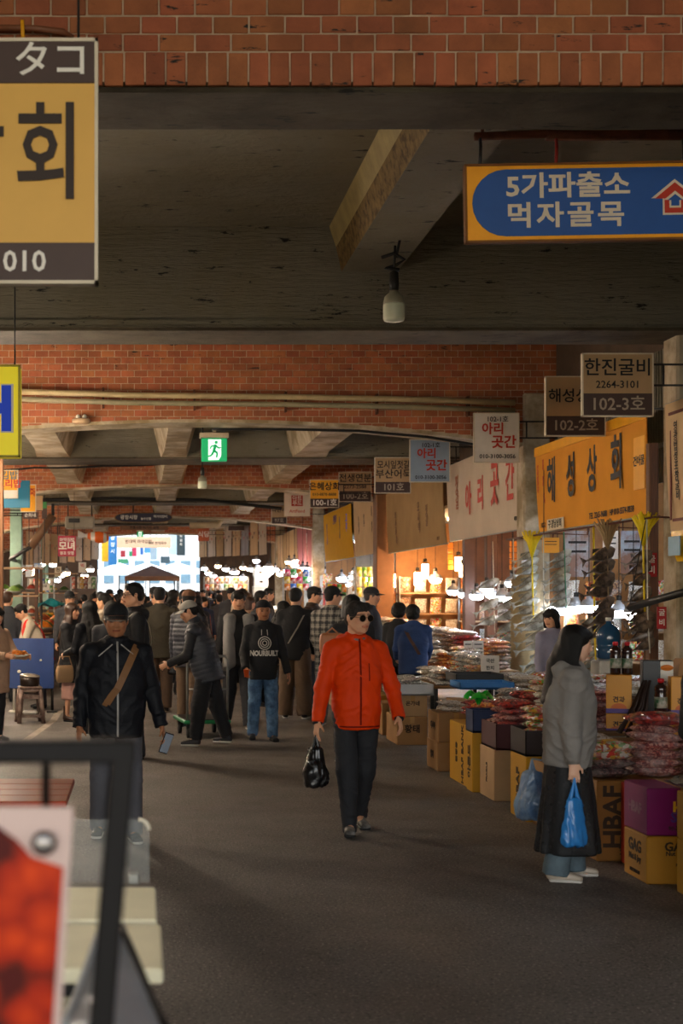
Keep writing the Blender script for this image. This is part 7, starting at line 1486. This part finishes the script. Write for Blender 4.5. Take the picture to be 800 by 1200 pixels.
# --- the middle of the street
r, P, pt = person('man in a black printed hoodie, blue jeans and dark knit cap walking towards the camera', px(308, 16.4), 16.4, 3, 1.66, q=.0105, skin=SKIN2, pose=dict(L=(5, 2, 4), Rr=(-5, 2, 8), AR=(8, 13, 38, 14), AL=(2, 14, 10, 4), head=(4, 3, 0)), top=dict(mat=BLACKC, hem=.44, loose=1.02, hood=True, name='hoodie', wr=.007), bottom=dict(mat=DENIM, r=(.055, .046, .038), wr=.008), shoe=SHOEB, sole=SOLEB, hair=None, hat=dict(mat=M('knit_black', '#15151b', rough=.9, bump=.5, bs=80), kind='beanie'))
PRINTW = M('white_print', '#c4beb4', rough=.7, var=.1); bvh = ray_front(pt['hoodie'].data, 0, 0)
def print_text(parent, bvh, s, x, z, size, mat, off=.03, sx=1.0, align='CENTER'):
    me = text_mesh(s, size, off, 0.0, sx, align); bm = bmesh.new(); bm.from_mesh(me); bmesh.ops.triangulate(bm, faces=bm.faces[:]); bmesh.ops.subdivide_edges(bm, edges=[e for e in bm.edges if e.calc_length() > .02], cuts=1); bm.to_mesh(me); bm.free()
    for v in me.vertices:
        h = bvh.ray_cast(Vector((x + v.co.x, -1.5, z + v.co.y)), Vector((0, 1, 0))); v.co = Vector((x + v.co.x, (h[0].y if h[0] is not None else -.1) - .004, z + v.co.y))
    me.materials.clear(); me.materials.append(mat); return link('print', me, parent)
print_text(pt['hoodie'], bvh, 'NOURBUILT', 0, 1.05, .085, PRINTW, .05, .72); m = MB()
for rad in (.075, .05, .026):
    pts = []
    for a in np.linspace(0, 2 * PI, 25): h = bvh.ray_cast(Vector((math.cos(a) * rad, -1.5, 1.175 + math.sin(a) * rad)), Vector((0, 1, 0))); pts.append(h[0] - Vector((0, .003, 0)))
    m.tube(pts, .006, 5)
m.build('ring_print', PRINTW, pt['hoodie'])
for s in (-1, 1): m = MB(); m.tube([P.up(s * .02, -.07, .80), P.up(s * .022, -.085, .76)], .004, 5); m.build('drawstring', PRINTW, pt['hoodie'])
h = in_hand(r, P, -1, .09); t = empty('paper_cup', h + Vector((.0, -.035, -.03)), 0, 'small orange drink cup held by the man in the printed hoodie', 'cup'); m = MB(); m.lathe((0, 0, 0), [(.025, 0), (.034, .085), (.036, .088)], 14); m.build('cup', M('orange_cup', '#d0521c', rough=.4), t)
r, P, pt = person('woman in a grey cap and dark quilted vest bending over a hand cart', px(243, 15.9), 15.9, -105, 1.70, q=.0105, pose=dict(lean=17, L=(10, 3, 4), Rr=(-12, 3, 6), AL=(30, 6, 55, 12), AR=(26, 6, 60, 14), head=(12, 14, 0)), fem=1, wid=1.08, top=dict(mat=BLACK2, hem=.5, loose=.94, name='sweater'), layers=[dict(mat=cloth('vest_grey', '#34373e', rough=.5), kind='puffer', arms=False, rib=.055, hem=.43, collar=.045, name='vest')], bottom=dict(mat=BLACKC, r=(.062, .056, .042), hem=.92), shoe=M('dark_trainer', '#26262a', rough=.6), sole=SOLEW, hair='tail', hat=dict(mat=M('cap_grey', '#9a968e', rough=.8)))
# the hand cart
t = empty('hand_cart', (px(236, 17.0), 17.0, 0), .15, 'flat hand cart with a green deck behind the woman in the quilted vest', 'cart'); m = MB(); m.bbox((0, 0, .2), (.58, .8, .045), .012); m.build('deck', M('cart_green', '#1c7a4a', rough=.5, var=.15), t); m = MB(); m.bbox((0, 0, .225), (.54, .76, .012), .004); m.build('deck_mat', DARKM, t)
for sx in (-1, 1):
    for sy in (-1, 1): m = MB(); w_ = Matrix.Rotation(PI / 2, 3, 'Y'); m.tube([(sx * .22 - .018, sy * .3, .065), (sx * .22 + .018, sy * .3, .065)], .065, 14); m.box((sx * .22, sy * .3, .15), (.05, .06, .09)); m.build('wheel', SOLEB, t)
m = MB(); m.tube([(-.25, -.37, .2), (-.25, -.38, .95), (-.22, -.38, 1.0), (.22, -.38, 1.0), (.25, -.38, .95), (.25, -.37, .2)], .016, 8); m.tube([(-.25, -.375, .6), (.25, -.375, .6)], .012, 8); m.build('handle', STEEL, t)
person('man in a dark padded jacket and brown cap behind the hand cart', px(221, 18.1), 18.1, 150, 1.80, q=.014, top=dict(mat=cloth('padded_navy', '#2e3038', rough=.5), kind='puffer', rib=.06, hem=.44), bottom=dict(mat=KHAKI), shoe=SHOEB, hair='short', hat=dict(mat=cloth('cap_brown', '#6a4a34')), pose=dict(AR=(20, 8, 60, 14), head=(20, 10, 0)))
r, P, pt = person('young man with a fringe and a grey open coat over black, behind the hooded man', px(279, 17.9), 17.9, 4, 1.80, q=.0115, pose=dict(L=(12, 2, 4), Rr=(-10, 2, 22, 10), AR=(2, 10, 14, 4), AL=(2, 10, 16, 4), head=(-4, 4, 0)), top=dict(mat=BLACKC, hem=.46, name='sweater'), bottom=dict(mat=CHAR, r=(.058, .05, .042)), shoe=M('tan_trainer', '#8a7260', rough=.6), sole=SOLEW, hair='fringe')
S = SDF()
for s in (-1, 1): S.seg(P.up(s * .06, -.055, .81), P.up(s * .07, -.07, .48), (.038 * P.H, .03 * P.H), (.045 * P.H, .034 * P.H), u=(1, 0, 0), k=.02); S.seg(P.up(s * .075, 0, .8), P.up(s * .088, 0, .46), (.04 * P.H, .085 * P.H), (.04 * P.H, .092 * P.H), u=(1, 0, 0), k=.03)
S.seg(P.up(0, .05, .8), P.up(0, .06, .46), (.09 * P.H, .035 * P.H), (.1 * P.H, .035 * P.H), u=(1, 0, 0), k=.03); vs, fs = S.build(.012); vs = wrinkle(vs, fs, .006); link('open_coat', np_mesh('open_coat', vs, fs, cloth('coat_grey', '#7a7876')), r)
person('man with swept dark hair looking to the right behind the hooded man', px(306, 21.5), 21.5, 55, 1.80, q=.015, top=dict(mat=DGREY), bottom=dict(mat=BLACKC), shoe=SHOEB, hair='short', pose=dict(head=(15, 0, 0)))
person('woman with long dark hair in a dark coat, right of the hooded man', px(330, 20.6), 20.6, 70, 1.64, q=.015, fem=1, top=dict(mat=BLACK2, hem=.3), bottom=dict(mat=BLACKC), shoe=SHOEB, hair='long', pose=dict(head=(10, 12, 0)))
r, P, pt = person('man in a black sweater and wide brown trousers seen from behind', px(346, 19.3), 19.3, 168, 1.83, q=.0115, wid=1.04, pose=dict(L=(3, 3, 4), Rr=(-6, 3, 4), AL=(4, 9, 14, 4), AR=(6, 8, 30, 10), head=(-10, 4, 0)), top=dict(mat=BLACKC, hem=.45, loose=1.0, wr=.006, name='sweater'), bottom=dict(mat=KHAKI, r=(.066, .062, .056), wr=.009), shoe=SHOEB, sole=SOLEW, hair='short'); strap(P, r, M('grey_strap', '#8a8478', rough=.7), -1, 'strap', .02, 1.06)
person('man in a dark flat cap and brown quilted jacket looking right', px(366, 20.8), 20.8, 62, 1.86, q=.0135, top=dict(mat=cloth('quilt_brown', '#3c3028', rough=.5), kind='puffer', rib=.06), bottom=dict(mat=CHAR), shoe=SHOEB, hair='short', hat=dict(mat=cloth('flat_cap', '#221f1e'), kind='flat'), pose=dict(head=(10, 10, 0)))
PL = plaid(); person('man in a plaid overshirt and black cap seen from behind', px(388, 18.2), 18.2, 155, 1.84, q=.0115, wid=1.08, pose=dict(L=(2, 3, 4), Rr=(-4, 3, 6), AL=(10, 8, 40, 10), AR=(6, 9, 20, 4), head=(-45, 4, 0)), top=dict(mat=PL, hem=.37, loose=1.08, wr=.005, name='overshirt'), bottom=dict(mat=GREYC, r=(.06, .052, .045)), shoe=M('blue_trainer', '#3a78b0', rough=.5), sole=SOLEW, hair='under', hat=dict(mat=BLACKC))
person('man in a black cap and dark jacket behind the man in the red jacket', px(434, 20.0), 20.0, 65, 1.84, q=.0135, top=dict(mat=CHAR), bottom=dict(mat=BLACKC), shoe=SHOEB, hair='under', hairm=HAIRG, hat=dict(mat=CHAR), pose=dict(head=(12, 4, 0)))
r, P, pt = person('dark haired person with a tan shoulder bag right behind the red jacketed man', px(412, 14.2), 14.2, 190, 1.73, q=.0135, top=dict(mat=BLACK2), bottom=dict(mat=cloth('pale_grey_trouser', '#8a8a86')), shoe=M('blue_trainer2', '#3a78b0', rough=.5), sole=SOLEW, hair='bob', fem=1)
t = empty('shoulder_bag', wpt(r, P.up(.14, .05, .74)), 0, 'tan leather bag at the shoulder behind the man in the red jacket', 'bag'); S = SDF(); S.seg((-.08, 0, -.05), (.08, 0, -.05), (.12, .05), (.12, .05), u=(0, 0, 1), k=.02, n=3); vs, fs = S.build(.012); link('body', np_mesh('body', vs, fs, M('tan_leather', '#a86c48', rough=.5, var=.12)), t); m = MB(); m.tube([(-.1, 0, .03), (0, -.02, .12), (.1, 0, .03)], .01, 6); m.build('handle', M('tan_leather'), t)
r, P, pt = person('woman in a blue jacket with a brown strap, seen from behind at the silvery packs', px(484, 18.35), 18.35, 172, 1.60, q=.0115, fem=1, wid=1.1, pose=dict(lean=6, AL=(25, 8, 40, 10), AR=(25, 8, 40, 10), head=(0, 14, 0)), top=dict(mat=BLUEJ, hem=.42, loose=1.06), bottom=dict(mat=BLACKC), shoe=SHOEB, hair='perm'); strap(P, r, M('brown_strap', '#4a2c1c', rough=.5), 1, 'strap', .04, 1.13)
person('short dark haired woman in black beside the woman in the blue jacket', px(467, 19.0), 19.0, 150, 1.62, q=.015, fem=1, top=dict(mat=BLACKC), bottom=dict(mat=BLACKC), shoe=SHOEB, hair='perm', pose=dict(head=(0, 10, 0)))
person('shopkeeper in a pale lilac top behind the long haired woman\'s head', px(648, 15.7), 15.7, 20, 1.58, q=.013, fem=1, skin=SKIN, top=dict(mat=cloth('lilac_grey', '#8a8698')), bottom=dict(mat=CHAR), shoe=SHOEB, hair='bob', pose=dict(head=(-70, 8, 0)))
person('person in black whose sleeve shows at the right edge of the photo', px(847, 7.15), 7.15, 120, 1.6, q=.013, wid=1.05, top=dict(mat=BLACKC, loose=1.1), bottom=dict(mat=BLACKC), shoe=SHOEB, hair='short', pose=dict(AR=(10, 12, 30, 0), AL=(10, 14, 40, 0)))
# --- the left group
person('woman with wavy brown hair in a long black coat, dusty pink skirt and brown boots', px(84, 18.9), 18.9, 62, 1.62, q=.012, fem=1, top=dict(mat=BLACKC, hem=.33, loose=1.04, name='coat'), bottom=dict(mat=PINKC, name='skirt', z0=.19, r0=(.085, .085)), shoe=BOOT, sole=SOLEB, boot=.14, hair='long', hairm=HAIRB, pose=dict(L=(8, 2, 4), AR=(15, 8, 70, 20), AL=(10, 8, 60, 20)))
r, P, pt = person('woman with very long black hair in a black leather coat seen from behind', px(106, 17.3), 17.3, -140, 1.66, q=.0115, fem=1, top=dict(mat=SHINY, hem=.36, loose=1.02, name='coat'), bottom=dict(mat=BLACKC), shoe=SHOEB, hair='long', pose=dict(AL=(12, 8, 65, 10), AR=(6, 10, 40, 10), head=(10, 6, 0)))
t = empty('handbag', wpt(r, P.up(.17, -.1, .52)), .4, 'beige handbag at the arm of the woman in the black leather coat', 'bag'); S = SDF(); S.seg((-.07, 0, -.12), (.07, 0, -.12), (.11, .045), (.11, .045), u=(0, 0, 1), k=.02, n=3); vs, fs = S.build(.012); link('body', np_mesh('body', vs, fs, M('beige_leather', '#9a7a58', rough=.5, var=.12)), t); m = MB(); m.tube([(-.1, 0, -.03), (-.06, 0, .1), (.06, 0, .1), (.1, 0, -.03)], .008, 6); m.build('handle', M('beige_leather'), t)
r, P, pt = person('tall man with glasses in a black hooded jacket turned to the left', px(157, 14.6), 14.6, -78, 1.86, q=.0105, top=dict(mat=BLACKC, hood=True, hem=.42, loose=1.05), bottom=dict(mat=CHAR), shoe=SHOEB, hair='short', pose=dict(head=(6, 2, 0), AR=(5, 8, 20, 0))); strap(P, r, M('grey_strap', '#8a8478'), 1, 'strap', .016, 1.16)
m = MB(); hp = P.hp
for s in (-1, 1): m.tube([hp(s * .155 + math.cos(a) * .12, -.41, .0 + math.sin(a) * .1) for a in [2 * PI * i / 14 for i in range(15)]], .003, 5); m.tube([hp(s * .28, -.41, .03), hp(s * .37, .05, .03)], .003, 5)
m.tube([hp(-.035, -.42, .02), hp(.035, -.42, .02)], .003, 5); m.build('glasses', BLK, r)
person('man in a dark brown shirt seen from behind with a small black bag', px(187, 20.6), 20.6, 178, 1.85, q=.0125, wid=1.1, top=dict(mat=OLIVE, hem=.43, loose=1.02, name='shirt', wr=.006), bottom=dict(mat=BROWNC, r=(.06, .052, .044)), shoe=SHOEB, hair='short', pose=dict(AL=(4, 9, 14, 4), AR=(4, 9, 14, 4)))
t = empty('small_bag', (px(203, 20.4), 20.4, .62), 0, 'small black bag hanging beside the man in the dark brown shirt', 'bag'); S = SDF(); S.seg((0, 0, -.02), (0, 0, .12), (.09, .05), (.07, .04), u=(1, 0, 0), k=.02, n=3); vs, fs = S.build(.012); link('body', np_mesh('body', vs, fs, FBLACK), t); m = MB(); m.tube([(-.05, 0, .16), (0, 0, .36), (.05, 0, .16)], .007, 6); m.build('handle', FBLACK, t)
person('woman in a pale knit top turned left behind the capped man', px(122, 20.2), 20.2, -115, 1.76, q=.014, fem=1, top=dict(mat=CREAMC, name='knit_top'), bottom=dict(mat=DENIM), shoe=SHOEG, hair='bun')
person('person with black bobbed hair behind the capped man\'s head', px(131, 16.0), 16.0, 170, 1.66, q=.014, fem=1, top=dict(mat=CHAR), bottom=dict(mat=BLACKC), shoe=SHOEB, hair='bob')
r, P, pt = person('woman in a beige coat holding a plate of food at the left edge', px(-6, 16.3), 16.3, 50, 1.60, q=.0115, fem=1, top=dict(mat=BEIGE, hem=.36, loose=1.05, name='coat', wr=.008), bottom=dict(mat=BLACKC), shoe=SHOEB, hair='long', pose=dict(AR=(28, 8, 62, 6), AL=(28, 8, 60, 10), head=(-10, 10, 0)))
hd = in_hand(r, P, -1, .1); t = empty('food_plate', Vector((px(22, 16.0), 16.0, pz(770, 16.0))), 0, 'white plate of fried food held by the woman in the beige coat', 'plate'); m = MB(); m.lathe((0, 0, 0), [(.06, 0), (.12, .02), (.125, .028), (.11, .022)], 20); m.build('plate', WHITEP, t); m = MB(); rg = random.Random(2)
for i in range(9): m.ball((rg.uniform(-.06, .06), rg.uniform(-.05, .05), .04 + rg.uniform(0, .03)), (.03, .025, .02), 8, 5)
m.build('fried_food', FOODM[1], t); m = MB(); m.tube([Vector((-.1, 0, .012)), hd - t.location], .012, 6); m.build('serving_fork', WHITEP, t)
person('man in a dark grey jacket seen from behind at the left edge', px(10, 22.6), 22.4, 165, 1.79, q=.0135, wid=1.1, top=dict(mat=CHAR, loose=1.06), bottom=dict(mat=BLACKC), shoe=SHOEB, hair='short', hairm=HAIRB)
r, P, pt = person('food vendor with bright red straps over a pale shirt bending to the left', px(47, 21.1), 21.1, -75, 1.66, q=.0115, pose=dict(lean=24, AL=(45, 6, 30, 8), AR=(40, 6, 30, 8), head=(0, 22, 0)), top=dict(mat=CREAMC, name='shirt', loose=.98), bottom=dict(mat=CHAR), shoe=SHOEB, hair='short')
for s in (-1, 1): strap(P, r, RED2, s, 'apron_strap', .12, 1.08)
S = SDF(); S.seg(P.up(0, 0, .60), P.up(0, 0, .40), (.1 * P.H, .085 * P.H), (.11 * P.H, .1 * P.H), u=P.U.col[0], k=.02, flat=2); vs, fs = S.build(.013); link('apron', np_mesh('apron', vs, fs, RED2), r)

# --- the crowd down the street: a few figures built once, then copied
protos = []
kinds = [dict(label='dark coated shopper with short black hair', top=dict(mat=BLACKC), bottom=dict(mat=CHAR), hair='short'), dict(label='shopper in a brown jacket with short hair', top=dict(mat=BROWNC), bottom=dict(mat=BLACKC), hair='short'), dict(label='woman with long black hair in a dark coat', top=dict(mat=CHAR, hem=.34), bottom=dict(mat=BLACKC), hair='long', fem=1), dict(label='shopper in a pale jacket with bobbed hair', top=dict(mat=CREAMC), bottom=dict(mat=DENIM), hair='bob', fem=1), dict(label='shopper in a grey padded jacket and dark cap', top=dict(mat=DGREY, kind='puffer', rib=.07), bottom=dict(mat=CHAR), hair='under', hat=dict(mat=BLACKC)), dict(label='shopper in a navy jacket with permed hair', top=dict(mat=NAVYC), bottom=dict(mat=BLACKC), hair='perm', fem=1), dict(label='shopper in a tan coat with brown hair', top=dict(mat=BEIGE, hem=.36), bottom=dict(mat=BROWNC), hair='bob', hairm=HAIRB, fem=1), dict(label='shopper in a red jacket with black hair', top=dict(mat=cloth('deep_red_cloth', '#8a2a24')), bottom=dict(mat=CHAR), hair='short')]
rc = random.Random(21); spots = []
for i in range(112):
    for tr in range(40):
        Y = 23 + 36 * rc.random() ** .8; X = rc.uniform(-1.75, 2.9); x = VX + X * FPX / Y
        if all((X - a) ** 2 + (Y - b) ** 2 > .36 for a, b in spots) and not (X < .9 and 51.5 < Y < 57.5 and X > -1.5) and not (X < -1.5 and Y < 51): spots.append((X, Y)); break
spots.sort(key=lambda p: p[1])
for k in kinds: k['q'] = .02; k['shoe'] = SHOEB
for i, (X, Y) in enumerate(spots):
    k = dict(kinds[i % 8]); lab = ORD[i // 8] + ' nearest ' + k.pop('label') + ' in the crowd'; face = rc.choice([0, 180, 180, 30, -40, 150, 200, 90]) + rc.uniform(-15, 15)
    if i < 8:
        r, P, pt = person(lab, X, Y, face, rc.uniform(1.66, 1.82), group='crowd: ' + kinds[i]['label'], pose=dict(L=(rc.uniform(-8, 12), 2, 6), Rr=(rc.uniform(-12, 8), 2, 8), head=(rc.uniform(-25, 25), rc.uniform(0, 10), 0)), **k); protos.append(r)
    else:
        r = copy_tree(protos[i % 8]); r.location = (X, Y, 0); r['label'] = lab; r.rotation_euler = (0, 0, R(face)); s = rc.uniform(.95, 1.07); r.scale = (s, s, s)
# ------------------------------------------------------------------ the daylit crossing at the street end
FW = M('far_white', '#eceeee', rough=.6, var=.05); FBL = M('far_blue', '#2f74b0', rough=.5); FSL = M('far_slate', '#3c4c54', rough=.5); FYE = M('far_yellow', '#e0a81c', rough=.5); FPE = M('far_peach', '#d8b090', rough=.55, var=.08)
m = MB(); m.box((0, 98, 5), (30, .3, 10)); tag(m.build('wall_far', FW), kind='structure')
for i in range(10): m = MB(); m.box((-4.5 + i * 1.1, 97.8, 3.4), (.7, .1, 1.6)); tag(m.build('window_%d' % (i + 1), M('far_glass', '#6a8494', rough=.15)), kind='structure')
for sx in (-1, 1): m = MB(); m.box((sx * 8.5, 80, 3.5), (.3, 36, 7)); tag(m.build('wall_crossing_' + ('right' if sx > 0 else 'left'), FW), kind='structure')
m = MB()
for i in range(6): m.tube([(-8, 66 + i * 5, 6.6), (0, 66 + i * 5, 7.6), (8, 66 + i * 5, 6.6)], .08, 6)
for x in (-6, -3, 0, 3, 6): m.tube([(x, 64, 7.0), (x, 95, 7.0)], .06, 6)
for Yb in (64, 66, 66.5, 67, 70, 72, 72.5, 73, 73.5, 74, 74.5, 75, 75.5): m.tube([(-8.4, Yb, 6.8), (8.4, Yb, 6.8)], .02, 5)
tag(m.build('trim_truss', FW), kind='structure')
def hung(label, x0, y0, x1, y1, Y, mat, texts=(), name='hung_banner', to=6.8, lean=0):
    a, b = at(x0, y1, Y), at(x1, y0, Y); w, h = b.x - a.x, b.z - a.z; c = (a + b) / 2; t = empty(name, c, R(lean), label, 'banner'); m = MB(); m.bbox((0, 0, 0), (w, .04, h), .008); m.build('sheet', mat, t)
    for s, u, v, hh, mt in texts: put_text(t, s, ((u - .5) * w, -.023, (.5 - v) * h), hh * h * 1.2, mt, off=.02)
    for s in (-.4, .4): m = MB(); m.tube([(s * w, 0, h / 2), (s * w, 0, to - c.z)], .015, 5); m.build('cord', DARKM, t)
    return t
FI = M('far_ink', '#4a3428', rough=.6, var=0)
hung('wide peach banner with a line of lettering across the daylit crossing', 137, 629, 200, 642, 66, FPE, [('빈대떡 마약김밥', .4, .45, .3, FI), ('육회 잔치국수', .75, .6, .24, FI)])
hung('blue upright banner at the left of the daylit crossing', 127, 623, 137, 662, 66.5, FBL, [('광', .5, .2, .12, FW), ('장', .5, .4, .12, FW), ('시', .5, .6, .12, FW)])
hung('yellow banner left of the blue one in the daylight', 119, 627, 127, 658, 67, FYE); hung('slate grey upright sign board at the right of the daylit crossing', 207, 619, 217, 651, 64, FSL, [('먹', .5, .15, .09, INKW), ('자', .5, .3, .09, INKW), ('골', .5, .45, .09, INKW), ('목', .5, .6, .09, INKW)]); hung('pale blue banner behind the slate sign', 198, 619, 207, 650, 70, M('far_paleblue', '#a8bccc', rough=.5))
for i, (x0, y0, x1, y1, c, lb) in enumerate(((141, 645, 147, 653, '#8a2028', 'small crimson flag in the crossing'), (151, 646, 155, 652, '#2a7a50', 'small green flag in the crossing'), (155, 640, 160, 652, '#b0284a', 'rose flag in the crossing'), (164, 640, 168, 650, '#2c5a9c', 'navy flag in the crossing'), (169, 642, 176, 648, '#4a88b8', 'light blue flag in the crossing'), (176, 640, 184, 656, '#8a9aa4', 'grey flag in the crossing'), (188, 652, 199, 660, '#37474f', 'dark grey flag in the crossing'), (138, 655, 150, 660, '#2c6a4a', 'long green flag in the crossing'))):
    hung(lb, x0, y0, x1, y1, 72 + i * .5, M('flag_%d_cloth' % i, c, rough=.55), name='flag')
# market tents and white stall roofs in the crossing
def tent(label, x, Y, w, z, mat, h=.5):
    X = px(x, Y); t = empty('stall_tent', (X, Y, 0), 0, label, 'tent'); m = MB(); v = [(-w / 2, -1.2, z), (w / 2, -1.2, z), (w / 2, 1.2, z), (-w / 2, 1.2, z), (0, -.2, z + h), (0, .2, z + h)]; m.add(v, [(0, 1, 4), (1, 2, 5, 4), (2, 3, 5), (3, 0, 4, 5), (3, 2, 1, 0)]); m.box((0, -1.2, z - .1), (w, .02, .2)); m.build('canopy', mat, t)
    for sx in (-1, 1):
        for sy in (-1, 1): m = MB(); m.tube([(sx * (w / 2 - .05), sy * 1.15, 0), (sx * (w / 2 - .05), sy * 1.15, z)], .03, 6); m.build('pole', DARKM, t)
tent('brown stall tent at the street end', 178, 60.5, 2.4, 2.55, M('tent_brown', '#6a4a34', rough=.7)); tent('white stall tent at the left of the crossing', 140, 75, 3.0, 3.0, FW); tent('white stall tent at the right of the crossing', 207, 78, 3.2, 3.1, FW); tent('white stall tent in the middle of the crossing', 172, 84, 3.5, 3.2, FW)
# ------------------------------------------------------------------ smaller goods and boards of the farther stalls
FOAM = M('white_foam', '#d4d2ca', rough=.6, var=.05)
for i in range(8):
    Y = 50.5; x = px(305, Y) + .02 * math.sin(i * 2.3); t = empty('foam_box', (x, Y, i * .345), .05 * math.sin(i * 3.1), ORD[i] + ' white foam box from the bottom of the tall stack before the right stalls', 'box', 'stacked foam boxes')
    m = MB(); m.bbox((0, 0, .14), (.52, .4, .28), .02); m.build('body', FOAM, t); m = MB(); m.bbox((0, 0, .312), (.54, .42, .06), .015); m.build('lid', FOAM, t); m = MB(); m.box((0, -.201, .16), (.12, .004, .07)); m.build('print', DKINK, t)
def hung_rack(label, x0, x1, y0, y1, Y, nx, ny, cols):
    a, b = at(x0, y1, Y), at(x1, y0, Y); w, h = b.x - a.x, b.z - a.z; t = empty('snack_rack', ((a.x + b.x) / 2, Y, 0), 0, label, 'rack')
    m = MB()
    for s in (-1, 1): m.box((s * (w / 2 + .03), .06, b.z / 2), (.04, .04, b.z))
    m.box((0, .06, b.z), (w + .1, .04, .04)); m.box((0, .06, a.z + h / ny), (w + .1, .03, .03)); m.build('frame', STEEL, t); k = 0
    for j in range(ny):
        for i in range(nx):
            c = cols[k % len(cols)]; k += 1; mt = M('snack_' + c[1:], c, rough=.3, var=.25, vs=9, col2='#d8d0c0', c2s=6, c2t=.58, coat=.4)
            cw, ch = w / nx, h / ny; P_ = [[Vector(((u / 5 - .5) * cw * .92, -.05 * math.sin(u / 5 * PI) * math.sin(v / 6 * PI), (.5 - v / 6) * ch * .92)) for u in range(6)] for v in range(7)]; m = MB(); m.grid(P_); m.grid([[Vector((p.x, .03, p.z)) for p in r_][::-1] for r_ in P_]); m.build('snack_bag', mt, t, (-w / 2 + (i + .5) * cw, .02, b.z - (j + .5) * ch))
hung_rack('rack of bright snack bags hung beside the far column on the right', 333, 362, 667, 692, 45.0, 4, 3, ['#d02858', '#2c9a3c', '#d87818', '#2c62b8', '#d8b81c', '#b82c2c'])
hung_rack('rack of bright snack bags behind the capped men at the yellow banner shop', 384, 406, 684, 704, 36.5, 4, 2, ['#d8c01c', '#c83a2a', '#4a9a3c', '#d88820', '#c8c0b4'])
hung_rack('rack of yellow and green packs right of the capped men', 418, 436, 664, 700, 36.0, 3, 3, ['#d8d020', '#7ab83c', '#d8c81c', '#c8c8b8'])
hung_rack('rack of coloured packs under the left lamps', 34, 62, 678, 694, 39.0, 6, 2, ['#c8c4b8', '#c83a2a', '#d8a01c', '#3a6ab0', '#4a8a4a', '#d8d0c4', '#8a2a3a'])
hung_rack('rack of pale and red packs right of the crimson board', 84, 112, 676, 690, 44.0, 6, 2, ['#b84a30', '#c8bca8', '#d8a840', '#8a3a2a', '#c8c4b8', '#5a8a4a'])
hung_rack('rack of coloured packs under the distant right lamps', 240, 290, 676, 692, 55.0, 9, 2, ['#b88a5a', '#c8bca8', '#b8482a', '#d8b060', '#8a5a3a', '#c8c4b8', '#6a8a4a'])
# menu boards hung under the left arches
for i, (x0, y0, x1, y1, Y, c, s) in enumerate(((30, 662, 38, 676, 37.5, '#c8d0d8', '순대'), (40, 660, 50, 672, 41.5, '#7fa0c8', '국수'), (64, 664, 72, 676, 42.5, '#d8c8a8', '전'), (92, 659, 101, 671, 46.5, '#d8d0c4', '떡'), (46, 684, 58, 692, 36.0, '#d0ccc0', '김밥'))):
    a, b = at(x0, y1, Y), at(x1, y0, Y); c_ = (a + b) / 2; t = empty('menu_board', c_, 0, ORD[i] + ' small menu board from the left under the left arches' if i < 4 else 'low pale menu board on the third left counter', 'sign'); w, h = b.x - a.x, b.z - a.z; m = MB(); m.bbox((0, 0, 0), (w, .03, h), .006); m.build('board', M('menu_' + c[1:], c, rough=.5, var=.05), t); put_text(t, s, (0, -.017, h * .15), h * .42, [INKR, INKW, INK, INKR, INK][i], off=.02)
    m = MB(); m.tube([(0, .0, h / 2 - .01), (0, 0, 5.66 - c_.z)], .012, 5); m.build('rod', DARKM, t)
# orange packets hanging in strips in the shop left of the column
for i, (x, y0, y1) in enumerate(((528, 636, 668), (601, 634, 668), (612, 632, 660))):
    Y = FPX * 6.6 / (x - VX); c = at(x, y0, Y); n = 5; t = empty('packet_strip', c, 0, ORD[i] + ' strip of orange packets from the left hanging in the amber lit shop', 'packets'); L_ = (y1 - y0) * Y / FPX
    for k in range(n): m = MB(); m.bbox((0, 0, -L_ * (k + .5) / n), (.13, .03, L_ / n * .9), .01); m.build('packet', M('packet_orange', '#d0781c', rough=.35, coat=.4), t)
    m = MB(); m.tube([(0, .0, -L_), (0, .0, 3.56 - c.z)], .006, 5); m.build('cord', DARKM, t)
for i, x in enumerate((549, 575)):
    Y = 25.6; m = MB(); X = px(x, Y); m.bbox((X, Y, 1.77), (.2, .2, 3.52), .01); tag(m.build('post', M('dark_wood_post', '#4a2c1a', rough=.5, var=.2)), ('left' if i == 0 else 'right') + ' dark wooden post standing inside the amber lit shop', 'post')

bpy.data.scenes.remove(TSC)
